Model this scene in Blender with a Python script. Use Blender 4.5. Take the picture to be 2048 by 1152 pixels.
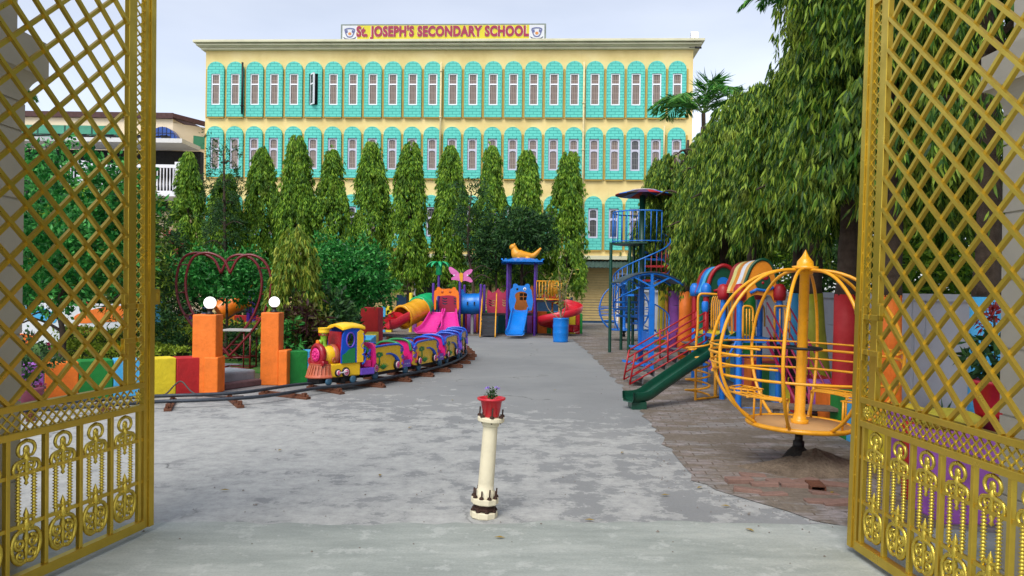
import bpy, bmesh, math, random
import numpy as np
from mathutils import Vector, Matrix
from mathutils.geometry import tessellate_polygon
R = math.radians
PI = math.pi
for o in list(bpy.data.objects):
    bpy.data.objects.remove(o)
scene = bpy.context.scene
COL = scene.collection

# ------------------------------------------------------------------ camera
F = 1500.0            # focal length in photo pixels (2048 wide)
CAM = Vector((0, 0, 1.6))
ROLL = 0.8
camd = bpy.data.cameras.new("camera")
camd.sensor_width = 36
camd.lens = 36 * F / 2048
camd.clip_start = 0.05
camd.clip_end = 2000
cam = bpy.data.objects.new("camera", camd)
COL.objects.link(cam)
CAMROT = Matrix.Rotation(R(90), 3, 'X') @ Matrix.Rotation(R(ROLL), 3, 'Z')
cam.matrix_world = Matrix.Translation(CAM) @ CAMROT.to_4x4()
scene.camera = cam

# ------------------------------------------------------------------ light
SUN_EL, SUN_AZ = 52, 205
world = bpy.data.worlds.new("World")
scene.world = world
world.use_nodes = True
wn = world.node_tree
wn.nodes.clear()
sky = wn.nodes.new('ShaderNodeTexSky')
sky.sky_type = 'NISHITA'
sky.sun_disc = False
sky.sun_elevation = R(SUN_EL)
sky.sun_rotation = R(SUN_AZ)
sky.air_density = 1.0
sky.dust_density = 1.0
sky.ozone_density = 1.5
hs = wn.nodes.new('ShaderNodeHueSaturation')
hs.inputs['Saturation'].default_value = 0.36
bgd = wn.nodes.new('ShaderNodeBackground')
bgd.inputs['Strength'].default_value = 0.135
wo = wn.nodes.new('ShaderNodeOutputWorld')
wn.links.new(sky.outputs[0], hs.inputs['Color'])
# thin high cloud: a faint uneven veil over the sky colour
wtc = wn.nodes.new('ShaderNodeTexCoord')
wmp = wn.nodes.new('ShaderNodeMapping'); wmp.inputs['Scale'].default_value = (1, 1, 3.5)
wno = wn.nodes.new('ShaderNodeTexNoise'); wno.inputs['Scale'].default_value = 2.2; wno.inputs['Detail'].default_value = 5; wno.inputs['Roughness'].default_value = .5
wrp = wn.nodes.new('ShaderNodeValToRGB')
wrp.color_ramp.elements[0].position = .35; wrp.color_ramp.elements[0].color = (.74, .77, .84, 1)
wrp.color_ramp.elements[1].position = .65; wrp.color_ramp.elements[1].color = (.93, .93, .96, 1)
wmx = wn.nodes.new('ShaderNodeMixRGB'); wmx.blend_type = 'MULTIPLY'; wmx.inputs[0].default_value = 1
wn.links.new(wtc.outputs['Generated'], wmp.inputs[0]); wn.links.new(wmp.outputs[0], wno.inputs['Vector'])
wn.links.new(wno.outputs['Fac'], wrp.inputs[0]); wn.links.new(hs.outputs[0], wmx.inputs[1]); wn.links.new(wrp.outputs[0], wmx.inputs[2])
wn.links.new(wmx.outputs[0], bgd.inputs['Color'])
wn.links.new(bgd.outputs[0], wo.inputs['Surface'])
sund = bpy.data.lights.new("sun", 'SUN')
sund.energy = 1.5
sund.angle = R(32)
sund.color = (1.0, 0.96, 0.9)
sun = bpy.data.objects.new("sun", sund)
COL.objects.link(sun)
# azimuth measured like the sky texture: direction towards the sun
az = R(SUN_AZ)
sdir = Vector((math.sin(az) * math.cos(R(SUN_EL)), math.cos(az) * math.cos(R(SUN_EL)), math.sin(R(SUN_EL))))
sun.rotation_euler = sdir.to_track_quat('Z', 'Y').to_euler()
sun.location = (0, 0, 30)
scene.view_settings.view_transform = 'Standard'
scene.view_settings.look = 'None'
scene.view_settings.exposure = 0.93
scene.view_settings.gamma = 1

# ------------------------------------------------------------------ projection helpers
def ray(px, py):
    return CAMROT @ Vector(((px - 1024) / F, -(py - 576) / F, -1))
def G(px, py, z=0.0):
    d = ray(px, py)
    t = (z - CAM.z) / d.z
    return CAM + d * t
def D(px, py, depth):
    d = ray(px, py)
    return CAM + d * (depth / d.y)
class Frame:
    """base point on the ground and photo-pixel -> local metres at a given depth"""
    def __init__(s, px, py=None, depth=None):
        if depth is None:
            s.loc = G(px, py)
        else:
            p = D(px, 576, depth)
            s.loc = Vector((p.x, depth, 0))
        s.depth = s.loc.y
    def __call__(s, px, py, dy=0.0):
        return D(px, py, s.depth + dy) - s.loc
    def xz(s, px, py, dy=0.0):
        p = s(px, py, dy)
        return (p.x, p.z)

# ------------------------------------------------------------------ materials
def lin(c):
    return tuple(((x / 255) / 12.92 if x <= 10 else (((x / 255) + 0.055) / 1.055) ** 2.4) for x in c) + (1,)
MATS = {}
def N(nt, t, **kw):
    n = nt.nodes.new(t)
    for k, v in kw.items():
        setattr(n, k, v)
    return n
def base_mat(name):
    m = bpy.data.materials.new(name)
    m.use_nodes = True
    nt = m.node_tree
    return m, nt, nt.nodes['Principled BSDF']
def noise(nt, scale, detail=4, rough=0.6, coord='Object', vscale=None):
    tc = N(nt, 'ShaderNodeTexCoord')
    n = N(nt, 'ShaderNodeTexNoise')
    n.inputs['Scale'].default_value = scale
    n.inputs['Detail'].default_value = detail
    n.inputs['Roughness'].default_value = rough
    if vscale:
        mp = N(nt, 'ShaderNodeMapping')
        mp.inputs['Scale'].default_value = vscale
        nt.links.new(tc.outputs[coord], mp.inputs[0])
        nt.links.new(mp.outputs[0], n.inputs['Vector'])
    else:
        nt.links.new(tc.outputs[coord], n.inputs['Vector'])
    return n.outputs['Fac']
def ramp(nt, fac, stops):
    r = N(nt, 'ShaderNodeValToRGB')
    cr = r.color_ramp
    while len(cr.elements) > 1:
        cr.elements.remove(cr.elements[-1])
    for i, (p, c) in enumerate(stops):
        e = cr.elements[0] if i == 0 else cr.elements.new(p)
        e.position = p
        e.color = c if len(c) == 4 else tuple(c) + (1,)
    nt.links.new(fac, r.inputs[0])
    return r.outputs[0]
def mix(nt, fac, a, b, mode='MIX'):
    m = N(nt, 'ShaderNodeMixRGB', blend_type=mode)
    for i, v in enumerate((fac, a, b)):
        if isinstance(v, (int, float)):
            m.inputs[i].default_value = v
        elif isinstance(v, tuple):
            m.inputs[i].default_value = v
        else:
            nt.links.new(v, m.inputs[i])
    return m.outputs[0]
def bump(nt, bs, h, strength=0.3, dist=0.01):
    b = N(nt, 'ShaderNodeBump')
    b.inputs['Strength'].default_value = strength
    b.inputs['Distance'].default_value = dist
    nt.links.new(h, b.inputs['Height'])
    nt.links.new(b.outputs[0], bs.inputs['Normal'])
def paint(name, c, rough=0.42, metal=0.0, var=0.25, scale=6, wear=None, wearc=(90, 80, 70), bmp=0.15, spec=0.5):
    """painted surface with mottling and optional patches worn to another colour"""
    if name in MATS:
        return MATS[name]
    m, nt, bs = base_mat(name)
    c = lin(c)
    dark = tuple(x * (1 - var) for x in c[:3]) + (1,)
    lite = tuple(min(1, x * (1 + var * 0.5) + 0.004) for x in c[:3]) + (1,)
    f = noise(nt, scale, 6, 0.65)
    col = ramp(nt, f, [(0.3, dark), (0.52, c), (0.75, lite)])
    if wear:
        f2 = noise(nt, scale * 4.3, 5, 0.7)
        k = ramp(nt, f2, [(0.5 + (0.3 - wear * 0.3), (0, 0, 0, 1)), (0.56 + (0.3 - wear * 0.3), (1, 1, 1, 1))])
        col = mix(nt, k, col, lin(wearc))
    nt.links.new(col, bs.inputs['Base Color'])
    rr = ramp(nt, f, [(0.3, (rough + .12,) * 3), (0.7, (max(.05, rough - .08),) * 3)])
    nt.links.new(rr, bs.inputs['Roughness'])
    bs.inputs['Metallic'].default_value = metal
    bs.inputs['Specular IOR Level'].default_value = spec
    if bmp:
        bump(nt, bs, noise(nt, scale * 5, 4, 0.6), bmp, 0.01)
    MATS[name] = m
    return m
def leafmat(name, dark, mid, lite, trans=0.25, rough=0.55, clump=None):
    if name in MATS:
        return MATS[name]
    m, nt, bs = base_mat(name)
    g = N(nt, 'ShaderNodeNewGeometry')
    col = ramp(nt, g.outputs['Random Per Island'], [(0.0, lin(dark)), (0.5, lin(mid)), (0.82, lin(lite)), (1.0, lin(lite))])
    if clump:
        f = noise(nt, 1.6, 3, 0.55)
        col = mix(nt, ramp(nt, f, [(0.34, (.75, .75, .75, 1)), (0.46, (0, 0, 0, 1))]), col, lin(clump[0]))
        f2 = noise(nt, 2.3, 3, 0.55)
        col = mix(nt, ramp(nt, f2, [(0.56, (0, 0, 0, 1)), (0.7, (.6, .6, .6, 1))]), col, lin(clump[1]))
    nt.links.new(col, bs.inputs['Base Color'])
    bs.inputs['Roughness'].default_value = rough
    bs.inputs['Specular IOR Level'].default_value = 0.3
    tr = N(nt, 'ShaderNodeBsdfTranslucent')
    nt.links.new(col, tr.inputs['Color'])
    ms = N(nt, 'ShaderNodeMixShader')
    ms.inputs[0].default_value = trans
    nt.links.new(bs.outputs[0], ms.inputs[1])
    nt.links.new(tr.outputs[0], ms.inputs[2])
    nt.links.new(ms.outputs[0], nt.nodes['Material Output'].inputs['Surface'])
    MATS[name] = m
    return m

# ------------------------------------------------------------------ mesh builder
def basis(t, up=Vector((0, 0, 1))):
    t = t.normalized()
    if abs(t.dot(up)) > 0.99:
        up = Vector((1, 0, 0)) if abs(t.x) < 0.9 else Vector((0, 1, 0))
    s = t.cross(up).normalized()
    return s, s.cross(t).normalized()
def V(*a):
    return Vector(a)
def catmull(pts, n=6, closed=False):
    P = [Vector(p) if len(p) == 3 else Vector((p[0], p[1], 0)) for p in pts]
    two = len(pts[0]) == 2
    out = []
    m = len(P)
    rng = range(m) if closed else range(m - 1)
    for i in rng:
        p0 = P[(i - 1) % m] if closed or i > 0 else P[0]
        p1 = P[i]
        p2 = P[(i + 1) % m]
        p3 = P[(i + 2) % m] if closed or i + 2 < m else P[-1]
        for k in range(n):
            t = k / n
            q = 0.5 * ((2 * p1) + (p2 - p0) * t + (2 * p0 - 5 * p1 + 4 * p2 - p3) * t * t + (3 * p1 - p0 - 3 * p2 + p3) * t ** 3)
            out.append(q)
    if not closed:
        out.append(P[-1])
    return [(q.x, q.y) for q in out] if two else out
class MB:
    def __init__(s):
        s.v = []; s.f = []; s.sm = []; s.mi = []
    def add(s, vs, fs, smooth=False, mi=0, M=None):
        k = len(s.v)
        for p in vs:
            s.v.append(tuple(M @ Vector(p)) if M is not None else tuple(p))
        for f in fs:
            s.f.append(tuple(i + k for i in f)); s.sm.append(smooth); s.mi.append(mi)
        return s
    def box(s, c, sz, rz=0, mi=0, M=None, taper=1.0):
        hx, hy, hz = sz[0] / 2, sz[1] / 2, sz[2] / 2
        vs = [(x * hx * (taper if z > 0 else 1), y * hy * (taper if z > 0 else 1), z * hz) for z in (-1, 1) for y in (-1, 1) for x in (-1, 1)]
        T = Matrix.Translation(Vector(c)) @ Matrix.Rotation(rz, 4, 'Z')
        if M is not None: T = M @ T
        return s.add(vs, [(0, 2, 3, 1), (4, 5, 7, 6), (0, 1, 5, 4), (1, 3, 7, 5), (3, 2, 6, 7), (2, 0, 4, 6)], False, mi, T)
    def bx(s, x0, x1, y0, y1, z0, z1, mi=0):
        return s.box(((x0 + x1) / 2, (y0 + y1) / 2, (z0 + z1) / 2), (abs(x1 - x0), abs(y1 - y0), abs(z1 - z0)), 0, mi)
    def beam(s, a, b, w, h=None, mi=0, up=Vector((0, 0, 1))):
        h = h or w
        a = Vector(a); b = Vector(b)
        sd, u = basis(b - a, up)
        vs = []
        for p in (a, b):
            for i, j in ((-1, -1), (1, -1), (1, 1), (-1, 1)):
                vs.append(p + sd * i * w / 2 + u * j * h / 2)
        return s.add(vs, [(3, 2, 1, 0), (4, 5, 6, 7), (0, 1, 5, 4), (1, 2, 6, 5), (2, 3, 7, 6), (3, 0, 4, 7)], False, mi)
    def sweep(s, prof, pts, closed=False, up=Vector((0, 0, 1)), scales=None, smooth=True, mi=0, cap=True, ups=None, open_prof=False):
        P = [Vector(p) for p in pts]
        m, n = len(P), len(prof)
        vs = []
        last = None
        for i, p in enumerate(P):
            if closed:
                t = P[(i + 1) % m] - P[i - 1]
            else:
                t = P[min(i + 1, m - 1)] - P[max(i - 1, 0)]
            if t.length < 1e-9: t = Vector((0, 0, 1))
            uu = ups[i] if ups else up
            if ups is None and last is not None and up is None:
                u = (last - t.normalized() * last.dot(t.normalized())).normalized()
                sd = t.normalized().cross(u)
            else:
                sd, u = basis(t, uu if uu is not None else Vector((0, 0, 1)))
            last = u
            k = scales[i] if scales else 1.0
            for a, b in prof:
                vs.append(p + sd * a * k + u * b * k)
        fs = []
        ce = m if closed else m - 1
        pn = n - 1 if open_prof else n
        for i in range(ce):
            j = (i + 1) % m
            for q in range(pn):
                r = (q + 1) % n
                fs.append((i * n + q, i * n + r, j * n + r, j * n + q))
        s.add(vs, fs, smooth, mi)
        if cap and not closed and not open_prof:
            k = len(s.v) - len(vs)
            s.f.append(tuple(k + q for q in reversed(range(n)))); s.sm.append(False); s.mi.append(mi)
            s.f.append(tuple(k + (m - 1) * n + q for q in range(n))); s.sm.append(False); s.mi.append(mi)
        return s
    def tube(s, pts, r, n=8, closed=False, mi=0, cap=True):
        if isinstance(r, (int, float)):
            rs = [r] * len(pts)
        else:
            rs = r
        prof = [(math.cos(2 * PI * q / n), math.sin(2 * PI * q / n)) for q in range(n)]
        return s.sweep(prof, pts, closed, None, rs, True, mi, cap)
    def rod(s, a, b, r, r2=None, n=8, mi=0):
        return s.tube([Vector(a), Vector(b)], [r, r if r2 is None else r2], n, False, mi)
    def ring(s, c, rad, r, n=40, k=6, a0=0, a1=360, mi=0, M=None):
        full = abs(a1 - a0) >= 359.9
        cnt = n if full else n + 1
        pts = []
        for i in range(cnt):
            a = R(a0 + (a1 - a0) * i / n)
            p = Vector((math.cos(a) * rad, math.sin(a) * rad, 0))
            if M is not None: p = M @ p
            pts.append(Vector(c) + p)
        return s.tube(pts, r, k, full, mi)
    def lathe(s, prof, c=(0, 0, 0), n=24, M=None, mi=0, smooth=True, a0=0, a1=360):
        full = abs(a1 - a0) >= 359.9
        cnt = n if full else n + 1
        vs = []
        for i in range(cnt):
            a = R(a0 + (a1 - a0) * i / n)
            for r, z in prof:
                vs.append((math.cos(a) * r, math.sin(a) * r, z))
        m = len(prof)
        fs = []
        for i in range(n):
            j = (i + 1) % cnt
            for q in range(m - 1):
                fs.append((i * m + q, j * m + q, j * m + q + 1, i * m + q + 1))
        T = Matrix.Translation(Vector(c))
        if M is not None: T = T @ M.to_4x4()
        return s.add(vs, fs, smooth, mi, T)
    def ball(s, c, r, n=16, mi=0, M=None):
        if isinstance(r, (int, float)): r = (r, r, r)
        prof = [(math.sin(PI * i / (n // 2)), -math.cos(PI * i / (n // 2))) for i in range(n // 2 + 1)]
        S = Matrix.Diagonal(Vector((r[0], r[1], r[2]))).to_3x3()
        if M is not None: S = M.to_3x3() @ S
        return s.lathe(prof, c, n, S, mi)
    def prism(s, outer, holes=(), t=0.02, M=None, mi=0, mi_side=None, smooth_side=False):
        """outline in XZ, thickness from y=0 (front) to y=t"""
        loops = [[Vector((p[0], p[1], 0)) for p in outer]] + [[Vector((p[0], p[1], 0)) for p in h] for h in holes]
        tris = tessellate_polygon(loops)
        flat = [p for l in loops for p in l]
        n = len(flat)
        vs = [(p.x, 0, p.y) for p in flat] + [(p.x, t, p.y) for p in flat]
        fs = []
        for a, b, c in tris:
            nz = (flat[b] - flat[a]).cross(flat[c] - flat[a]).z
            if nz < 0: b, c = c, b
            fs.append((a, b, c)); fs.append((a + n, c + n, b + n))
        s.add(vs, fs, False, mi, M)
        k = 0
        ms = mi if mi_side is None else mi_side
        for li, l in enumerate(loops):
            m = len(l)
            ar = sum(l[i].x * l[(i + 1) % m].y - l[(i + 1) % m].x * l[i].y for i in range(m))
            sf = []
            for i in range(m):
                j = (i + 1) % m
                q = (k + i, k + i + n, k + j + n, k + j)
                if (ar < 0) != (li > 0): q = q[::-1]
                sf.append(q)
            # separate vertices for the sides keeps edges crisp
            s.add(vs, sf, smooth_side, ms, M)
            k += m
        return s
    def obj(s, name, mats, parent=None, loc=(0, 0, 0), rz=0, bevel=None, sub=0, label=None):
        me = bpy.data.meshes.new(name)
        me.from_pydata(s.v, [], s.f)
        if not isinstance(mats, (list, tuple)): mats = [mats]
        for m in mats: me.materials.append(m)
        me.polygons.foreach_set('use_smooth', s.sm)
        me.polygons.foreach_set('material_index', s.mi)
        me.update()
        o = bpy.data.objects.new(name, me)
        COL.objects.link(o)
        o.location = loc
        o.rotation_euler = (0, 0, rz)
        if parent: o.parent = parent
        if label: o['label'] = label
        if bevel:
            b = o.modifiers.new('bevel', 'BEVEL'); b.width = bevel; b.segments = 2; b.limit_method = 'ANGLE'; b.angle_limit = R(40)
        if sub:
            q = o.modifiers.new('sub', 'SUBSURF'); q.levels = sub; q.render_levels = sub
        return o
def tag(o, label, cat, group=None):
    o['label'] = label; o['category'] = cat
    if group: o['group'] = group
    return o
def thing(name, label, cat, loc=(0, 0, 0), rz=0, group=None):
    o = bpy.data.objects.new(name, None)
    COL.objects.link(o)
    o.location = loc; o.rotation_euler = (0, 0, rz)
    o.empty_display_size = 0.2
    return tag(o, label, cat, group)
def dup(root, loc=None, rz=None, label=None, scale=None, group=None):
    r = root.copy(); COL.objects.link(r)
    if loc is not None: r.location = loc
    if rz is not None: r.rotation_euler = (0, 0, rz)
    if scale is not None: r.scale = scale
    if label: r['label'] = label
    if group: r['group'] = group
    for ch in list(root.children):
        c = ch.copy(); COL.objects.link(c); c.parent = r
        for g in list(ch.children):
            d = g.copy(); COL.objects.link(d); d.parent = c
    return r
def copy_part(o, parent, loc=None, rz=None, rot=None):
    c = o.copy(); COL.objects.link(c); c.parent = parent
    if loc is not None: c.location = loc
    if rz is not None: c.rotation_euler = (0, 0, rz)
    for g in list(o.children):
        d = g.copy(); COL.objects.link(d); d.parent = c
    return c
def struct(o):
    o['kind'] = 'structure'
    return o

# ------------------------------------------------------------------ foliage
def nrm(a):
    return a / (np.linalg.norm(a, axis=1, keepdims=True) + 1e-9)
def leafmesh(name, P, Dr, L, Wd, rng, mat, bent=False, parent=None):
    n = len(P)
    Dr = nrm(Dr)
    S = nrm(np.cross(Dr, nrm(rng.normal(size=(n, 3)))))
    Nn = np.cross(S, Dr)
    L = L[:, None]; Wd = Wd[:, None]
    if bent:
        sg = rng.uniform(-.22, .22, (n, 1)) * L
        vs = np.stack([P, P + Dr * L * .3 + S * Wd * .5 + Nn * sg * .3, P + Dr * L * .3 - S * Wd * .5 + Nn * sg * .3,
                       P + Dr * L * .68 + S * Wd * .36 - Nn * sg * .1, P + Dr * L * .68 - S * Wd * .36 - Nn * sg * .1,
                       P + Dr * L - Nn * sg], 1).reshape(-1, 3)
        b = np.arange(n)[:, None] * 6
        f1 = b + np.array([[0, 2, 1]]); f2 = b + np.array([[1, 2, 4, 3]]); f3 = b + np.array([[3, 4, 5]])
        faces = f1.tolist() + f2.tolist() + f3.tolist()
    else:
        vs = np.stack([P, P + Dr * L * .45 + S * Wd * .5 + Nn * Wd * .15, P + Dr * L, P + Dr * L * .45 - S * Wd * .5 + Nn * Wd * .15], 1).reshape(-1, 3)
        b = np.arange(n)[:, None] * 4
        faces = (b + np.array([[0, 1, 2, 3]])).tolist()
    me = bpy.data.meshes.new(name)
    me.from_pydata(vs.tolist(), [], faces)
    me.materials.append(mat)
    me.update()
    o = bpy.data.objects.new(name, me)
    COL.objects.link(o)
    if parent: o.parent = parent
    return o
def weeping(seed, ns, per, z0, z1, rfun, ls, ll, lw, out=0.35, spread=0.55, rmin=0.45, lump=0.16, nb=0):
    """strands of narrow leaves hanging down round a column; returns P, D, L, W"""
    rng = np.random.default_rng(seed)
    if nb:
        bt, ba, br_ = rng.random(nb) ** .9, rng.random(nb) * 2 * PI, rng.random(nb)
        pick = rng.integers(0, nb, ns)
        t = np.clip(bt[pick] + rng.normal(size=ns) * .022, 0, 1)
        az_ = ba[pick] + rng.normal(size=ns) * .17
    else:
        t = rng.random(ns) ** 0.9
        az_ = rng.random(ns) * 2 * PI
    ph = rng.random(4) * 6
    h = z0 + (z1 - z0) * t
    rf = np.array([rfun(x) for x in t])
    rf = rf * (1 + lump * np.sin(3 * az_ + 2.3 * h + ph[0]) + lump * np.sin(5 * az_ - 3.1 * h + ph[1]) + lump * .6 * np.sin(9 * az_ + 5 * h + ph[2]))
    rad = rf * (rmin + (1 - rmin) * (np.clip(.75 * br_[pick] ** .5 + .25 * rng.random(ns), 0, 1) if nb else rng.random(ns) ** 0.6))
    lens = ls * rng.uniform(.55, 1.3, ns)
    o = np.stack([np.cos(az_), np.sin(az_), np.zeros(ns)], 1)
    st = np.stack([np.cos(az_) * rad, np.sin(az_) * rad, h], 1)
    tn = 7
    ng = max(2, per // tn)
    k = (np.arange(per) // tn + .4) / ng + (np.arange(per) % tn) * .012
    u = k[None, :, None]
    jit = rng.normal(size=(ns, 1, 3)) * .12 * lens[:, None, None]
    path = st[:, None, :] + o[:, None, :] * (out * lens[:, None, None] * np.sin(u * 1.7)) + np.array([0, 0, -1.])[None, None, :] * (lens[:, None, None] * (u ** 1.15)) + jit * u
    P = path.reshape(-1, 3)
    n = len(P)
    side = rng.normal(size=(n, 3)) * spread
    side[:, 2] *= .3
    P = P + side * ll * .18
    oo = np.repeat(o, per, 0)
    Dd = np.array([0, 0, -1.])[None, :] + side + oo * .16
    L = ll * rng.uniform(.6, 1.25, n)
    Wd = lw * rng.uniform(.7, 1.3, n)
    ok = P[:, 2] - L > 0.05
    return rng, P[ok], Dd[ok], L[ok], Wd[ok]
def bushpts(seed, c, rad, nt, per, ll, lw, rmin=.55, lump=.18, up=.2, flat=0.0):
    rng = np.random.default_rng(seed)
    d = nrm(rng.normal(size=(nt, 3)))
    ph = rng.random(6) * 6
    f = 1 + lump * np.sin(4 * d[:, 0] + ph[0] + 3 * d[:, 2]) + lump * np.sin(6 * d[:, 1] + ph[1]) + lump * np.sin(7 * d[:, 2] + ph[2] + 5 * d[:, 0])
    r = f * (rmin + (1 - rmin) * rng.random(nt) ** .5)
    p = np.array(c)[None] + d * r[:, None] * np.array(rad)[None]
    sc = ll * 1.0
    P = np.repeat(p, per, 0) + rng.normal(size=(nt * per, 3)) * sc * .35
    Dd = np.repeat(d, per, 0) * .6 + rng.normal(size=(nt * per, 3)) * .8
    Dd[:, 2] += up - .25
    n = len(P)
    L = ll * rng.uniform(.6, 1.25, n)
    Wd = lw * rng.uniform(.7, 1.25, n)
    ok = P[:, 2] > 0.02
    return rng, P[ok], Dd[ok], L[ok], Wd[ok]
def cat_pts(lst):
    return (lst[0][0],) + tuple(np.concatenate([l[i] for l in lst]) for i in range(1, 5))
def trunk_mb(pts, r0, r1, n=9, limbs=0, seed=0, lz=(0.4, 0.95), ll=0.8, down=-0.2):
    rnd = random.Random(seed)
    mb = MB()
    P = catmull(pts, 5)
    m = len(P)
    rs = [r0 + (r1 - r0) * (i / (m - 1)) for i in range(m)]
    rs = [r * (1 + .06 * math.sin(i * 2.1 + seed)) for i, r in enumerate(rs)]
    mb.tube(P, rs, n)
    for i in range(limbs):
        t = lz[0] + (lz[1] - lz[0]) * (i + rnd.random()) / limbs
        q = P[min(m - 1, int(t * (m - 1)))]
        a = rnd.random() * 2 * PI
        l = ll * (1.15 - t) * rnd.uniform(.7, 1.3)
        o = Vector((math.cos(a), math.sin(a), 0))
        mb.tube(catmull([q, q + o * l * .5 + V(0, 0, l * .28), q + o * l + V(0, 0, l * (.3 + down))], 3), [r1 * 1.1 * (1 - .8 * k / 6) + .004 for k in range(7)], 5)
    return mb

# ================================================================== GROUND
def ground_mat():
    m, nt, bs = base_mat('asphalt')
    n1 = noise(nt, .35, 8, .65)
    n2 = noise(nt, 2.6, 12, .74)
    n3 = noise(nt, 55, 5, .8)
    n4 = noise(nt, 9, 8, .7)
    col = ramp(nt, n1, [(.3, lin((120, 121, 121))), (.5, lin((133, 134, 133))), (.72, lin((145, 145, 142)))])
    # pale worn patches, most of them on the stretch just inside the gate
    tc = N(nt, 'ShaderNodeTexCoord')
    sp = N(nt, 'ShaderNodeSeparateXYZ')
    nt.links.new(tc.outputs['Object'], sp.inputs[0])
    mr = N(nt, 'ShaderNodeMapRange')
    mr.inputs[1].default_value = 8.2; mr.inputs[2].default_value = 11.5
    mr.inputs[3].default_value = 0.11; mr.inputs[4].default_value = -0.07
    nt.links.new(sp.outputs['Y'], mr.inputs[0])
    xr = N(nt, 'ShaderNodeMapRange')
    xr.inputs[1].default_value = -2.5; xr.inputs[2].default_value = 2.2
    xr.inputs[3].default_value = 0.06; xr.inputs[4].default_value = -0.07
    nt.links.new(sp.outputs['X'], xr.inputs[0])
    a = N(nt, 'ShaderNodeMath', operation='ADD'); nt.links.new(n2, a.inputs[0]); nt.links.new(mr.outputs[0], a.inputs[1])
    b = N(nt, 'ShaderNodeMath', operation='ADD'); nt.links.new(a.outputs[0], b.inputs[0]); nt.links.new(xr.outputs[0], b.inputs[1])
    k = ramp(nt, b.outputs[0], [(.555, (0, 0, 0, 1)), (.575, (.6,) * 3 + (1,)), (.70, (.95,) * 3 + (1,))])
    patch = ramp(nt, n4, [(.35, lin((154, 154, 151))), (.6, lin((176, 176, 171)))])
    col = mix(nt, k, col, patch)
    # dark stains
    n5 = noise(nt, .9, 5, .6, vscale=(1.0, 1.6, 1))
    kd = ramp(nt, n5, [(.25, (.3,) * 3 + (1,)), (.34, (0, 0, 0, 1))])
    col = mix(nt, kd, col, lin((92, 95, 99)))
    g = ramp(nt, n3, [(.3, (.78,) * 3 + (1,)), (.5, (1, 1, 1, 1)), (.72, (1.0,) * 3 + (1,))])
    col = mix(nt, 1.0, col, g, 'MULTIPLY')
    nt.links.new(col, bs.inputs['Base Color'])
    bs.inputs['Roughness'].default_value = .85
    bs.inputs['Specular IOR Level'].default_value = .3
    # hair cracks
    vo = N(nt, 'ShaderNodeTexVoronoi', feature='DISTANCE_TO_EDGE'); vo.inputs['Scale'].default_value = .55
    mp = N(nt, 'ShaderNodeMixRGB'); mp.inputs[0].default_value = .35
    nn = N(nt, 'ShaderNodeTexNoise'); nn.inputs['Scale'].default_value = 2.5; nn.inputs['Detail'].default_value = 6
    nt.links.new(tc.outputs['Object'], nn.inputs['Vector'])
    nt.links.new(tc.outputs['Object'], mp.inputs[1]); nt.links.new(nn.outputs['Color'], mp.inputs[2])
    nt.links.new(mp.outputs[0], vo.inputs['Vector'])
    ck = ramp(nt, vo.outputs['Distance'], [(0, (1, 1, 1, 1)), (.006, (0, 0, 0, 1))])
    ck = mix(nt, 1.0, ck, ramp(nt, n1, [(.5, (0, 0, 0, 1)), (.6, (1, 1, 1, 1))]), 'MULTIPLY')
    col2 = mix(nt, ck, col, lin((80, 80, 80)))
    nt.links.new(col2, bs.inputs['Base Color'])
    bump(nt, bs, mix(nt, .4, n3, b.outputs[0]), .5, .01)
    return m
mb = MB(); mb.add([(-300, -60, 0), (300, -60, 0), (300, 500, 0), (-300, 500, 0)], [(0, 1, 2, 3)])
struct(mb.obj('ground', ground_mat()))

def flat_poly(name, pts, z, m, jag=0.0, seed=1, step=.35):
    rnd = random.Random(seed)
    P = []
    k = len(pts)
    for i in range(k):
        a = Vector(pts[i][:2]).to_3d(); b = Vector(pts[(i + 1) % k][:2]).to_3d()
        n = max(1, int((b - a).length / step)) if jag else 1
        for j in range(n):
            q = a.lerp(b, j / n)
            P.append(Vector((q.x + rnd.uniform(-jag, jag), q.y + rnd.uniform(-jag, jag), z)))
    tr = tessellate_polygon([P])
    fs = []
    for a, b, c in tr:
        if (P[b] - P[a]).cross(P[c] - P[a]).z < 0: b, c = c, b
        fs.append((a, b, c))
    mb = MB(); mb.add(P, fs)
    return struct(mb.obj(name, m))
# concrete apron under the gate
def apron_mat():
    m, nt, bs = base_mat('apron_concrete')
    n1 = noise(nt, .9, 9, .68, vscale=(.7, 2.6, 1)); n2 = noise(nt, 5, 8, .7); n3 = noise(nt, 70, 3, .7)
    col = ramp(nt, n1, [(.32, lin((128, 134, 128))), (.5, lin((150, 155, 148))), (.68, lin((172, 175, 168)))])
    col = mix(nt, ramp(nt, n2, [(.55, (0, 0, 0, 1)), (.62, (.5, .5, .5, 1))]), col, lin((182, 184, 178)))
    col = mix(nt, 1.0, col, ramp(nt, n3, [(.3, (.85,) * 3 + (1,)), (.6, (1, 1, 1, 1))]), 'MULTIPLY')
    nt.links.new(col, bs.inputs['Base Color'])
    bs.inputs['Roughness'].default_value = .8
    bump(nt, bs, mix(nt, .5, n3, n2), .35, .008)
    return m
ap = [G(x, y) for x, y in ((-700, 1050), (300, 1046), (700, 1050), (1000, 1046), (1250, 1043), (1500, 1048), (1700, 1052), (2700, 1060))]
flat_poly('concrete_apron', [(p.x, p.y) for p in ap] + [(12, -12), (-12, -12)], .004, apron_mat(), .035, 3, .14)
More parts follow.
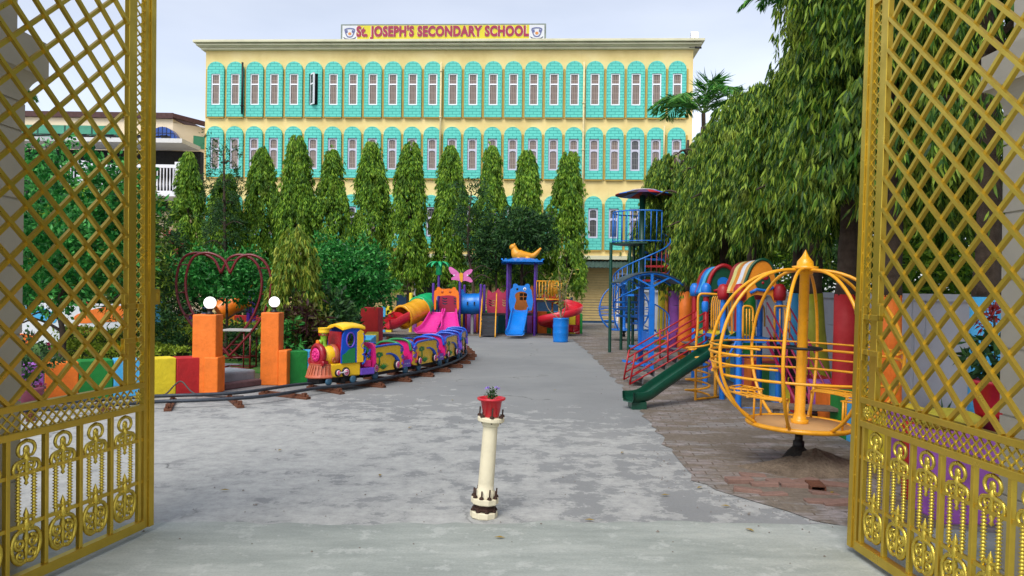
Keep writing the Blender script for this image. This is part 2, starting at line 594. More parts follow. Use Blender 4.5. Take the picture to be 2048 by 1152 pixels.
# brick paving on the right
def brick_mat():
    m, nt, bs = base_mat('old_brick_paving')
    tc = N(nt, 'ShaderNodeTexCoord')
    mp = N(nt, 'ShaderNodeMapping'); mp.inputs['Rotation'].default_value = (0, 0, R(6))
    nz = N(nt, 'ShaderNodeTexNoise'); nz.inputs['Scale'].default_value = 1.2; nz.inputs['Detail'].default_value = 3
    mx = N(nt, 'ShaderNodeMixRGB', blend_type='ADD'); mx.inputs[0].default_value = .12
    nt.links.new(tc.outputs['Object'], nz.inputs['Vector'])
    nt.links.new(tc.outputs['Object'], mx.inputs[1]); nt.links.new(nz.outputs['Color'], mx.inputs[2])
    nt.links.new(mx.outputs[0], mp.inputs[0])
    br = N(nt, 'ShaderNodeTexBrick')
    nt.links.new(mp.outputs[0], br.inputs['Vector'])
    br.inputs['Scale'].default_value = 1.0
    br.inputs['Brick Width'].default_value = .24; br.inputs['Row Height'].default_value = .12
    br.inputs['Mortar Size'].default_value = .008; br.inputs['Mortar Smooth'].default_value = .3
    br.inputs['Color1'].default_value = lin((138, 126, 121)); br.inputs['Color2'].default_value = lin((130, 126, 122))
    br.inputs['Mortar'].default_value = lin((94, 82, 70))
    n1 = noise(nt, 1.0, 8, .7); n2 = noise(nt, 18, 5, .7); n4 = noise(nt, 3.2, 8, .72)
    col = mix(nt, ramp(nt, n4, [(.52, (0, 0, 0, 1)), (.57, (.8,) * 3 + (1,))]), br.outputs['Color'], lin((152, 143, 140)))
    col = mix(nt, ramp(nt, noise(nt, 1.5, 9, .75, vscale=(.7, 1.6, 1)), [(.44, (0, 0, 0, 1)), (.53, (.94,) * 3 + (1,))]), col, mix(nt, n2, lin((96, 85, 72)), lin((122, 110, 95))))
    col = mix(nt, 1.0, col, ramp(nt, n2, [(.3, (.72,) * 3 + (1,)), (.6, (1, 1, 1, 1))]), 'MULTIPLY')
    nt.links.new(col, bs.inputs['Base Color']); bs.inputs['Roughness'].default_value = .9
    h = mix(nt, .35, br.outputs['Fac'], n2)
    inv = N(nt, 'ShaderNodeInvert'); nt.links.new(h, inv.inputs[1])
    bump(nt, bs, inv.outputs[0], .6, .012)
    return m
bp = [G(x, y) for x, y in ((1150, 684), (1172, 700), (1204, 730), (1236, 765), (1262, 800), (1296, 838), (1322, 878), (1352, 922), (1392, 960), (1440, 982), (1500, 1000), (1570, 1020), (1640, 1040), (1700, 1052))]
bm_ = brick_mat()
flat_poly('brick_paving', [(p.x, p.y) for p in bp] + [(4.5, 4.9), (4.5, 34), (-6, 34), (-6, 25.3), (0.6, 24.6), (2.0, 23.6)], .006, bm_, .055, 5, .16)
# garden soil and lawn behind the painted wall
def soil_mat(name, a, b, c, sc=6):
    m, nt, bs = base_mat(name)
    n1 = noise(nt, sc, 8, .75); n2 = noise(nt, sc * 12, 4, .7)
    col = ramp(nt, n1, [(.35, lin(a)), (.5, lin(b)), (.65, lin(c))])
    col = mix(nt, 1.0, col, ramp(nt, n2, [(.3, (.6,) * 3 + (1,)), (.6, (1, 1, 1, 1))]), 'MULTIPLY')
    nt.links.new(col, bs.inputs['Base Color']); bs.inputs['Roughness'].default_value = .95
    bump(nt, bs, n2, .8, .03)
    return m
flat_poly('garden_soil', [(-14, 9.9), (-5.3, 10.9), (-3.9, 12.0), (-2.9, 13.4), (-2.5, 15.2), (-3.0, 18.5), (-4.2, 21.2), (-6, 22.6), (-14, 23.5)], .006, soil_mat('soil', (70, 62, 44), (84, 84, 50), (100, 96, 60)), .03, 2)
flat_poly('lawn', [(-12, 12.2), (-3.9, 13.6), (-3.6, 16.6), (-4.6, 19.5), (-12, 20)], .012, soil_mat('lawn_green', (58, 96, 30), (74, 120, 36), (98, 140, 50)), .03, 2)

# ================================================================== MATERIALS
GOLD = paint('gold_paint', (204, 174, 66), .33, .85, .16, 5, bmp=.1, wear=.04, wearc=(120, 92, 44))
GOLD2 = paint('gold_paint_casting', (212, 186, 76), .28, .88, .3, 30, bmp=.2)
CREAMW = paint('pillar_plaster', (176, 172, 162), .8, 0, .08, 2.5, bmp=.1)
CREAM = paint('cream_wall', (235, 214, 150), .8, 0, .09, .5, bmp=.08)
PALE = paint('cornice_paint', (206, 202, 170), .75, 0, .15, 1.2, wear=.25, wearc=(120, 112, 96))
WHITE = paint('white_paint', (222, 222, 228), .5, 0, .06, 3)
BLACK = paint('black_metal', (26, 26, 28), .5, .2, .3)
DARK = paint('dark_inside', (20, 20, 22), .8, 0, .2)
def P_(n, c, **k):
    k.setdefault('wear', .05); k.setdefault('wearc', tuple(int(x * .55 + 40) for x in c))
    return paint(n, c, **k)
WK = dict(rough=.6, wear=.14, bmp=.55, scale=4)
RED = P_('red_paint', (178, 24, 28), **WK); ORANGE = P_('orange_paint', (232, 116, 22), **WK); YELLOW = P_('yellow_paint', (226, 202, 34), **WK)
GREEN = P_('green_paint', (18, 126, 46), **WK); LBLUE = P_('sky_blue_paint', (70, 166, 216), **WK); PURPLE = P_('lilac_paint', (166, 92, 184), **WK)
BLUE = P_('blue_paint', (20, 110, 200), rough=.35); OCHRE = P_('ochre_yellow_paint', (228, 156, 30), rough=.35, wear=.1, wearc=(120, 84, 50))
DGREEN = P_('dark_green_paint', (10, 66, 48), rough=.35); MAROON = P_('maroon_paint', (122, 26, 40), rough=.4)
PLRED = P_('red_plastic', (196, 34, 48), rough=.3, var=.12); PLPINK = P_('pink_plastic', (220, 50, 150), rough=.3, var=.12)
PLBLUE = P_('blue_plastic', (14, 118, 206), rough=.3, var=.12); PLGRN = P_('green_plastic', (20, 166, 100), rough=.3, var=.12)
PLYEL = P_('amber_plastic', (226, 160, 30), rough=.3, var=.15); PLORG = P_('orange_plastic', (240, 124, 28), rough=.3, var=.12)
VIOLET = P_('violet_post_paint', (76, 34, 132), rough=.3, var=.15); ROSE = P_('rose_plastic', (178, 44, 76), rough=.4, var=.15)
RUST = P_('rusty_iron', (96, 56, 34), rough=.8, var=.4, scale=30)
TRUNK = P_('bark', (74, 60, 48), rough=.9, var=.4, scale=14, bmp=.8)
BIGRED = P_('heart_red_metal', (108, 16, 24), rough=.32)
LM_ROW = leafmat('row_tree_leaves', (48, 86, 18), (90, 136, 32), (146, 182, 50), .25, clump=((56, 92, 22), (140, 162, 52)))
LM_BIG = leafmat('weeping_tree_leaves', (26, 58, 14), (62, 104, 24), (146, 170, 54), .2, clump=((34, 68, 22), (156, 166, 60)))
LM_YG = leafmat('yellowish_weeping_leaves', (70, 104, 28), (112, 142, 42), (166, 172, 62), .28)
LM_BROAD = leafmat('broad_leaves', (18, 80, 30), (34, 118, 42), (84, 164, 76), .25, .4)
LM_DARK = leafmat('dark_leaves', (24, 52, 26), (38, 76, 34), (66, 104, 48), .2)
LM_HEDGE = leafmat('hedge_leaves', (84, 104, 24), (128, 150, 36), (170, 186, 60), .2)
LM_CROTON = leafmat('croton_leaves', (44, 20, 28), (70, 34, 36), (84, 90, 34), .15)
LM_PALM = leafmat('palm_leaves', (30, 80, 24), (52, 112, 34), (90, 146, 50), .2)

# ================================================================== GATES
def clipbar(mb, x0, x1, z0, z1, c, m, y, w, h, mi=0):
    """bar z = m*x + c clipped to the rectangle"""
    pts = []
    for x in (x0, x1):
        z = m * x + c
        if z0 <= z <= z1: pts.append((x, z))
    for z in (z0, z1):
        x = (z - c) / m
        if x0 < x < x1: pts.append((x, z))
    if len(pts) >= 2:
        a = min(pts); b = max(pts)
        if math.hypot(a[0] - b[0], a[1] - b[1]) > .02:
            mb.beam((a[0], y, a[1]), (b[0], y, b[1]), w, h, mi)
def lattice(mb, x0, x1, z0, z1, px, pz, w, h, off=0.0):
    m = pz / px
    c = z0 - m * x1 - pz + off
    while c < z1 + m * x1 + pz:
        clipbar(mb, x0, x1, z0, z1, c, m, .3 * w, w, h)
        c += pz
    c = z0 + off - pz
    while c < z1 + m * x1 + pz:
        clipbar(mb, x0, x1, z0, z1, c, -m, -.3 * w, w, h)
        c += pz
def spiral(cx, cz, r0, r1, a0, turns, n=16):
    return [V(cx + (r0 + (r1 - r0) * i / n) * math.cos(R(a0) + turns * 2 * PI * i / n), 0, cz + (r0 + (r1 - r0) * i / n) * math.sin(R(a0) + turns * 2 * PI * i / n)) for i in range(n + 1)]
def taper(n, a, b): return [a + (b - a) * i / (n - 1) for i in range(n)]
def ornament_mb():
    mb = MB()
    def T(pts, a, b): mb.tube(pts, taper(len(pts), a, b), 7)
    for s in (-1, 1):
        # crown loop and its curls
        P = catmull([V(0, 0, .735), V(s * .04, 0, .72), V(s * .055, 0, .685), V(s * .035, 0, .655), V(s * .012, 0, .665), V(s * .015, 0, .69)], 4)
        T(P, .011, .006)
        P = catmull([V(0, 0, .64), V(s * .03, 0, .632), V(s * .07, 0, .62), V(s * .082, 0, .585), V(s * .058, 0, .562), V(s * .04, 0, .582), V(s * .055, 0, .597)], 4)
        T(P, .013, .007)
        T(spiral(s * .03, .605, .026, .004, 90, s * -1.3), .009, .005)
        # twisted rods
        prof = [(.0, .32)]
        z = .325
        while z < .56:
            prof += [(.0085, z), (.0165, z + .006), (.0085, z + .012)]
            z += .0165
        prof.append((0, .572))
        mb.lathe(prof, (s * .05, 0, 0), 8)
        # medallion
        P = catmull([V(0, 0, .325), V(s * .035, 0, .335), V(s * .05, 0, .30), V(s * .03, 0, .275), V(s * .018, 0, .295)], 4)
        T(P, .011, .006)
        P = catmull([V(s * .01, 0, .27), V(s * .06, 0, .262), V(s * .09, 0, .21), V(s * .078, 0, .14), V(s * .04, 0, .105), V(0, 0, .112)], 5)
        T(P, .012, .012)
        T(spiral(s * .04, .205, .034, .006, 60, s * -1.6, 22), .011, .006)
        T(spiral(s * .036, .145, .028, .005, 240, s * 1.4, 20), .010, .006)
    mb.lathe([(0, .50), (.012, .512), (.006, .525), (.014, .545), (.007, .56), (.016, .585), (.01, .62), (.02, .645), (.006, .67)], n=8)
    mb.lathe([(0, .39), (.006, .375), (.014, .35), (.01, .335), (.016, .32), (.02, .29), (.01, .26), (.016, .23), (.008, .2), (.014, .17), (.008, .13), (0, .09)], n=8)
    mb.ball((0, 0, .69), (.018, .012, .022), 10)
    return mb
ORN = None
def make_gate(name, label, toe, dirv, side, width, top, lean=0.0, cap=3.31):
    """side: local y sign that faces the road between the leaves"""
    global ORN
    rz = math.atan2(dirv[1], dirv[0])
    t = thing(name, label, 'gate', toe, rz, 'open leaves of the golden entrance gate')
    t.rotation_euler = (Matrix.Rotation(lean, 3, 'Y') @ Matrix.Rotation(rz, 3, 'Z')).to_euler()
    zt = top
    f = MB()
    for a, b, th in ((.0, .045, .055), (.048, .085, .035)):
        f.bx(a, b, -th / 2, th / 2, -.0, zt)
    f.bx(.045, .048, -.01, .01, 0, zt)
    rnd = random.Random(4)
    for i in range(26):
        z = .2 + i * .125 + rnd.uniform(-.03, .03)
        f.ball((.0465, side * .0165, z), (.004, .003, .007), 6)
    f.obj('stile', GOLD, t)
    f = MB(); f.bx(.165, .235, -.018, .018, .93, zt - .04); f.obj('inner_stile', GOLD, t, bevel=.003)
    f = MB(); f.bx(width - .06, width, -.03, .03, 0, zt); f.obj('hinge_stile', GOLD, t, bevel=.003)
    for nm, z0, z1, th in (('bottom_rail', .0, .055, .05), ('lower_middle_rail', .752, .79, .045), ('upper_middle_rail', .895, .93, .045), ('top_rail', zt - .04, zt, .05)):
        f = MB(); f.bx(.085, width - .06, -th / 2, th / 2, z0, z1); f.obj(nm, GOLD, t, bevel=.003)
    f = MB(); lattice(f, .235, width - .06, .93, zt - .04, .206, .187, .022, .021, .03); f.obj('diamond_lattice', GOLD, t)
    f = MB(); lattice(f, .085, .165, .93, cap, .075, .062, .007, .007); f.obj('edge_lattice', GOLD2, t)
    f = MB(); f.bx(.085, .165, -.02, .02, cap, cap + .1); f.obj('cap_block', GOLD, t)
    f = MB(); lattice(f, .17, width - .06, .79, .895, .058, .054, .008, .008); f.obj('fine_lattice_band', GOLD2, t)
    # rosette
    f = MB()
    for i in range(8):
        a = i * PI / 4
        f.tube([V(.125, 0, .842), V(.125 + .018 * math.cos(a), side * .008, .842 + .02 * math.sin(a)), V(.125 + .036 * math.cos(a + .2), 0, .842 + .046 * math.sin(a + .2))], [.004, .009, .003], 6)
    f.ball((.125, side * .006, .842), .011, 8)
    f.obj('rosette', GOLD2, t)
    # handles on the inner stile and the latch lug on the outer
    f = MB()
    for z in (1.19, 1.40):
        f.bx(.20, .30, side * .018, side * .045, z, z + .03)
        f.bx(.278, .30, side * .018, side * .045, z + .0, z - .06 if z < 1.3 else z + .09)
    f.bx(.09, .16, side * .01, side * .03, 1.40, 1.43); f.bx(.09, .16, side * .01, side * .03, 1.19, 1.22)
    f.bx(.09, .105, side * .01, side * .035, 1.15, 1.48)
    f.obj('bolt_bracket', GOLD, t, bevel=.002)
    f = MB(); pr = [(-.06, 1.43), (-.05, 1.42), (0, 1.42), (0, 1.52), (-.05, 1.52), (-.06, 1.51)]
    f.prism(pr, [[(-.045, 1.445), (-.02, 1.445), (-.02, 1.495), (-.045, 1.495)]], .02)
    f.obj('latch_lug', GOLD, t)
    f = MB()
    for z in (.30, .565):
        f.bx(.085, width - .06, -.008, .008, z - .01, z + .01)
    f.obj('thin_rail', GOLD, t)
    s = .115
    posts = []
    while s < width - .1:
        posts.append(s); s += .243
    for p in posts:
        f = MB(); f.bx(p - .012, p + .012, -.014, .014, .055, .752)
        f.obj('baluster', GOLD, t, bevel=.002)
    if ORN is None:
        ORN = ornament_mb().obj('cast_ornament', GOLD2, t)
        ORN.location = (posts[0] + .1215, 0, 0)
    else:
        copy_part(ORN, t, (posts[0] + .1215, 0, 0))
    for p in posts[1:-1]:
        copy_part(ORN, t, (p + .1215, 0, 0))
    return t
toeL = G(300, 1049, .04)
make_gate('gate_leaf', 'golden lattice gate leaf with dark foliage and coloured wall blocks behind it, on the left', toeL, (-.196, -.98), 1, 2.0, 3.62, -.0085, 3.44)
toeR = G(1702, 1090, .04)
make_gate('gate_leaf', 'golden lattice gate leaf swung open in front of the blue and orange tree trunks', toeR, (.066, -1), -1, 2.0, 3.62, .022, 3.31)

# gate pillars: cored blocks with grooves and a coved capital
def pillar(name, label, x_in, y_far, sgn):
    t = thing(name, label, 'pillar', (x_in, y_far, 0), 0, 'plastered pillars at the entrance gate')
    f = MB()
    w, d = .75, 1.0
    z = 0
    hs_ = [.08, .5, .94, 1.31, 1.69, 2.06, 2.44, 2.6]
    prev = 0
    for h in hs_:
        f.bx(0 if sgn > 0 else -w, w if sgn > 0 else 0, -d, 0, prev, h - .012)
        f.bx(.01 * 1 if sgn > 0 else -w + .01, w - .01 if sgn > 0 else -.01, -d + .01, -.01, h - .012, h)
        prev = h
    f.obj('shaft', CREAMW, t)
    f = MB()
    prof = []
    for i in range(9):
        a = R(90 * i / 8)
        prof.append((.08 * (1 - math.cos(a)), 2.6 + .15 * math.sin(a)))
    prof += [(.08, 2.95), (.0, 2.95)]
    # moulding loft round the shaft
    rings = []
    for o, zz in prof:
        x0, x1 = (0 - o, w + o) if sgn > 0 else (-w - o, 0 + o)
        rings.append([(x0, -d - o, zz), (x1, -d - o, zz), (x1, o, zz), (x0, o, zz)])
    vs = [p for r_ in rings for p in r_]
    fs = []
    for i in range(len(rings) - 1):
        for q in range(4):
            fs.append((i * 4 + q, i * 4 + (q + 1) % 4, (i + 1) * 4 + (q + 1) % 4, (i + 1) * 4 + q))
    fs.append((3, 2, 1, 0)); fs.append(tuple(range(len(vs) - 4, len(vs))))
    f.add(vs, fs)
    f.obj('capital', CREAMW, t)
    f = MB(); f.bx(.03 if sgn > 0 else -w + .03, w - .03 if sgn > 0 else -.03, -d + .03, -.03, 2.951, 4.2)
    f.obj('upper_shaft', CREAMW, t)
    return t
pillar('gate_pillar', 'cream plastered gate pillar behind the left lattice gate leaf', -2.74, 4.20, -1)
pillar('gate_pillar', 'cream plastered gate pillar beside the light blue painted tree trunk at the right edge', 2.74, 4.20, 1)

# ================================================================== SCHOOL BUILDING
PL_ = D(413, 100, 36.6); PR_ = D(1379, 100, 35.4)
bL = (Vector((PR_.x, PR_.y)) - Vector((PL_.x, PL_.y))).length
brz = math.atan2(PR_.y - PL_.y, PR_.x - PL_.x)
bloc = (PL_.x - .02, PL_.y, 0)
school = thing('school_building', 'three storey cream school with rows of turquoise arched window panels', 'building', bloc, brz)
def zc(y): return 1.6 + (574.5 - y) * .024
def turq_mat():
    m, nt, bs = base_mat('turquoise_brick_paint')
    tc = N(nt, 'ShaderNodeTexCoord')
    mp = N(nt, 'ShaderNodeMapping'); mp.inputs['Rotation'].default_value = (R(-90), 0, 0)
    nt.links.new(tc.outputs['Object'], mp.inputs[0])
    br = N(nt, 'ShaderNodeTexBrick'); nt.links.new(mp.outputs[0], br.inputs['Vector'])
    br.inputs['Scale'].default_value = 1.0
    br.inputs['Brick Width'].default_value = .36; br.inputs['Row Height'].default_value = .135
    br.inputs['Mortar Size'].default_value = .014; br.inputs['Mortar Smooth'].default_value = .2
    br.inputs['Color1'].default_value = lin((98, 206, 188)); br.inputs['Color2'].default_value = lin((88, 198, 182))
    br.inputs['Mortar'].default_value = lin((56, 160, 150))
    n1 = noise(nt, 1.1, 5, .6)
    col = mix(nt, 1.0, br.outputs['Color'], ramp(nt, n1, [(.3, (.84, .84, .86, 1)), (.6, (1, 1, 1, 1))]), 'MULTIPLY')
    nt.links.new(col, bs.inputs['Base Color']); bs.inputs['Roughness'].default_value = .7
    inv = N(nt, 'ShaderNodeInvert'); nt.links.new(br.outputs['Fac'], inv.inputs[1])
    bump(nt, bs, inv.outputs[0], .6, .02)
    return m
TURQ = turq_mat()
def wall_mat():
    m, nt, bs = base_mat('cream_facade')
    n1 = noise(nt, .5, 7, .65); n2 = noise(nt, 2.2, 6, .7, vscale=(1, 1, .12)); n3 = noise(nt, 25, 4, .6)
    col = ramp(nt, n1, [(.3, lin((212, 186, 118))), (.5, lin((228, 204, 138))), (.7, lin((236, 214, 154)))])
    col = mix(nt, ramp(nt, n2, [(.6, (0, 0, 0, 1)), (.74, (.4,) * 3 + (1,))]), col, lin((196, 172, 116)))
    nt.links.new(col, bs.inputs['Base Color']); bs.inputs['Roughness'].default_value = .85
    bump(nt, bs, n3, .15, .01)
    return m
FAC = wall_mat()
f = MB()
zroof = zc(101)
wL, wR = .0, bL + .2
f.bx(wL, wR, 0, 11, 1.2, zroof)
f.obj('wall', FAC, school)
f = MB(); f.bx(wL - .01, wR + .01, -.012, 11.01, 0, 1.2); f.obj('base_band', paint('navy_wall_paint', (22, 62, 96), .6), school)
f = MB()
cz = [zc(101), zc(96.5), zc(95.5), zc(91), zc(90), zc(84.5)]
f.bx(wL - .16, wR + .16, -.18, 11.2, cz[0], cz[1])
f.bx(wL - .24, wR + .24, -.26, 11.2, cz[1] + .003, cz[2] + .02)
f.bx(wL - .34, wR + .34, -.36, 11.3, cz[2] + .023, cz[3])
f.bx(wL - .28, wR + .28, -.30, 11.2, cz[3] + .003, cz[4] + .01)
f.bx(wL - .45, wR + .45, -.48, 11.4, cz[4] + .013, cz[5])
f.obj('cornice', PALE, school, bevel=.02)
# arched panel with a window hole
PITCH = bL * .04143
PW = PITCH * .855
def arch_outline(w, h, n=14):
    r = w / 2
    pts = [(-r, 0), (r, 0)]
    for i in range(n + 1):
        a = PI * i / n
        pts.append((r * math.cos(a), h - r * .93 + r * .93 * math.sin(a)))
    return pts
def rect(x0, x1, z0, z1): return [(x0, z0), (x1, z0), (x1, z1), (x0, z1)]
def arch_panel_mesh(h, wz0, wz1, ww):
    f = MB()
    f.prism(arch_outline(PW, h), [rect(-ww / 2, ww / 2, wz0, wz1)], .14, Matrix.Translation((0, -.14, 0)))
    # shadow gap lip under the panel
    f.bx(-PW / 2 + .01, PW / 2 - .01, -.125, 0, -.05, -.002, 1)
    # light fillet down each side
    return f
EDGE = paint('ochre_panel_edge', (196, 160, 78), .8, 0, .1, 2)
def pane_mat(name, c1, c2):
    m, nt, bs = base_mat(name)
    tc = N(nt, 'ShaderNodeTexCoord')
    mp = N(nt, 'ShaderNodeMapping'); mp.inputs['Rotation'].default_value = (R(-90), 0, 0)
    nt.links.new(tc.outputs['Object'], mp.inputs[0])
    br = N(nt, 'ShaderNodeTexBrick'); nt.links.new(mp.outputs[0], br.inputs['Vector'])
    br.offset = 0
    br.inputs['Scale'].default_value = 1
    br.inputs['Brick Width'].default_value = .085; br.inputs['Row Height'].default_value = .3
    br.inputs['Mortar Size'].default_value = .010
    br.inputs['Color1'].default_value = lin(c1); br.inputs['Color2'].default_value = lin([x * .86 for x in c1]); br.inputs['Mortar'].default_value = lin(c2)
    nt.links.new(br.outputs['Color'], bs.inputs['Base Color'])
    bs.inputs['Roughness'].default_value = .15
    return m
PANE = pane_mat('curtained_pane', (118, 100, 88), (158, 142, 128))
PANE2 = pane_mat('dim_pane', (56, 56, 58), (120, 116, 112))
WFR = paint('window_frame_white', (232, 232, 236), .5, 0, .05)
WFR2 = paint('window_frame_lilac', (196, 192, 206), .6, 0, .1)
def frame_mb(w, h, t, zs, arch=False):
    f = MB()
    holes = []
    zz = [0] + zs + [h]
    for i in range(len(zz) - 1):
        a = zz[i] + (t if i == 0 else t * .6); b = zz[i + 1] - (t if i == len(zz) - 2 else t * .6)
        q = w / 2 - t
        if arch: holes.append([(-q, a), (q, a), (q, b - .05), (q * .6, b - .012), (0, b), (-q * .6, b - .012), (-q, b - .05)])
        else: holes.append(rect(-q, q, a, b))
    f.prism(rect(-w / 2, w / 2, 0, h), holes, .07)
    return f
rows = [  # top of arch, bottom, window top, window bottom (photo rows), window style
    (124.5, 236, 149, 212, 0), (255, 358, 278, 341, 1), (391, 497, 415, 474, 1)]
first = {}
rnd = random.Random(11)
for ri, (yt, yb, wt, wb, st) in enumerate(rows):
    z0, z1 = zc(yb), zc(yt)
    wz0, wz1 = zc(wb) - z0, zc(wt) - z0
    ww = .44 if st == 0 else .46
    pan = None
    for i in range(24):
        x = .12 + bL * .0187 + i * PITCH
        if pan is None:
            pan = arch_panel_mesh(z1 - z0, wz0, wz1, ww).obj('arch_panel', [TURQ, EDGE], school)
            pan.location = (x, 0, z0)
            if st == 0:
                fr = frame_mb(ww - .01, wz1 - wz0 - .01, .055, [(wz1 - wz0) * .66])
            else:
                fr = frame_mb(ww - .01, wz1 - wz0 - .01, .075, [(wz1 - wz0) * .64], True)
            o = fr.obj('window_frame', WFR if st == 0 else WFR2, pan)
            o.location = (0, -.10 if st == 0 else -.075, wz0 + .005)
            g = MB(); g.bx(-ww / 2 + .05, ww / 2 - .05, 0, .02, .05, wz1 - wz0 - .05)
            o2 = g.obj('window_pane', PANE, pan); o2.location = (0, -.06 if st == 0 else -.001 - .0, wz0)
            if st == 1: o2.location.y = -.035
            if st == 0:
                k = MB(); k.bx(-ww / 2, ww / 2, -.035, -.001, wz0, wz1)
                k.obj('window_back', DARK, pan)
            else:
                k = MB(); k.bx(-ww / 2, ww / 2, -.001 - .0, -.0003, wz0, wz1)
            protos = [pan]
        else:
            c = copy_part(pan, school, (x, 0, z0))
            if st == 0 and i == 5:
                # the open casement
                for ch in list(c.children):
                    if ch.name.startswith('window_frame'):
                        ch.rotation_euler = (0, 0, R(-50)); ch.location = (-.06, -.22, ch.location.z)
                        ch['label'] = 'casement swung open'
                    elif ch.name.startswith('window_pane'):
                        ch.data = ch.data.copy(); ch.data.materials[0] = PANE2
                        ch.rotation_euler = (0, 0, R(-50)); ch.location = (-.06, -.20, ch.location.z)
            if (ri, i) in ((1, 21), (2, 17), (2, 18), (2, 19), (2, 20)) or (ri == 2 and rnd.random() < .4):
                for ch in list(c.children):
                    if ch.name.startswith('window_pane'):
                        ch.data = ch.data.copy(); ch.data.materials[0] = PANE2
# narrow ochre pilaster strips between the panels
for ri, (yt, yb, wt, wb, st) in enumerate(rows):
    f = MB()
    for i in range(25):
        x = .12 + bL * .0187 + (i - .5) * PITCH
        gw = (PITCH - PW) * .52
        f.bx(x - gw / 2, x + gw / 2, -.05, 0, zc(yb) - .02, zc(yt) - PW * .42)
    o = f.obj('pilaster_strip', EDGE, school)
# drain pipes, dark expansion gap
def pipe(px, y0, y1, m, r=.045):
    f = MB()
    u = .12 + bL * ((px - 413) / 966)
    f.rod((u, -.19, zc(y1)), (u, -.19, zc(y0)), r, n=8)
    for k in range(int((zc(y0) - zc(y1)) / 2.2) + 1):
        z = zc(y1) + .4 + k * 2.2
        if z < zc(y0): f.lathe([(r, z - .04), (r * 1.6, z - .03), (r * 1.6, z + .03), (r, z + .04)], (u, -.19, 0), 8)
    f.obj('drain_pipe', m, school)
PCR = paint('cream_pipe', (214, 196, 146), .6)
pipe(888, 127, 345, PCR); pipe(1170, 127, 500, PCR); pipe(1327, 252, 330, PCR, .035); pipe(487, 127, 231, BLACK, .05)
# ground floor: lintel band, awning, shutters, doors
f = MB(); f.bx(wL, wR, -.35, 0, 3.0, 3.18); f.obj('slab_edge', PALE, school)
AWN = paint('awning_metal', (58, 78, 70), .6, .2, .3, 3, wear=.3)
f = MB()
n = 150
xs = [bL * .36 + i * (bL * .6) / n for i in range(n + 1)]
vs = []; fs = []
for i, x in enumerate(xs):
    dz = .018 * (1 if i % 2 else -1)
    vs += [(x, -.02, 2.98 + dz), (x, -1.15, 2.62 + dz), (x, -1.15, 2.59 + dz), (x, -.02, 2.95 + dz)]
for i in range(n):
    for q in range(4):
        fs.append((i * 4 + q, i * 4 + (q + 1) % 4, i * 4 + 4 + (q + 1) % 4, i * 4 + 4 + q))
f.add(vs, fs); f.obj('awning', AWN, school)
SHUT = paint('cream_shutter', (196, 170, 112), .6, .1, .12)
for k, (u, w, kind) in enumerate(((.02, 1.6, 0), (.10, 1.2, 1), (.17, 1.6, 0), (.25, 1.2, 1), (.33, 1.8, 0), (.405, 1.0, 2), (.45, 1.0, 1), (.50, 1.2, 2), (.56, 1.8, 0), (.64, 1.2, 1), (.70, 1.2, 2), (.775, 2.1, 0), (.865, 1.5, 1), (.93, 1.4, 2))):
    x = bL * u
    if kind == 0:
        f = MB()
        for q in range(19):
            f.bx(x, x + w, -.03, -.012 if q % 2 else -.004, .1 + q * .125, .1 + q * .125 + .105)
        f.bx(x - .06, x, -.05, 0, 0, 2.5); f.bx(x + w, x + w + .06, -.05, 0, 0, 2.5); f.bx(x, x + w, -.05, -.003, 2.47, 2.6)
        f.obj('roller_shutter', SHUT, school)
    elif kind == 1:
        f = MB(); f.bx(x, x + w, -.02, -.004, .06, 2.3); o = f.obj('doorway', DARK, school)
        f = MB(); f.bx(x - .09, x - .001, -.06, 0, .0, 2.39); f.bx(x + w + .001, x + w + .09, -.06, 0, 0, 2.39); f.bx(x, x + w, -.06, -.003, 2.3, 2.39)
        f.obj('door_frame', WHITE, o)
    else:
        f = MB(); f.prism(rect(x, x + w * .8, 1.35, 2.15), [rect(x + .08, x + w * .8 - .08, 1.43, 2.07)], .05, Matrix.Translation((0, -.05, 0)))
        o = f.obj('poster_frame', BLACK, school)
        f = MB(); f.bx(x + .08, x + w * .8 - .08, -.03, -.003, 1.43, 2.07); f.obj('poster', paint('poster_paper', (150, 140, 120), .7, 0, .4, 8), o)

# ---- roof sign
sgn = thing('school_sign', 'long yellow rooftop board reading St. JOSEPH\'S SECONDARY SCHOOL', 'sign', school.location, brz)
u0 = .17 + bL * (683 - 413) / 966; u1 = .15 + bL * (1093 - 413) / 966
sz0, sz1 = zc(84.5) + .003, zc(50)
f = MB(); f.bx(u0, u1, -.12, -.02, sz0, sz1); f.obj('frame', paint('sign_rim', (120, 130, 120), .6), sgn)
SY = paint('sign_yellow', (206, 194, 18), .4, 0, .04, .5)
m_, nt_, bs_ = base_mat('sign_yellow_lit')
f = MB(); f.bx(u0 + .08, u1 - .08, -.135, -.1205, sz0 + .06, sz1 - .07); f.obj('board', SY, sgn)
SW = paint('sign_white', (206, 208, 210), .4, 0, .03)
CREST = paint('crest_blue', (92, 98, 142), .5, 0, .1); CRD = paint('crest_orange', (206, 130, 60), .5)
hh = sz1 - sz0
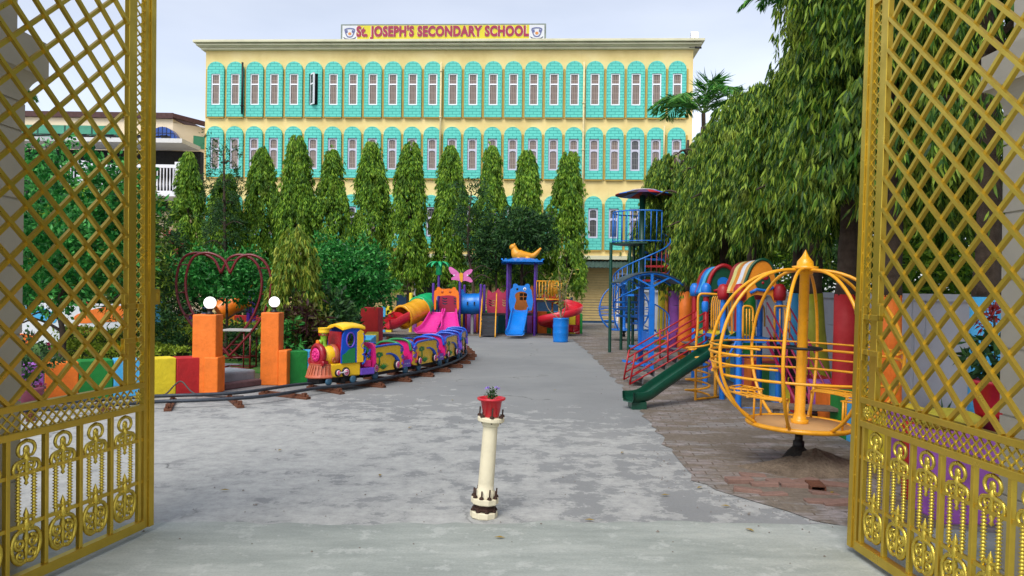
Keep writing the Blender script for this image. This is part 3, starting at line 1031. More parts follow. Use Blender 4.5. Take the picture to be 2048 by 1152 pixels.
for a in (u0 + .08, u1 - .08 - .72):
    f = MB(); f.bx(a, a + .72, -.140, -.1352, sz0 + .06, sz1 - .07); e = f.obj('emblem_panel', SW, sgn)
    cx_, cz_ = a + .36, (sz0 + sz1) / 2
    f = MB()
    T0 = Matrix.Translation((cx_, -.15, cz_))
    # shield ring with arched banner above, scroll below
    out = catmull([(-.25, .17), (0, .23), (.25, .17), (.22, -.02), (.13, -.2), (0, -.24), (-.13, -.2), (-.22, -.02)], 4, True)
    inn = [(x * .78, z * .76) for x, z in out]
    f.prism(out, [inn], .008, T0)
    f.prism(catmull([(-.2, .08), (-.12, .13), (-.1, .02), (-.18, -.02)], 3, True), (), .006, T0)
    f.prism(catmull([(.2, .08), (.12, .13), (.1, .02), (.18, -.02)], 3, True), (), .006, T0)
    f.obj('emblem_shield', CREST, e)
    f = MB()
    f.prism([(math.cos(i * PI / 8) * .08, -.05 + math.sin(i * PI / 8) * .07) for i in range(16)], (), .007, T0)
    f.obj('emblem_heart', CRD, e)
    f = MB()
    f.prism([(-.3, -.2), (-.2, -.27), (0, -.3), (.2, -.27), (.3, -.2), (.3, -.25), (.2, -.33), (0, -.36), (-.2, -.33), (-.3, -.25)], (), .006, T0)
    f.obj('emblem_scroll', paint('crest_dark', (60, 62, 84), .5), e)
def text_mesh(txt, size, offset, ext, mat_, sx=1.0, name='lettering', parent=None, width=None):
    cu = bpy.data.curves.new('tmp', 'FONT')
    cu.body = txt; cu.size = size; cu.offset = offset + .008; cu.extrude = ext
    cu.align_x = 'CENTER'; cu.align_y = 'CENTER'
    cu.resolution_u = 4
    cu.space_character = 1.08
    ob = bpy.data.objects.new('tmp', cu); COL.objects.link(ob)
    bpy.context.view_layer.update()
    me = bpy.data.meshes.new_from_object(ob.evaluated_get(bpy.context.evaluated_depsgraph_get()))
    bpy.data.objects.remove(ob)
    me.materials.clear(); me.materials.append(mat_)
    xs_ = [v.co.x for v in me.vertices]; zs_ = [v.co.y for v in me.vertices]
    cxm, czm = (min(xs_) + max(xs_)) / 2, (min(zs_) + max(zs_)) / 2
    k = (width / (max(xs_) - min(xs_))) if width else sx
    for v in me.vertices:
        v.co = Vector(((v.co.x - cxm) * k, -v.co.z, (v.co.y - czm) * .82))
    me.update()
    o = bpy.data.objects.new(name, me); COL.objects.link(o)
    if parent: o.parent = parent
    return o, max(zs_) - min(zs_)
tw = (1059 - 715) / 966 * bL
CRIM = paint('sign_crimson', (150, 20, 60), .4, 0, .05); 
o, _ = text_mesh("St. JOSEPH'S SECONDARY SCHOOL", .80, .034, .006, CRIM, parent=sgn, name='lettering', width=tw)
o.location = (.16 + bL * (887 - 413) / 966, -.158, (sz0 + sz1) / 2 - .01)
o, _ = text_mesh("St. JOSEPH'S SECONDARY SCHOOL", .80, .044, .004, paint('sign_outline', (240, 226, 210), .4, 0, .02), parent=sgn, name='lettering_outline', width=tw * 1.006)
o.location = (.16 + bL * (887 - 413) / 966, -.142, (sz0 + sz1) / 2 - .01)
f = MB()
for q in range(9):
    x = u0 + .5 + q * (u1 - u0 - 1) / 8
    f.beam((x, -.01, sz1 - .15), (x, .7, sz0 + .02), .04)
f.obj('strut', paint('strut_metal', (90, 90, 90), .5, .5), sgn)
# floodlight on the roof corner
m_, nt_, bs_ = base_mat('lit_lamp_glass')
bs_.inputs['Emission Color'].default_value = (1, .98, .95, 1); bs_.inputs['Emission Strength'].default_value = 6
LIT = m_
fl = thing('floodlight', 'bright lit floodlight on the right corner of the school roof', 'floodlight', D(1389, 82, 35.1), 0)
f = MB(); f.rod((0, 0, -.1), (0, 0, .2), .03); f.bx(-.16, .16, 0, .12, .15, .42); f.obj('housing', BLACK, fl)
f = MB(); f.prism(rect(-.15, .15, .16, .41), (), .02, Matrix.Translation((0, -.021, 0))); f.obj('lens', LIT, fl)
sc_ = thing('security_camera', 'small dark security camera sticking out below the right end of the cornice', 'camera', D(1390, 95, 35.0), 0)
f = MB(); f.rod((0, 0, 0), (.28, -.1, -.04), .045, n=10); f.obj('body', BLACK, sc_)
f = MB(); f.rod((-.25, .1, .03), (0, 0, 0), .015); f.obj('bracket', BLACK, sc_)

# ================================================================== LEFT BUILDING
Fr = Frame(200, depth=45)
lb = thing('annex_building', 'cream building with green glass band and blue glass bay behind the left trees', 'building', Fr.loc)
def X(px): return Fr(px, 300).x
def Z(py, px=200): return Fr(px, py).z
LC = paint('annex_cream', (226, 208, 176), .8, 0, .08, .6)
f = MB(); f.bx(X(-260), X(345), 0, 10, 0, Z(236)); 
pts = [(X(345), 0), (X(408), 1.6), (X(408), 9), (X(345), 9)]
f.add([(x, y, z) for z in (0, Z(246, 350)) for x, y in pts], [(0, 1, 5, 4), (1, 2, 6, 5), (4, 5, 6, 7), (3, 7, 6, 2)])
f.obj('wall', LC, lb)
f = MB(); f.bx(X(-262), X(348), -.2, 10, Z(236) + .003, Z(225)); 
f.beam((X(345), -.1, Z(230)), (X(412), 1.5, Z(243, 400)), .3, .25)
f.obj('roof_edge', paint('annex_roof_brown', (74, 44, 40), .7), lb)
GG = paint('green_glass', (60, 140, 110), .12, 0, .25, 1.5, bmp=0); BG = paint('blue_glass', (20, 70, 150), .1, 0, .3, 2, bmp=0)
for i in range(14):
    a = -140 + i * 27
    f = MB(); f.bx(X(a), X(a + 26), -.08, -.01, Z(285), Z(252)); o = f.obj('window', GG, lb)
    f = MB(); f.bx(X(a), X(a) + .06, -.10, -.081, Z(285), Z(252)); f.bx(X(a) + .061, X(a + 26), -.10, -.081, Z(270) - .03, Z(270) + .03); f.obj('frame', paint('green_frame', (30, 70, 56), .5), o)
# blue arched bay
f = MB()
r_ = (X(365) - X(300)) / 2
oc = [(-r_, 0), (r_, 0)] + [(r_ * math.cos(PI * i / 16), (Z(257, 330) - Z(296, 330)) * math.sin(PI * i / 16)) for i in range(1, 16)]
f.prism(oc, (), .5, Matrix.Translation((X(332), -.5, Z(296, 330))))
o = f.obj('glass_bay', BG, lb)
f = MB()
for i in range(-3, 4):
    x = X(332) + i * r_ / 4
    hgt = (Z(257, 330) - Z(296, 330)) * math.sqrt(max(0, 1 - (i / 4) ** 2))
    f.bx(x - .02, x + .02, -.53, -.501, Z(296, 330), Z(296, 330) + hgt)
for k in (.33, .66):
    f.bx(X(332) - r_ * math.sqrt(1 - k * k), X(332) + r_ * math.sqrt(1 - k * k), -.53, -.501, Z(296, 330) + (Z(257) - Z(296)) * k, Z(296, 330) + (Z(257) - Z(296)) * k + .04)
f.obj('glazing_bar', paint('bay_bars', (24, 44, 90), .5), o)
f = MB(); f.prism(rect(0, .9, 0, .75), (), .05, Matrix.Translation((X(376), .75, Z(291, 380))) @ Matrix.Rotation(R(40), 4, 'Z')); f.obj('window', GG, lb)
# canopy, dark verandah and balcony
f = MB(); f.bx(X(40), X(408), -3.0, -.52, Z(302), Z(294)); f.obj('canopy', paint('canopy_white', (206, 206, 204), .6, 0, .1), lb)
f = MB()
for i in range(6):
    a = X(60 + i * 52); 
    f.beam((a, -2.9, Z(294)), (a + 1.0, -1.5, Z(280)), .5, .06); f.beam((a + 1.0, -1.5, Z(280)), (a + 1.55, -2.5, Z(294)), .5, .06)
f.obj('roof_sheet', BLACK, lb)
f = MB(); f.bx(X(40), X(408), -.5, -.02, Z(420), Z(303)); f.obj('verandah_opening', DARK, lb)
f = MB(); f.bx(X(180), X(408), -3.0, -.6, Z(402), Z(392)); f.bx(X(180), X(408), -3.0, -2.9, Z(349), Z(343))
for i in range(38):
    a = X(182 + i * 6); f.lathe([(.03, Z(392)), (.06, Z(380)), (.03, Z(365)), (.04, Z(349))], (a, -2.95, 0), 6)
for p_ in (222, 310, 403):
    f.bx(X(p_) - .22, X(p_) + .22, -3.05, -2.75, Z(400), Z(338))
f.obj('balcony', WHITE, lb)

# ================================================================== LOW PAINTED WALL, PILLARS, STEP
wall_px = [(-160, 822), (-40, 815), (40, 811), (88, 807), (157, 803), (226, 798), (296, 794), (352, 790), (412, 786)]
wall_c = [RED, PURPLE, PURPLE, ORANGE, GREEN, LBLUE, YELLOW, RED]
lw = thing('painted_wall', 'low garden wall of purple, orange, green, blue, yellow and red painted blocks left of the orange pillars', 'wall', G(412, 786))
def wall_block(root, a, b, h, th, m, h2=None):
    a = a - root.location; b = b - root.location
    d = (b - a); d.z = 0
    nn = Vector((-d.y, d.x, 0)).normalized() * th
    f = MB()
    h2 = h if h2 is None else h2
    vs = [a, b, b + nn, a + nn, a + V(0, 0, h), b + V(0, 0, h2), b + nn + V(0, 0, h2), a + nn + V(0, 0, h)]
    f.add(vs, [(3, 2, 1, 0), (4, 5, 6, 7), (0, 1, 5, 4), (1, 2, 6, 5), (2, 3, 7, 6), (3, 0, 4, 7)])
    return f.obj('block', m, root, bevel=.012)
rnd = random.Random(2)
for i in range(len(wall_c)):
    a, b = G(*wall_px[i]), G(*wall_px[i + 1])
    e = (b - a).normalized() * .003
    wall_block(lw, a + e, b - e, .53 + rnd.uniform(-.012, .012), .34, wall_c[i])
def pillar_block(root, c, w, d, h, m, rz, name='pillar'):
    f = MB(); f.box((c.x - root.location.x, c.y - root.location.y, h / 2), (w, d, h), rz); return f.obj(name, m, root, bevel=.015)
# gateway pillars (orange)
def gate_pillar(px0, px1, py, top_y, lbl, d=.40, rz=0, stub=None):
    a = G((px0 + px1) / 2, py)
    w = (px1 - px0) / F * a.y
    t = thing('orange_pillar', lbl, 'pillar', a, rz, 'orange pillars at the garden entrance')
    h = D(px0, top_y, a.y).z
    f = MB(); f.bx(-w / 2, w / 2, 0, d, 0, h); f.obj('shaft', ORANGE, t, bevel=.014)
    if stub:
        sx0, sx1, sy = stub
        f = MB(); f.bx((sx0 - (px0 + px1) / 2) / F * a.y, (sx1 - (px0 + px1) / 2) / F * a.y, -.03, d - .02, 0, D(px0, sy, a.y).z); f.obj('stub_wall', ORANGE, t, bevel=.014)
    return t, h, a
t1, h1, p1 = gate_pillar(383, 430, 787, 629, 'orange pillar with white globe lamp beside the red block of the low wall', .30, R(2), (408, 436, 714))
t2, h2, p2 = gate_pillar(520, 556, 771, 625, 'orange pillar with white globe lamp beside the green block and the train', .30, R(2), (556.5, 574, 700))
GLOBE = base_mat('globe_lamp_glass'); gm, gn, gb = GLOBE
gb.inputs['Base Color'].default_value = (.9, .9, .88, 1); gb.inputs['Roughness'].default_value = .25
gb.inputs['Emission Color'].default_value = (1, .98, .94, 1); gb.inputs['Emission Strength'].default_value = .6
for p, h, r_, lbl in ((p1, h1, .090, 'white globe lamp on the left orange pillar'), (p2, h2, .086, 'white globe lamp on the right orange pillar')):
    t = thing('globe_lamp', lbl, 'lamp', (p.x + .02, p.y + .15, h), 0, 'white globe lamps on the orange pillars')
    f = MB(); f.lathe([(.0, .001), (.06, .001), (.06, .02), (.035, .03), (.035, .07), (.05, .075), (.05, .085), (0, .09)], n=16); f.obj('base', BLACK, t)
    f = MB(); f.ball((0, 0, .08 + r_), r_, 24); f.obj('globe', gm, t)
lw2 = thing('painted_wall', 'low garden wall running behind the toy train from the green block to the tall red pillar', 'wall', G(575, 768))
w2 = [(575, 769), (615, 767), (648, 764), (676, 757), (700, 745), (722, 731), (740, 716), (752, 703), (757, 694)]
for i, m in enumerate([GREEN, LBLUE, ORANGE, RED, YELLOW, GREEN, LBLUE, YELLOW]):
    a, b = G(*w2[i]), G(*w2[i + 1]); e = (b - a).normalized() * .003
    wall_block(lw2, a + e, b - e, .53 if i < 4 else .40, .30, m)
a = G(738, 690)
t = thing('red_pillar', 'tall plain red pillar standing beyond the train beside the bushes', 'pillar', a, R(-10))
w = 37 / F * a.y
f = MB(); f.bx(-w / 2, w / 2, 0, .4, 0, D(738, 615, a.y).z); f.obj('shaft', RED, t, bevel=.015)
# step and kerb between the pillars
sa, sb = G(446, 781), G(524, 770)
st = thing('entrance_step', 'grey cement step between the two orange pillars', 'step', sa, math.atan2(sb.y - sa.y, sb.x - sa.x))
wst = (sb - sa).length
CEM = paint('cement', (128, 134, 140), .85, 0, .25, 5, wear=.35, wearc=(92, 98, 104), bmp=.5)
f = MB(); f.bx(-.02, wst, .14, .75, 0, .24); f.obj('upper_step', CEM, st, bevel=.03)
f = MB(); f.bx(-.28, .0, -.02, .13, 0, .085); f.obj('orange_kerb', ORANGE, st, bevel=.02)
f = MB(); f.bx(.01, wst - .0, -.03, .13, 0, .10); f.obj('kerb', paint('brown_kerb', (96, 70, 72), .8, 0, .3, 8, bmp=.4), st, bevel=.02)
f = MB(); f.bx(wst + .01, wst + .42, -.04, .13, 0, .09); f.obj('orange_kerb', ORANGE, st, bevel=.02)
cb = thing('cable', 'dark cable lying at the foot of the red wall block', 'cable', G(352, 791))
P = catmull([V(-.5, -.10, .02), V(-.12, -.16, .02), V(.0, -.03, .16), V(.1, -.03, .20), V(.3, -.10, .05), V(.62, -.12, .015), V(1.0, -.1, .02)], 6)
f = MB(); f.tube(P, .012, 6); f.obj('cord', paint('cable_grey', (70, 60, 58), .6), cb)

# ================================================================== TRACK
tp_px = [(-420, 838), (-200, 829), (0, 817), (150, 808), (300, 797.5), (410, 793.5), (508, 787.5), (609, 772.5), (677, 765.5), (755, 752), (833, 736.5), (888, 720), (910, 705)]
tp = [G(p[0], p[1], .10) for p in tp_px]
tp += [V(-1.45, 18.6, 0), V(-1.75, 20.3, 0), V(-2.5, 21.9, 0), V(-3.5, 22.9, 0), V(-4.8, 23.5, 0), V(-6.8, 23.9, 0)]
TP = catmull([(p.x, p.y, 0) for p in tp], 12)
cum = [0]
for i in range(1, len(TP)): cum.append(cum[-1] + (TP[i] - TP[i - 1]).length)
def at_s(s):
    for i in range(1, len(cum)):
        if cum[i] >= s:
            k = (s - cum[i - 1]) / (cum[i] - cum[i - 1]); p = TP[i - 1].lerp(TP[i], k)
            d = (TP[min(i + 1, len(TP) - 1)] - TP[max(0, i - 2)]).normalized(); return p, d
    return TP[-1], (TP[-1] - TP[-2]).normalized()
def s_of(p):
    return min(range(len(TP)), key=lambda i: (TP[i] - Vector((p.x, p.y, 0))).length)
GA = .26
RZ = .115
STEEL = paint('dark_steel_rail', (66, 72, 80), .45, .5, .3, 12)
trk = thing('railway_track', 'curved narrow steel track carrying the toy train round the garden', 'track', (0, 0, 0))
for sgn_ in (-1, 1):
    pts = []
    for i in range(len(TP)):
        d = (TP[min(i + 1, len(TP) - 1)] - TP[max(0, i - 1)]).normalized()
        n_ = V(-d.y, d.x, 0)
        pts.append(TP[i] + n_ * GA * sgn_ + V(0, 0, RZ - .02))
    f = MB(); f.sweep([(math.cos(2 * PI * q / 10) * .024, math.sin(2 * PI * q / 10) * .024) for q in range(10)], pts); f.obj('rail', STEEL, trk)
RUSTB = paint('brown_sleeper_steel', (104, 62, 40), .65, .2, .3, 14)
sl = None
s = .6
rnd = random.Random(8)
while s < cum[-1] - .3:
    p, d = at_s(s)
    rz = math.atan2(d.y, d.x)
    if sl is None:
        f = MB(); f.bx(-.045, .045, -.50, .42, .0, .035); f.bx(-.005, .005, -.50, .42, .035, .065)
        for y in (-.42, .36): f.bx(-.03, .03, y - .03, y + .03, .036, .085)
        sl = f.obj('sleeper', RUSTB, trk, bevel=.004); sl.location = (p.x, p.y, .001); sl.rotation_euler = (0, 0, rz)
    else:
        copy_part(sl, trk, (p.x, p.y, .001), rz + rnd.uniform(-.06, .06))
    s += .78

# ================================================================== TRAIN
TY = P_('train_yellow', (246, 196, 36), rough=.28, var=.08); TR = P_('train_red', (150, 20, 34), rough=.25, var=.12)
TBR = P_('train_copper', (178, 88, 58), rough=.3, var=.2, scale=12); TB = P_('train_blue', (20, 80, 190), rough=.25, var=.12)
TG = P_('train_green', (36, 128, 70), rough=.28, var=.12); TLG = P_('train_lime', (128, 176, 40), rough=.28, var=.15)
TP_ = P_('train_pink', (208, 36, 118), rough=.25, var=.12); TPU = P_('train_purple', (112, 76, 190), rough=.28, var=.15)
TWH = P_('wheel_white', (232, 206, 214), rough=.3); TPG = P_('train_palm_green', (40, 130, 50), rough=.4)
WHB = P_('wheel_blue_grey', (52, 92, 116), rough=.5)
def disc_y(mb, x, y, z, r, t, s, mi=0, n=22):
    """disc facing local s*y"""
    M = Matrix.Rotation(R(-90 * s), 4, 'X')
    mb.lathe([(0, t), (r * .92, t), (r, t * .6), (r, 0)], (x, y, z), n, M.to_3x3(), mi)
def eye_wheel(parent, x, y, z, r, s):
    f = MB(); disc_y(f, x, y, z, r, .035, s)
    o = f.obj('painted_wheel', BLACK, parent)
    f = MB(); disc_y(f, x, y + s * .0352, z, r * .68, .012, s); f.obj('wheel_face', TWH, o)
    f = MB(); disc_y(f, x, y + s * .0475, z, r * .2, .012, s)
    for k in range(12):
        a = k * PI / 6
        f.beam((x + r * .28 * math.cos(a), y + s * .05, z + r * .28 * math.sin(a)), (x + r * .58 * math.cos(a), y + s * .05, z + r * .58 * math.sin(a)), .006, .008)
    f.obj('wheel_hub', TP_, o)
def rail_wheel(parent, x, y, z=.065, r=.075):
    f = MB(); M = Matrix.Rotation(R(90), 3, 'X')
    f.lathe([(0, -.03), (r * .6, -.03), (r, -.02), (r, .02), (r * .6, .03), (0, .03)], (x, y, z), 16, M)
    return f.obj('rail_wheel', WHB, parent)
# local frame: +x forward, -y is the side towards the road, z from rail top
def scroll_side(mb, pts, r, y): mb.tube([V(p[0], y, p[1]) for p in catmull(pts, 4)], r, 6)
def make_loco(loc, rz):
    t = thing('toy_locomotive', 'yellow and blue toy steam engine with copper cowcatcher at the head of the train', 'train engine', loc, rz, 'toy train on the track')
    f = MB(); f.bx(-.55, .42, -.2, .2, .03, .13); f.bx(-.2, -.1, -.26, .26, .0, .1); f.obj('chassis', BLACK, t)
    for x in (.22, -.40):
        for y in (-.26, .26): rail_wheel(t, x, y)
    # cowcatcher: flared skirt with ribs
    def ringp(w, l, z, x0=.16):
        return [V(x0, -w, z)] + [V(x0 + l * math.sin(a), -w * math.cos(a), z) for a in [PI * k / 14 for k in range(1, 14)]] + [V(x0, w, z)]
    f = MB(); lv = [(.30, .40, .13), (.31, .41, .15), (.275, .35, .20), (.25, .31, .30), (.24, .295, .385), (.25, .305, .39), (.25, .305, .405)]
    vs = []
    for w, l, z in lv: vs += ringp(w, l, z)
    n = 15; fs = []
    for i in range(len(lv) - 1):
        for q in range(n): fs.append((i * n + q, i * n + (q + 1) % n, (i + 1) * n + (q + 1) % n, (i + 1) * n + q))
    fs.append(tuple(range((len(lv) - 1) * n, len(lv) * n))); f.add(vs, fs, False)
    o = f.obj('cowcatcher', TBR, t)
    f = MB()
    for k in range(1, 14):
        a = PI * k / 14
        f.beam((.16 + .38 * math.sin(a), -.285 * math.cos(a), .155), (.16 + .31 * math.sin(a), -.252 * math.cos(a), .375), .014, .02)
    f.obj('cowcatcher_rib', P_('train_copper_light', (206, 120, 86), rough=.3), o)
    f = MB(); f.bx(-.62, .155, -.24, .24, .13, .40); f.obj('body', TY, t, bevel=.03)
    Mx = Matrix.Rotation(R(90), 3, 'Y')
    f = MB(); f.lathe([(0, -.12), (.185, -.12), (.20, -.1), (.20, .2), (.17, .21), (0, .21)], (.05, 0, .55), 28, Mx); f.obj('boiler', TY, t)
    f = MB(); f.lathe([(.205, -.12), (.225, -.10), (.225, -.02), (.205, 0)], (.02, 0, .55), 28, Mx); f.obj('boiler_band', TBR, t)
    f = MB(); f.lathe([(0, .0), (.215, .0), (.235, .03), (.235, .10), (.20, .13), (.165, .13), (.16, .11), (0, .11)], (.24, 0, .57), 30, Mx)
    for s in (-1, 1):
        f.tube([V(.34, s * (.16 + q.x), .43 + q.z) for q in spiral(.05, 0, .07, .015, 90 if s > 0 else 90, 1.2 * s, 16)], .026, 8)
    f.bx(.22, .36, -.24, .24, .405, .47); o = f.obj('smokebox', TR, t)
    f = MB(); f.lathe([(0, .0), (.13, .0), (.14, .015), (.12, .03), (0, .035)], (.351, 0, .575), 24, Mx)
    for k in range(10):
        a = k * PI / 5; f.ball((.385, .085 * math.cos(a), .575 + .085 * math.sin(a)), (.014, .028, .028), 8)
    f.ball((.39, 0, .575), (.02, .035, .035), 10); f.obj('rosette', TP_, o)
    # chimney
    f = MB(); f.lathe([(.13, .70), (.085, .73), (.06, .78), (.058, .86), (.075, .95), (.10, 1.02), (.095, 1.021), (.06, .96)], (.17, 0, 0), 22); o = f.obj('chimney', TLG, t)
    f = MB(); f.lathe([(.10, 1.00), (.118, 1.01), (.112, 1.03), (.12, 1.09), (.13, 1.10), (.11, 1.105), (.09, 1.03)], (.17, 0, 0), 22); f.obj('chimney_crown', TY, o)
    f = MB()
    for k in range(8):
        a = k * PI / 4 + .3; f.tube([V(.17 + .094 * math.cos(a), .094 * math.sin(a), .99), V(.17 + .098 * math.cos(a + .4), .098 * math.sin(a + .4), .945), V(.17 + .1 * math.cos(a + .8), .1 * math.sin(a + .8), .99)], .012, 6)
    f.obj('chimney_drip', TR, o)
    f = MB(); f.ball((.25, 0, .82), .055, 14); o = f.obj('headlamp', TLG, t)
    f = MB(); f.lathe([(0, .0), (.035, .0), (.05, .05), (.045, .055), (0, .05)], (.28, 0, .82), 16, Mx); f.obj('lamp_glass', PLORG, o)
    # cab
    for s in (-1, 1):
        out = [(-.62, .40), (-.1, .40), (-.1, .62), (-.13, .95), (-.2, 1.06), (-.35, 1.10), (-.55, 1.08), (-.62, 1.02)]
        hole = [(-.33 + .1 * math.cos(2 * PI * k / 20), .86 + .14 * math.sin(2 * PI * k / 20)) for k in range(20)]
        f = MB(); f.prism(out, [hole], .03, Matrix.Translation((0, s * .24 - .015, 0))); c_ = f.obj('cab_side', TB, t)
        f = MB(); rim = [V(-.33 + .105 * math.cos(2 * PI * k / 20), s * .26, .86 + .145 * math.sin(2 * PI * k / 20)) for k in range(20)]
        f.tube(rim, .014, 6, True); f.obj('window_rim', TPU, c_)
        f = MB(); f.prism([(-.45, .40), (-.12, .40), (-.12, .56), (-.2, .60), (-.3, .68), (-.45, .7)], (), .008, Matrix.Translation((0, s * .262 - .004, 0))); f.obj('cab_panel', TG, c_)
        f = MB(); f.prism([(-.66, .40), (-.5, .40), (-.5, 1.0), (-.58, 1.06), (-.66, 1.02)], (), .016, Matrix.Translation((0, s * .268 - .008, 0))); f.obj('cab_post', TY, c_)
        f = MB(); scroll_side(f, [(-.62, .56), (-.72, .5), (-.7, .4), (-.64, .36)], .022, s * .26); f.obj('scroll', TB, c_)
        f = MB()
        scroll_side(f, [(-.64, .98), (-.70, .9), (-.66, .8), (-.60, .74), (-.64, .68), (-.72, .66), (-.7, .58), (-.62, .56)], .02, s * .26)
        f.obj('scroll', TB, c_)
        f = MB()
        scroll_side(f, [(-.02, .45), (.05, .52), (.1, .47), (.06, .43), (.03, .46)], .014, s * .222); f.obj('body_scroll', TBR, t)
        for x, r in ((-.02, .075), (-.22, .1)):
            eye_wheel(t, x, s * .24, .22, r, s)
        f = MB(); f.beam((-.02, s * .30, .22), (-.22, s * .30, .24), .012, .02); f.obj('coupling_rod', WHITE, t)
    f = MB(); f.bx(-.13, -.1, -.225, .225, .40, 1.02); f.obj('cab_front', TR, t)
    f = MB()
    prof = [(-.29, 0), (-.27, .05), (-.16, .09), (0, .105), (.16, .09), (.27, .05), (.29, 0), (.25, -.01), (0, .06), (-.25, -.01)]
    f.sweep(prof, [V(-.70, 0, 1.06), V(-.55, 0, 1.09), V(-.35, 0, 1.10), V(-.12, 0, 1.06)], up=V(0, 0, 1)); f.obj('cab_roof', TY, t, bevel=.01)
    # open driver seat behind the cab
    f = MB(); f.bx(-1.0, -.62, -.25, .25, .13, .27); f.obj('sill', TPU, t, bevel=.02)
    f = MB(); f.prism(catmull([(-.24, .27), (.24, .27), (.26, .6), (.2, .74), (0, .77), (-.2, .74), (-.26, .6)], 3, True), (), .05, Matrix.Translation((-.96, 0, 0)) @ Matrix.Rotation(R(90), 4, 'Z')); f.obj('seat_back', TP_, t)
    f = MB(); f.bx(-.93, -.74, -.22, .22, .28, .42); f.obj('seat', TP_, t, bevel=.02)
    return t
def make_car(loc, rz, lbl, seatm, rimm):
    t = thing('toy_train_carriage', lbl, 'carriage', loc, rz, 'toy train on the track')
    # yellow tub towards the front (x .35 .. -.35), open seat bay behind (-.35 .. -.78)
    f = MB(); f.bx(-.78, .36, -.18, .18, .04, .13); f.bx(.36, .46, -.02, .02, .06, .10); f.obj('chassis', BLACK, t)
    for x in (.2, -.55):
        for y in (-.26, .26): rail_wheel(t, x, y)
    rt = catmull([(-.36, .14), (0, .13), (.36, .14), (.40, .3), (.37, .5), (.30, .585), (.15, .60), (-.1, .61), (-.28, .60), (-.38, .52), (-.41, .32)], 4, True)
    for s in (-1, 1):
        f = MB(); f.prism(rt, (), .03, Matrix.Translation((0, s * .27 - .015, 0)), smooth_side=True); p = f.obj('side_panel', TY, t)
        f = MB(); f.tube([V(x, s * .278, z) for x, z in catmull([(.37, .44), (.30, .60), (.1, .63), (-.12, .635), (-.3, .61), (-.40, .5)], 4)], .022, 8); f.obj('panel_rim', TB, p)
        f = MB()
        for (x, z, a) in ((.33, .5, 0), (.36, .34, 120), (-.34, .5, 60), (-.38, .36, 200), (-.37, .22, 90)):
            f = MB(); f.tube([V(q.x, s * .29, q.z) for q in spiral(x, z, .05, .012, a, 1.1 * s, 12)], .014, 6); f.obj('scroll', TPU, p)
        # painted decoration in relief: palm, grass tuft, crescent
        f = MB(); 
        for k in range(7):
            a = R(30 + k * 20)
            f.tube([V(.06, s * .288, .17), V(.06 + .06 * math.cos(a), s * .29, .17 + .07 * math.sin(a)), V(.06 + .13 * math.cos(a), s * .288, .17 + .12 * math.sin(a))], [.014, .012, .002], 5)
        f.tube([V(.17, s * .288, .2), V(.14, s * .288, .32), V(.15, s * .288, .42)], [.018, .014, .012], 6)
        for k in range(6):
            a = R(k * 60 + 20); f.ball((.15 + .05 * math.cos(a), s * .288, .46 + .035 * math.sin(a)), (.04, .008, .024), 8)
        f.obj('palm_relief', TPG, p)
        f = MB(); f.tube([V(q[0], s * .29, q[1]) for q in catmull([(-.0, .46), (-.1, .45), (-.2, .38), (-.25, .28)], 4)], taper(13, .012, .04), 8); f.obj('crescent_relief', TB, p)
        f = MB(); f.tube([V(q[0], s * .29, q[1]) for q in catmull([(.31, .24), (.29, .33), (.24, .42)], 4)], taper(9, .034, .006), 8); f.obj('fin_relief', PLORG, p)
        for x in (.24, -.22): eye_wheel(p, x, s * .285, .22, .095, s)
        f = MB(); f.bx(-.79, -.40, s * .25 - .02, s * .25 + .02, .12, .27)
        for k in range(4):
            f.ball((-.47 - k * .08, s * .272, .19), (.012, .006, .016), 6, 1)
        f.obj('sill', [TPU, WHITE], t)
    # end walls (rounded), seat and back in the open bay
    arch = catmull([(-.26, .13), (.26, .13), (.28, .45), (.23, .60), (.1, .64), (-.1, .64), (-.23, .60), (-.28, .45)], 3, True)
    for x, nm in ((.33, 'front_wall'), (-.36, 'rear_wall')):
        f = MB(); f.prism(arch, (), .04, Matrix.Translation((x, 0, 0)) @ Matrix.Rotation(R(90), 4, 'Z'), smooth_side=True); w_ = f.obj(nm, seatm, t)
        f = MB(); f.tube([V(x + .02, q[0], q[1]) for q in catmull([(-.28, .42), (-.235, .6), (-.1, .655), (.1, .655), (.235, .6), (.28, .42)], 4)], .026, 8); f.obj('wall_rim', rimm, w_)
    f = MB(); f.prism(arch, (), .05, Matrix.Translation((-.78, 0, .03)) @ Matrix.Rotation(R(90), 4, 'Z'), smooth_side=True); w_ = f.obj('seat_back', seatm, t)
    f = MB(); f.tube([V(-.755, q[0], q[1] + .03) for q in catmull([(-.28, .42), (-.235, .6), (-.1, .655), (.1, .655), (.235, .6), (.28, .42)], 4)], .028, 8); f.obj('seat_rim', rimm, w_)
    f = MB(); f.bx(-.79, -.40, -.24, .24, .13, .17); f.bx(-.73, -.54, -.235, .235, .171, .36); f.obj('seat', seatm, t, bevel=.02)
    f = MB(); f.bx(-.30, .30, -.24, .24, .13, .17); f.bx(.08, .29, -.235, .235, .171, .36); f.obj('tub_floor', seatm, t, bevel=.02)
    return t
s0 = cum[s_of(G(645, 765, .1))]
p, d = at_s(s0)
lo = make_loco((p.x, p.y, RZ), math.atan2(-d.y, -d.x))
lo.scale = (.70, .76, .765)
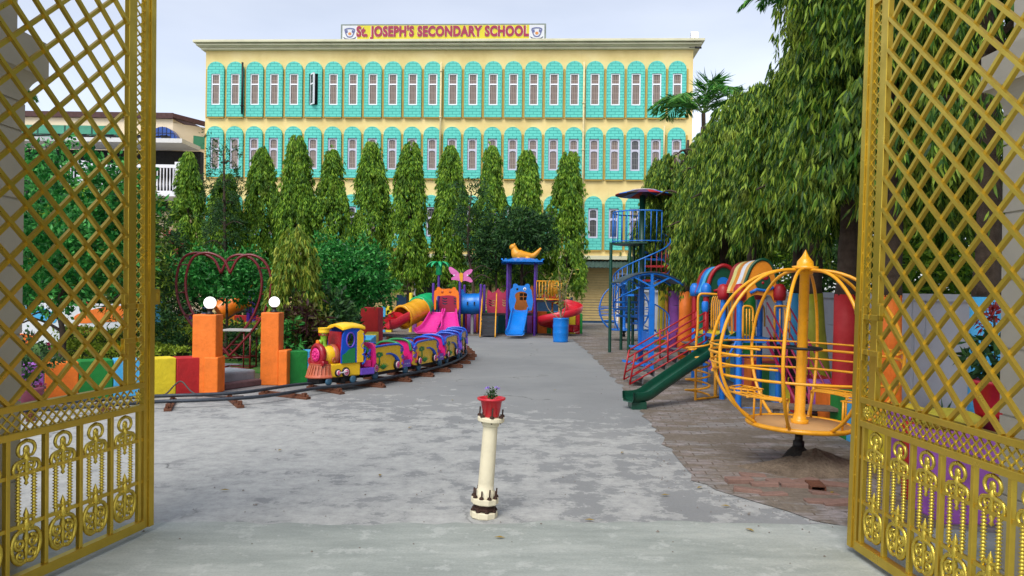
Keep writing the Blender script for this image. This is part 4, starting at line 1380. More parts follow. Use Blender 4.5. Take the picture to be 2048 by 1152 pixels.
def stretch(root):
    def mp_(x): return x * 1.42 if x > -.36 else -.511 + (x + .36) * .72
    def walk(o):
        for c in o.children:
            me = c.data
            if c.name.startswith(('painted_wheel', 'rail_wheel', 'wheel_')):
                cx = sum(v.co.x for v in me.vertices) / len(me.vertices); cz_ = .22 if not c.name.startswith('rail') else .065
                k = .88
                for v in me.vertices:
                    v.co = (mp_(cx) + (v.co.x - cx) * k, v.co.y * .9, cz_ * .8 + (v.co.z - cz_) * k)
            else:
                for v in me.vertices: v.co = (mp_(v.co.x), v.co.y * .9, v.co.z * .82)
            walk(c)
    walk(root)
sc_list = [(1.42, 'second vehicle of the toy train, yellow carriage with pink seats just behind the engine', TP_, TG),
           (2.80, 'middle yellow carriage of the toy train with pink seats and blue rims', TP_, TB),
           (4.18, 'yellow and purple toy train carriage with blue seat rims behind the middle one', TPU, TB),
           (5.56, 'last carriage of the toy train, with a purple seat back', TPU, TB)]
sc_list[0] = (1.42, 'yellow carriage with pink seats and green rims coupled just behind the toy engine', TP_, TG)
s1 = -.05 + cum[s_of(G(738, 753, .1))] - 1.42
for ds, lbl, sm, rm in sc_list:
    p, d = at_s(s1 + ds)
    stretch(make_car((p.x, p.y, RZ), math.atan2(-d.y, -d.x), lbl, sm, rm))

# ================================================================== HEART ARCH
Fh = Frame(472, 738)
ha = thing('heart_arch', 'red tubular heart shaped arch with a small seat behind the orange pillars', 'heart arch', Fh.loc)
def z3(x, y): return (300 + x / 2.88, 460 + y / 2.88)
def hpts(off):
    raw = [(462, 250), (430, 180), (380, 145), (320, 132), (260, 150), (225, 200), (206, 280), (208, 360), (225, 430), (255, 490), (330, 590), (430, 690), (455, 728)]
    raw2 = [(455, 728), (520, 660), (590, 580), (640, 510), (672, 440), (692, 370), (698, 290), (682, 220), (645, 170), (590, 145), (540, 148), (500, 175), (462, 250)]
    return raw, raw2
DEP = .35
for dy, sh in ((0, 0), (DEP, -54)):
    f = MB()
    for raw in hpts(0):
        P = []
        for x, y in raw:
            xx = x + (sh if False else 0)
            q = Fh(*z3(xx + sh, y), dy); P.append(q)
        f.tube(catmull(P, 5), .026, 8)
    f.obj('heart_tube', BIGRED, ha)
f = MB()
for raw, idx in ((hpts(0)[0], (3, 5, 7, 9, 11)), (hpts(0)[1], (1, 3, 5, 7, 9, 11))):
    for i in idx:
        q = Fh(*z3(*raw[i])); f.rod(q, Fh(*z3(raw[i][0] - 54, raw[i][1]), DEP), .015, n=6)
f.obj('rung', BIGRED, ha)
def hz(x, y): return Fh.xz(*z3(x, y))
f = MB()
xl, zb = hz(415, 800); xr, zs = hz(578, 585); 
for dy in (0, DEP):
    f.rod((xr, dy, 0), (xr, dy, zs), .018); f.rod((xr - .12, dy, 0.02), (xr - .12, dy, zs), .014); f.rod((xl, dy, .02), (xr, dy, .02), .016); f.rod((xl, dy, .2), (xr, dy, .22), .014)
    f.rod((xl - .3, dy, .02), (xl - .3, dy, zs + .05), .016)
    f.rod((xl, dy, .35), (xl + .2, dy, .2), .014)
for x in (xl, xr): f.rod((x, 0, .02), (x, DEP, .02), .016)
f.obj('stand', BIGRED, ha)
f = MB(); f.bx(xl - .02, xr + .02, -.05, DEP + .05, zs, zs + .035); f.obj('seat', paint('seat_slab', (176, 172, 168), .7, 0, .2), ha, bevel=.008)

# ================================================================== MURAL WALL (seen through the left gate) and pots
Fm = Frame(150, depth=19)
mu = thing('mural_wall', 'white garden wall with sweeping blue, orange and red painted bands behind the left gate', 'wall', Fm.loc)
def mx(px, py): return Fm.xz(px, py)
f = MB(); x0, z1 = mx(-220, 602); x1, _ = mx(243, 600); f.bx(x0, x1, 0, .2, 0, z1); f.obj('wall', paint('mural_white', (214, 216, 222), .7, 0, .08, 2), mu, bevel=.01)
def band(pts, m, k):
    f = MB(); f.prism(catmull([mx(*p) for p in pts], 5, True), (), .012 + .001 * k, Matrix.Translation((0, -.012 - .001 * k, 0))); f.obj('painted_band', m, mu)
band([(30, 622), (70, 612), (110, 628), (108, 646), (70, 636), (30, 642)], LBLUE, 0)
band([(150, 632), (190, 618), (242, 612), (242, 640), (200, 644), (160, 646)], ORANGE, 0)
band([(140, 650), (175, 656), (220, 668), (238, 680), (200, 686), (150, 676)], RED, 1)
band([(30, 668), (70, 672), (66, 690), (30, 690)], ORANGE, 1)
band([(160, 602), (176, 606), (178, 626), (164, 628)], RED, 2)
band([(-120, 622), (-60, 612), (0, 628), (-30, 650), (-90, 640)], RED, 2)

# ---- coloured planter blocks at the back
def block_row(name, label, pxs, py, depth, h, cols, d=.35, y2=None):
    a = D(pxs[0], 576, depth); a.z = 0
    t = thing(name, label, 'wall', (a.x, depth, 0))
    for i in range(len(pxs) - 1):
        x0 = (pxs[i] - pxs[0]) / F * depth; x1 = (pxs[i + 1] - pxs[0]) / F * depth
        f = MB(); f.bx(x0 + .004, x1 - .004, 0, d, 0, h); f.obj('block', cols[i % len(cols)], t, bevel=.012)
    return t
block_row('planter_wall', 'low painted blocks far behind the heart arch', [300, 318, 340, 358, 378, 398, 430, 470, 495, 520, 545], 650, 23.5, .62, [BLUE, GREEN, YELLOW, RED, PURPLE, RED, ORANGE, RED, RED, YELLOW])
block_row('planter_wall', 'low painted blocks of green, blue and yellow left of the red slide end', [757, 765, 772, 784], 655, 26, .9, [GREEN, LBLUE, YELLOW])
# bin, lean blue board seen between
t = thing('blue_panel', 'blue painted board standing behind the lawn next to the left gate edge', 'board', Frame(310, depth=18).loc)
f = MB(); f.bx(-.12, .12, 0, .05, 0, 1.1); f.bx(-.15, .15, -.02, .07, 1.1, 1.15); f.obj('board', LBLUE, t)
# white shoe-like litter
t = thing('paper_scrap', 'small crumpled white scrap lying by the track ties', 'litter', G(441, 801))
f = MB(); f.prism(catmull([(-.07, 0), (-.03, -.02), (.04, -.015), (.07, .01), (.02, .025), (-.04, .02)], 3, True), (), .012, Matrix.Rotation(R(-80), 4, 'X')); f.obj('scrap', WHITE, t); t.location.z = .02

# ================================================================== HEDGES, PLANTS LEFT
def hedge(label, x0, x1, y0, y1, h, seed, n):
    t = thing('hedge', label, 'hedge', ((x0 + x1) / 2, (y0 + y1) / 2, 0), 0, 'clipped garden hedges')
    w, d = (x1 - x0) / 2, (y1 - y0) / 2
    f = MB(); f.bx(-w * .96, w * .96, -d * .85, d * .85, 0, h * .86); f.obj('branches', paint('hedge_core', (46, 56, 20), .9, 0, .4, 20), t)
    rng = np.random.default_rng(seed)
    P = rng.uniform(-1, 1, (n, 3)) * np.array([w, d, h / 2]) + np.array([0, 0, h / 2])
    ax = rng.integers(0, 3, n)
    P[ax == 0, 2] = h * rng.uniform(.85, 1.08, (ax == 0).sum()); P[ax == 1, 1] = -d * rng.uniform(.85, 1.1, (ax == 1).sum())
    P[ax == 2, 2] = h * rng.uniform(.85, 1.12, (ax == 2).sum())
    P[:, 2] += .05 * np.sin(P[:, 0] * 5) 
    Dd = rng.normal(size=(n, 3)) + np.array([0, -.5, 1.0])
    leafmesh('foliage', P, Dd, rng.uniform(.05, .1, n), rng.uniform(.03, .05, n), rng, LM_HEDGE, parent=t)
    return t
g1, g2 = G(290, 706), G(392, 712)
hedge('short yellow green hedge just behind the yellow wall block', -8.2, -5.95, 13.4, 14.0, .42, 1, 2600)
hedge('long clipped yellow green hedge beyond the garden path', -10.5, -5.6, 17.2, 18.2, .45, 2, 4200)
hedge('far clipped hedge at the back of the lawn', -11.5, -5.2, 20.6, 21.4, .5, 3, 3200)
flat_poly('garden_path', [(-9.5, 15.2), (-5.4, 14.4), (-5.3, 14.9), (-9.6, 15.9)], .018, paint('path_paver', (150, 152, 156), .9, 0, .25, 8, bmp=.4), .02, 9)

# broadleaf tree behind the left gate
def leafy_tree(name, label, cat, loc, trunk, blobs, mat_, ll, lw_, seed, trunk_m=TRUNK, limbs=5, group=None, r0=.07, extra=None):
    t = thing(name, label, cat, loc, 0, group)
    if trunk:
        tm = trunk_mb(trunk, r0, r0 * .35, 8, limbs, seed, ll=1.2)
        tm.obj('trunk', trunk_m, t)
    pts = [bushpts(seed * 7 + i, *b, ll, lw_) for i, b in enumerate(blobs)]
    r_, P, Dd, L, W = cat_pts(pts)
    leafmesh('crown' if trunk else 'foliage', P, Dd, L, W, np.random.default_rng(seed), mat_, parent=t)
    return t
# blobs: (centre, radii, twigs, leaves per twig)
Ft = Frame(122, depth=13.2)
leafy_tree('broadleaf_tree', 'leafy green broadleaf tree behind the left gate leaf in front of the mural', 'tree', Ft.loc, [(0, 0, 0), (.05, 0, .6), (-.05, .05, 1.2), (.1, 0, 2.2)],
           [((0, 0, 3.0), (1.3, 1.0, 1.0), 420, 7), ((-.6, .1, 2.1), (.9, .9, .8), 260, 7), ((.75, 0, 2.2), (.8, .8, .8), 260, 7), ((.9, .2, 3.2), (.6, .6, .7), 150, 7), ((.1, -.2, 1.45), (.85, .6, .35), 130, 6)], LM_BROAD, .13, .062, 3)
leafy_tree('broadleaf_tree', 'dark broadleaf tree at the far left edge behind the gate lattice', 'tree', Frame(-30, depth=15).loc, [(0, 0, 0), (.1, 0, 1), (0, 0, 2.6)],
           [((0, 0, 3.1), (1.5, 1.2, 1.2), 420, 7), ((.5, 0, 2.0), (1.2, 1, .8), 300, 7)], LM_BROAD, .15, .07, 4)
leafy_tree('weeping_tree', 'light green drooping tree whose tips reach past the left gate post', 'tree', Frame(268, depth=17).loc, [(0, 0, 0), (.05, 0, 1.4), (0, 0, 3)],
           [((0, 0, 2.9), (.75, .8, 1.2), 300, 8), ((.1, 0, 1.6), (.7, .7, .9), 260, 8)], LM_BIG, .16, .035, 5)
leafy_tree('flowering_bush', 'tall dark bush with sparse pink flowers between the left gate and the first trimmed tree', 'bush', Frame(322, depth=22).loc, [(0, 0, 0), (0, 0, 1.5), (.1, 0, 3)],
           [((0, 0, 2.3), (.6, .7, 1.1), 420, 8), ((.1, 0, 1.2), (.7, .7, 1.0), 340, 8)], LM_DARK, .11, .05, 6)
fb = bpy.data.objects[[o.name for o in bpy.data.objects if o.name.startswith('flowering_bush')][-1]]
rg, P, Dd, L, W = bushpts(91, (0, -.15, 2.3), (.6, .7, 1.1), 60, 5, .08, .06, rmin=.95)
leafmesh('blossom', P, Dd, L, W, rg, leafmat('pink_blossom', (170, 70, 70), (206, 96, 90), (226, 140, 120), .2), parent=fb)
# rounded bushes beside the heart
def bush(label, px, depth, blobs, m, ll, lw_, seed, cat='bush', name='bush', group=None):
    return leafy_tree(name, label, cat, Frame(px, depth=depth).loc, None, blobs, m, ll, lw_, seed, group=group)
leafy_tree('broadleaf_tree', 'round bright green broadleaf tree growing inside the heart arch', 'tree', Frame(452, depth=17).loc, [(0, 0, 0), (.03, 0, .8), (0, 0, 1.6)],
           [((0, 0, 1.75), (.9, .7, .62), 400, 8), ((-.6, 0, 1.95), (.5, .5, .4), 140, 8), ((.6, 0, 1.7), (.55, .5, .45), 160, 8)], LM_BROAD, .12, .055, 12, r0=.05)
leafy_tree('broadleaf_tree', 'wide spreading green tree right of the drooping young tree', 'tree', Frame(690, depth=18.5).loc, [(0, 0, 0), (-.1, 0, .9), (.1, 0, 1.7)],
           [((-.5, 0, 1.9), (.8, .8, .75), 420, 8), ((.4, 0, 2.0), (.75, .8, .65), 460, 8), ((.75, -.1, 1.55), (.45, .5, .4), 200, 8), ((-.1, -.2, 1.35), (.6, .6, .5), 260, 8)], LM_BROAD, .12, .055, 13, r0=.06)
bush('dark leafy shrub under the spreading tree beside the red pillar', 690, 15.5, [((-.05, 0, .7), (.32, .4, .55), 160, 7), ((-.4, 0, .6), (.4, .4, .5), 150, 7)], LM_DARK, .15, .08, 14)
bush('dark red and green croton shrub behind the toy engine', 610, 13.8, [((0, 0, .65), (.38, .35, .6), 200, 6)], LM_CROTON, .17, .045, 15, 'shrub', 'croton')
bush('dark green shrub behind the green wall block', 655, 14.6, [((0, 0, .75), (.4, .4, .65), 240, 7)], LM_DARK, .14, .06, 16)
bush('bushy plant with broad leaves beside the second orange pillar', 566, 13.4, [((0, 0, .55), (.32, .35, .5), 120, 6)], LM_BROAD, .12, .05, 17)
bush('low shrub growing at the foot of the heart arch', 500, 15.5, [((0, 0, .4), (.5, .35, .4), 160, 6)], LM_DARK, .1, .05, 18)
bush('low shrub in the shade left of the heart arch', 330, 16.5, [((0, 0, .45), (.45, .35, .45), 160, 6)], LM_DARK, .11, .05, 19)
bush('dense dark shrubbery at the garden edge behind the left gate post', 240, 20.5, [((0, 0, 1.2), (1.8, .6, 1.2), 700, 7)], LM_DARK, .14, .07, 20)
bush('dense dark shrubbery behind the heart arch', 400, 24.3, [((0, 0, 1.1), (1.9, .6, 1.1), 800, 7)], LM_DARK, .14, .07, 21)
bush('dense dark shrubbery behind the spreading tree', 640, 22.5, [((0, 0, 1.1), (1.9, .6, 1.1), 700, 7), ((0, 0, .5), (1.8, .4, .6), 300, 6)], LM_DARK, .14, .07, 22)
# drooping young tree
Fy = Frame(592, depth=14.2)
yt = thing('weeping_tree', 'small yellow green drooping young tree between the heart arch and the toy engine', 'tree', Fy.loc)
trunk_mb([(0, 0, 0), (.02, 0, .8), (0, 0, 1.6), (0, 0, 2.6)], .05, .012, 8, 6, 3, ll=.5).obj('trunk', TRUNK, yt)
rg, P, Dd, L, W = weeping(33, 480, 18, .95, 2.8, lambda t: .50 * (1 - t) ** .6 + .05, .42, .15, .026, rmin=.3, nb=60, spread=.26)
leafmesh('crown', P, Dd, L, W, rg, LM_YG, True, yt)
# pot with purple-flowered plant near the left gate
pt = thing('flower_pot', 'pink flower pot with a dark flowering plant in front of the purple wall block', 'plant pot', G(52, 822))
f = MB(); f.lathe([(0, .02), (.13, .0), (.19, .26), (.21, .27), (.21, .3), (.18, .3), (.17, .26), (0, .26)], n=24); f.obj('pot', P_('rose_pot', (176, 96, 120), rough=.5), pt)
rg, P, Dd, L, W = bushpts(71, (0, 0, .62), (.28, .25, .34), 150, 6, .07, .03)
leafmesh('foliage', P, Dd, L, W, rg, LM_DARK, parent=pt)
rg, P, Dd, L, W = bushpts(72, (0, -.05, .66), (.28, .25, .34), 20, 4, .05, .04, rmin=.95)
leafmesh('blossom', P, Dd, L, W, rg, leafmat('purple_blossom', (150, 20, 60), (140, 30, 90), (180, 50, 120), .2), parent=pt)

# ================================================================== ROW OF TRIMMED TREES
crowns = []
for k in range(4):
    rg, P, Dd, L, W = weeping(40 + k, 1500, 21, 1.75, 7.0, (lambda k: lambda t: .80 * min(1, (1.04 - t) * 1.9) ** .85 * (.9 + .12 * math.sin(6 * t + k)) + .04)(k), .5, .18, .044, rmin=.25, lump=.17, nb=230, spread=.34)
    parts_ = [(rg, P, Dd, L, W)]
    for q_, (ox, oy, top_) in enumerate(((.28, .1, 6.5), (-.22, -.15, 7.25), (.05, .3, 6.9))):
        r2 = weeping(140 + k * 5 + q_, 70, 14, 4.8, top_ - .1 * k, lambda t: .26 * (1.02 - t) + .03, .34, .17, .04, rmin=.2, nb=18, spread=.34)
        parts_.append((r2[0], r2[1] + np.array([ox * (1 if k % 2 else -1), oy, 0])) + r2[2:])
    crowns.append(cat_pts(parts_))
row = [(448, 345, 78, 'bushy one second in the row, under the airy tree'), (375, 301, 68, 'at the left end of the row'), (521, 289, 66, 'third from the left'), (590, 268, 70, 'tallest of the left half of the row'), (660, 297, 74, 'twin tipped, fifth in the row'),
       (740, 281, 76, 'sixth in the row'), (817, 280, 70, 'seventh in the row behind the orange bear panel'), (898, 288, 66, 'eighth in the row behind the butterfly'), (981, 289, 62, 'ninth in the row, left of the toy animal'),
       (1051, 297, 68, 'tenth in the row behind the toy animal'), (1133, 300, 68, 'right end of the row above the blue barrel')]
cm = [None] * 4
for i, (px, ty, wpx, lb_) in enumerate(row):
    fr = Frame(px, depth=29 + (i % 3) * .35)
    ztop = D(px, ty, fr.depth).z
    t = thing('trimmed_tree', 'weeping evergreen before the school, ' + lb_, 'tree', fr.loc, 0, 'row of weeping evergreens in front of the school')
    k = i % 4
    trunk_mb([(0, 0, 0), (.04, 0, 1.5), (-.03, 0, 3.5), (0, 0, 6.2)], .11, .03, 8, 5, i, ll=.7).obj('trunk', TRUNK, t)
    if cm[k] is None:
        rg, P, Dd, L, W = crowns[k]
        cm[k] = leafmesh('crown', P, Dd, L, W, rg, LM_ROW, False, t)
    else:
        copy_part(cm[k], t)
    sxy = (wpx / F * fr.depth / 2) / .75
    t.scale = (sxy, sxy, ztop / 7.0)
    t.rotation_euler = (0, 0, i * 1.3)
leafy_tree('feathery_tree', 'airy fine leaved tree second in the row near the left end of the school', 'tree', Frame(443, depth=28).loc, [(0, 0, 0), (.1, 0, 3), (0, 0, 6.6)],
           [((0, 0, 5.4), (.8, .6, 1.7), 260, 9), ((0, 0, 3.6), (.8, .6, 1.0), 200, 9)], LM_DARK, .13, .035, 51, limbs=12, r0=.09)
t = leafy_tree('broadleaf_tree', 'broad leaved tree behind the toy animal on the blue roof', 'tree', Frame(1043, depth=26.6).loc, [(0, 0, 0), (0, 0, 2), (.1, 0, 4)],
           [((0, 0, 3.85), (.95, .8, .5), 260, 8), ((-.5, 0, 3.3), (.6, .6, .35), 130, 8), ((.6, 0, 3.4), (.6, .6, .35), 120, 8)], LM_DARK, .22, .06, 52)
leafy_tree('thin_tree', 'slender crooked tree with sparse leaves beside the butterfly', 'tree', Frame(940, depth=26.8).loc, [(0, 0, 0), (.12, 0, 1.5), (-.1, 0, 3.2), (0, 0, 5)],
           [((0, 0, 4.2), (.7, .6, 1.3), 240, 6), ((.5, 0, 2.9), (.5, .5, .7), 120, 6)], LM_DARK, .16, .05, 53, limbs=9, r0=.07)
leafy_tree('thin_tree', 'dark bushy tree between the butterfly and the blue roofed tower', 'tree', Frame(990, depth=27.2).loc, [(0, 0, 0), (.05, 0, 1.5), (0, 0, 3)],
           [((0, 0, 2.9), (.9, .7, 1.0), 380, 7)], LM_DARK, .18, .06, 54, limbs=6, r0=.06)

# taller greenery closing the garden on the left and the plot beyond the right wall
for px, z, h, r_, m_, lb_ in ((60, 22, 4.6, 1.6, LM_BROAD, 'tall broadleaf tree in front of the cream annex, seen through the left gate'),
                              (190, 21, 4.3, 1.5, LM_ROW, 'dense light green tree in front of the cream annex beside the left gate post'),
                              (-120, 20, 5.0, 1.8, LM_DARK, 'dark tree beyond the garden hidden mostly by the left gate pillar')):
    leafy_tree('garden_tree', lb_, 'tree', Frame(px, depth=z).loc, [(0, 0, 0), (.1, 0, h * .3), (0, 0, h * .8)],
               [((0, 0, h * .72), (r_, 1.1, h * .26), 520, 8), ((-.5, 0, h * .35), (r_, 1.0, h * .25), 480, 8), ((.6, -.2, h * .5), (r_ * .8, .9, h * .22), 320, 8)], m_, .17, .07, 200 + int(px), r0=.09)
for x, z, h, m_, lb_ in ((7.2, 8.0, 6.0, LM_DARK, 'dark leafy tree beyond the white boundary wall behind the light blue trunk'),
                         (7.0, 11.0, 5.6, LM_ROW, 'leafy tree beyond the white boundary wall behind the red trunk'),
                         (7.4, 14.5, 5.4, LM_DARK, 'dark tree beyond the white wall behind the orange play house'),
                         (7.2, 18.5, 5.4, LM_ROW, 'leafy tree beyond the white wall behind the green play house'),
                         (7.6, 23.5, 5.6, LM_DARK, 'dark tree beyond the far end of the white wall beside the school')):
    leafy_tree('leafy_tree', lb_, 'tree', (x, z, 0), [(0, 0, 0), (.1, 0, h * .3), (0, 0, h * .8)],
               [((0, 0, h * .68), (1.5, 2.0, h * .32), 620, 8), ((0, -.5, h * .38), (1.4, 1.9, h * .25), 560, 8)], m_, .2, .075, 300 + int(z), r0=.12)

# ================================================================== BOLLARD AND FLOWER POT
Fb = Frame(967, 1033)
bo = thing('bollard', 'leaning cream pipe bollard with bolted flanges in the middle of the drive', 'bollard', Fb.loc)
OFFW = paint('aged_cream_pipe', (216, 206, 176), .55, 0, .12, 6, wear=.18, wearc=(132, 104, 70), bmp=.3)
RUSTY = paint('rusted_bolt', (62, 40, 30), .85, .2, .4, 40, bmp=.5)
def zb(y): return Fb(985, y).z
tilt = Matrix.Rotation(R(3.6), 4, 'Y')
def octo(f, r, z0, z1, n=12, mi=0):
    f.lathe([(0, z0), (r * .96, z0), (r, z0 + .006), (r, z1 - .006), (r * .96, z1), (0, z1)], n=n, mi=mi, smooth=False)
def bolted(parent, name, r, z0, z1, n, rb, za, zb_, n_sides=12):
    f = MB(); octo(f, r, z0, z1, n_sides); o = f.obj(name, OFFW, parent)
    for k in range(n):
        a = 2 * PI * (k + .35) / n
        g = MB(); c = (math.cos(a) * rb, math.sin(a) * rb, 0)
        g.rod((c[0], c[1], za), (c[0], c[1], zb_ * (1 + .04 * math.sin(k * 3))), .0055, n=7)
        g.lathe([(0, z1), (.016, z1), (.017, z1 + .004), (.012, z1 + .016), (0, z1 + .016)], c, 6)
        g.obj('bolt', RUSTY, o)
    return o
tl = []
o = bolted(bo, 'base_flange', .096, .0, .045, 8, .08, .04, .07, 10); tl.append(o)
f = MB(); f.lathe([(.062, .045), (.08, .055), (.078, .065), (.066, .075), (.08, .085), (.062, .096)], n=20); o = f.obj('rubber_gasket', RUSTY, bo); tl.append(o)
o = bolted(bo, 'lower_flange', .096, .096, .138, 9, .08, .10, .20, 10); tl.append(o)
f = MB(); f.lathe([(.067, .13), (.066, .185), (.056, .188), (.055, .24), (.051, .60), (.050, .64)], n=28); o = f.obj('pipe', OFFW, bo); tl.append(o)
f = MB(); f.lathe([(.05, .632), (.058, .635), (.06, .65), (.056, .668), (.05, .67)], n=28); o = f.obj('neck_ring', OFFW, bo); tl.append(o)
o = bolted(bo, 'top_flange', .094, .668, .70, 7, .082, .66, .752, 28); tl.append(o)
for o in tl: o.rotation_euler = (0, R(3.6), 0)
top = tilt @ V(0, 0, .70)
ptx = thing('flower_pot', 'red plastic flower pot standing on top of the bollard', 'plant pot', Fb.loc + top)
f = MB(); f.lathe([(0, .001), (.052, .001), (.055, .005), (.076, .115), (.096, .118), (.100, .125), (.098, .134), (.086, .134), (.082, .125), (.068, .11)], n=32); f.obj('pot', PLRED, ptx)
f = MB(); f.lathe([(0, .112), (.04, .11), (.073, .104)], n=20); f.obj('soil', paint('pot_soil', (60, 44, 34), .95, 0, .4, 60, bmp=.8), ptx)
pl = thing('potted_flower', 'small plant with two violet flower heads growing in the red bollard pot', 'plant', Fb.loc + top + V(0, 0, .105))
f = MB()
rnd = random.Random(5)
for k in range(7):
    a = rnd.random() * 6.28; f.tube([V(0, 0, 0), V(.015 * math.cos(a), .015 * math.sin(a), .035), V(.03 * math.cos(a), .03 * math.sin(a), .07)], [.003, .002, .001], 5)
for hx in (-.022, .038): f.tube([V(0, 0, 0), V(hx * .4, 0, .06), V(hx, -.01, .098)], .0016, 5)
f.obj('stem', paint('green_stem', (60, 96, 44), .6), pl)
rg, P, Dd, L, W = bushpts(8, (0, 0, .045), (.028, .028, .045), 46, 4, .022, .009, up=.5); leafmesh('foliage', P, Dd, L, W, rg, LM_DARK, parent=pl)
PT = []; DT = []
for hx in (-.026, .040):
    for fx in range(4):
        c = V(hx + rnd.uniform(-.014, .014), -.01 + rnd.uniform(-.01, .01), .100 + rnd.uniform(-.01, .006))
        for k in range(5):
            a = k * 2 * PI / 5 + fx; PT.append(tuple(c)); DT.append((math.cos(a), math.sin(a) * .7, .35 * math.sin(a + 1)))
leafmesh('blossom', np.array(PT), np.array(DT), np.full(len(PT), .013), np.full(len(PT), .010), np.random.default_rng(1), leafmat('violet_blossom', (130, 100, 190), (154, 124, 214), (190, 170, 236), .2), parent=pl)

# ================================================================== GLOBE SWINGS
def globe_swing(name, label, loc, m, mplat, group, tilt_=0.0):
    t = thing(name, label, 'globe swing', loc, 0, group)
    parts = []
    prof = [(.05, 1.70), (.24, 1.69), (.44, 1.62), (.62, 1.47), (.75, 1.27), (.815, 1.07), (.83, .92), (.80, .74), (.71, .55), (.58, .40), (.45, .31)]
    cp = catmull([(a, b) for a, b in prof], 3)
    for k in range(8):
        a = R(k * 45 + 14)
        f = MB(); f.tube([V(r * math.cos(a), r * math.sin(a), z) for r, z in cp], .0155, 8); parts.append(f.obj('rib', m, t))
    def rad(z):
        for (r0, z0), (r1, z1) in zip(cp, cp[1:]):
            if z1 <= z <= z0 and z < 1.6: return r0 + (r1 - r0) * (z0 - z) / max(1e-6, z0 - z1)
        return .8
    for z, a0, a1, rr in ((1.0, -45, 225, .012), (.93, -31, 211, .017), (.84, 14, 236, .012), (.74, 14, 166, .016), (.74, 194, 346, .016)):
        f = MB(); f.ring((0, 0, z), rad(z) - .015, rr * .82, 36, 6, a0, a1); parts.append(f.obj('guard_rail', m, t))
    # wire ring seats on both sides
    for a0, a1 in ((125, 235), (-55, 55)):
        f = MB()
        for r in (.40, .46, .52, .58, .64): f.ring((0, 0, .56 if r < .6 else .57), r, .008, 20, 5, a0, a1)
        for k in range(5):
            a = R(a0 + (a1 - a0) * k / 4); f.rod((.40 * math.cos(a), .40 * math.sin(a), .56), (.66 * math.cos(a), .66 * math.sin(a), .565), .009, n=6)
            if k % 2 == 0:
                f.rod((.42 * math.cos(a), .42 * math.sin(a), .56), (.42 * math.cos(a), .42 * math.sin(a), .31), .010, n=6)
        parts.append(f.obj('seat', m, t))
    f = MB(); f.ring((0, 0, .295), .455, .022, 40, 8); parts.append(f.obj('platform_rim', m, t))
    f = MB(); f.lathe([(0, .285), (.45, .285), (.45, .305), (0, .305)], n=40); parts.append(f.obj('platform', mplat, t))
    f = MB(); f.lathe([(.075, .306), (.08, .34), (.058, .345), (.056, .38), (.047, .4), (.044, 1.66), (.07, 1.665), (.075, 1.70), (.11, 1.705), (.115, 1.735), (.075, 1.74), (.07, 1.78), (.045, 1.81), (.03, 1.83), (.0, 1.89)], n=20); parts.append(f.obj('centre_post', m, t))
    f = MB(); f.ring((0, 0, .99), .165, .013, 30, 8)
    for k in range(3):
        a = R(k * 120 + 20); f.rod((0, 0, .98), (.16 * math.cos(a), .16 * math.sin(a), .99), .008, n=6)
    parts.append(f.obj('steering_ring', BLACK, t))
    f = MB(); f.lathe([(0, .07), (.05, .07), (.05, .14), (.035, .15), (.035, .2), (.07, .21), (.07, .284), (0, .284)], n=16); parts.append(f.obj('pivot', BLACK, t))
    for o in parts: o.rotation_euler = (0, R(tilt_), 0)
    return t
GS = paint('swing_amber_paint', (232, 160, 28), .3, 0, .15, 10, wear=.08, wearc=(130, 84, 44))
PLT = paint('swing_floor', (196, 150, 96), .7, 0, .12, 4)
gz = 6.85
gp = D(1601, 576, gz); gp.z = .10
globe_swing('globe_swing', 'large amber spherical cage swing on a central post beside the right gate leaf', gp, GS, PLT, None, 1.3)
md = MB()
rnd = random.Random(3)
vs = []; fs = []
nr, na = 12, 40
for i in range(nr):
    for k in range(na):
        a = 2 * PI * k / na; r = (i / (nr - 1)) ** 1.1
        h = .20 * (1 - r) ** 1.6 - .012 + .012 * math.sin(5 * a + 7 * r) * (1 - r) + rnd.uniform(-.005, .005) * (i < nr - 1)
        vs.append((math.cos(a) * r * (.72 + .1 * math.sin(3 * a)) * 1.15, math.sin(a) * r * (.42 + .04 * math.sin(2 * a)), h))
for i in range(nr - 1):
    for k in range(na): fs.append((i * na + k, (i + 1) * na + k, (i + 1) * na + (k + 1) % na, i * na + (k + 1) % na))
md.add(vs, fs, True)
struct(md.obj('dirt_mound', soil_mat('mound_dirt', (98, 84, 68), (124, 108, 90), (140, 124, 104), 3), None, (gp.x + .12, gz - .1, 0)))
md = MB(); md.lathe([(.2, .02), (.14, .08), (.09, .15), (.05, .19), (0, .2)], n=14); struct(md.obj('dark_mound_top', soil_mat('greasy_dirt', (34, 30, 27), (48, 42, 36), (60, 52, 44), 6), None, (gp.x, gz, 0)))
globe_swing('globe_swing', 'blue spherical cage swing standing behind the spiral stair tower', Frame(1249, depth=23.5).loc + V(0, 0, .05), BLUE, BLUE, None)

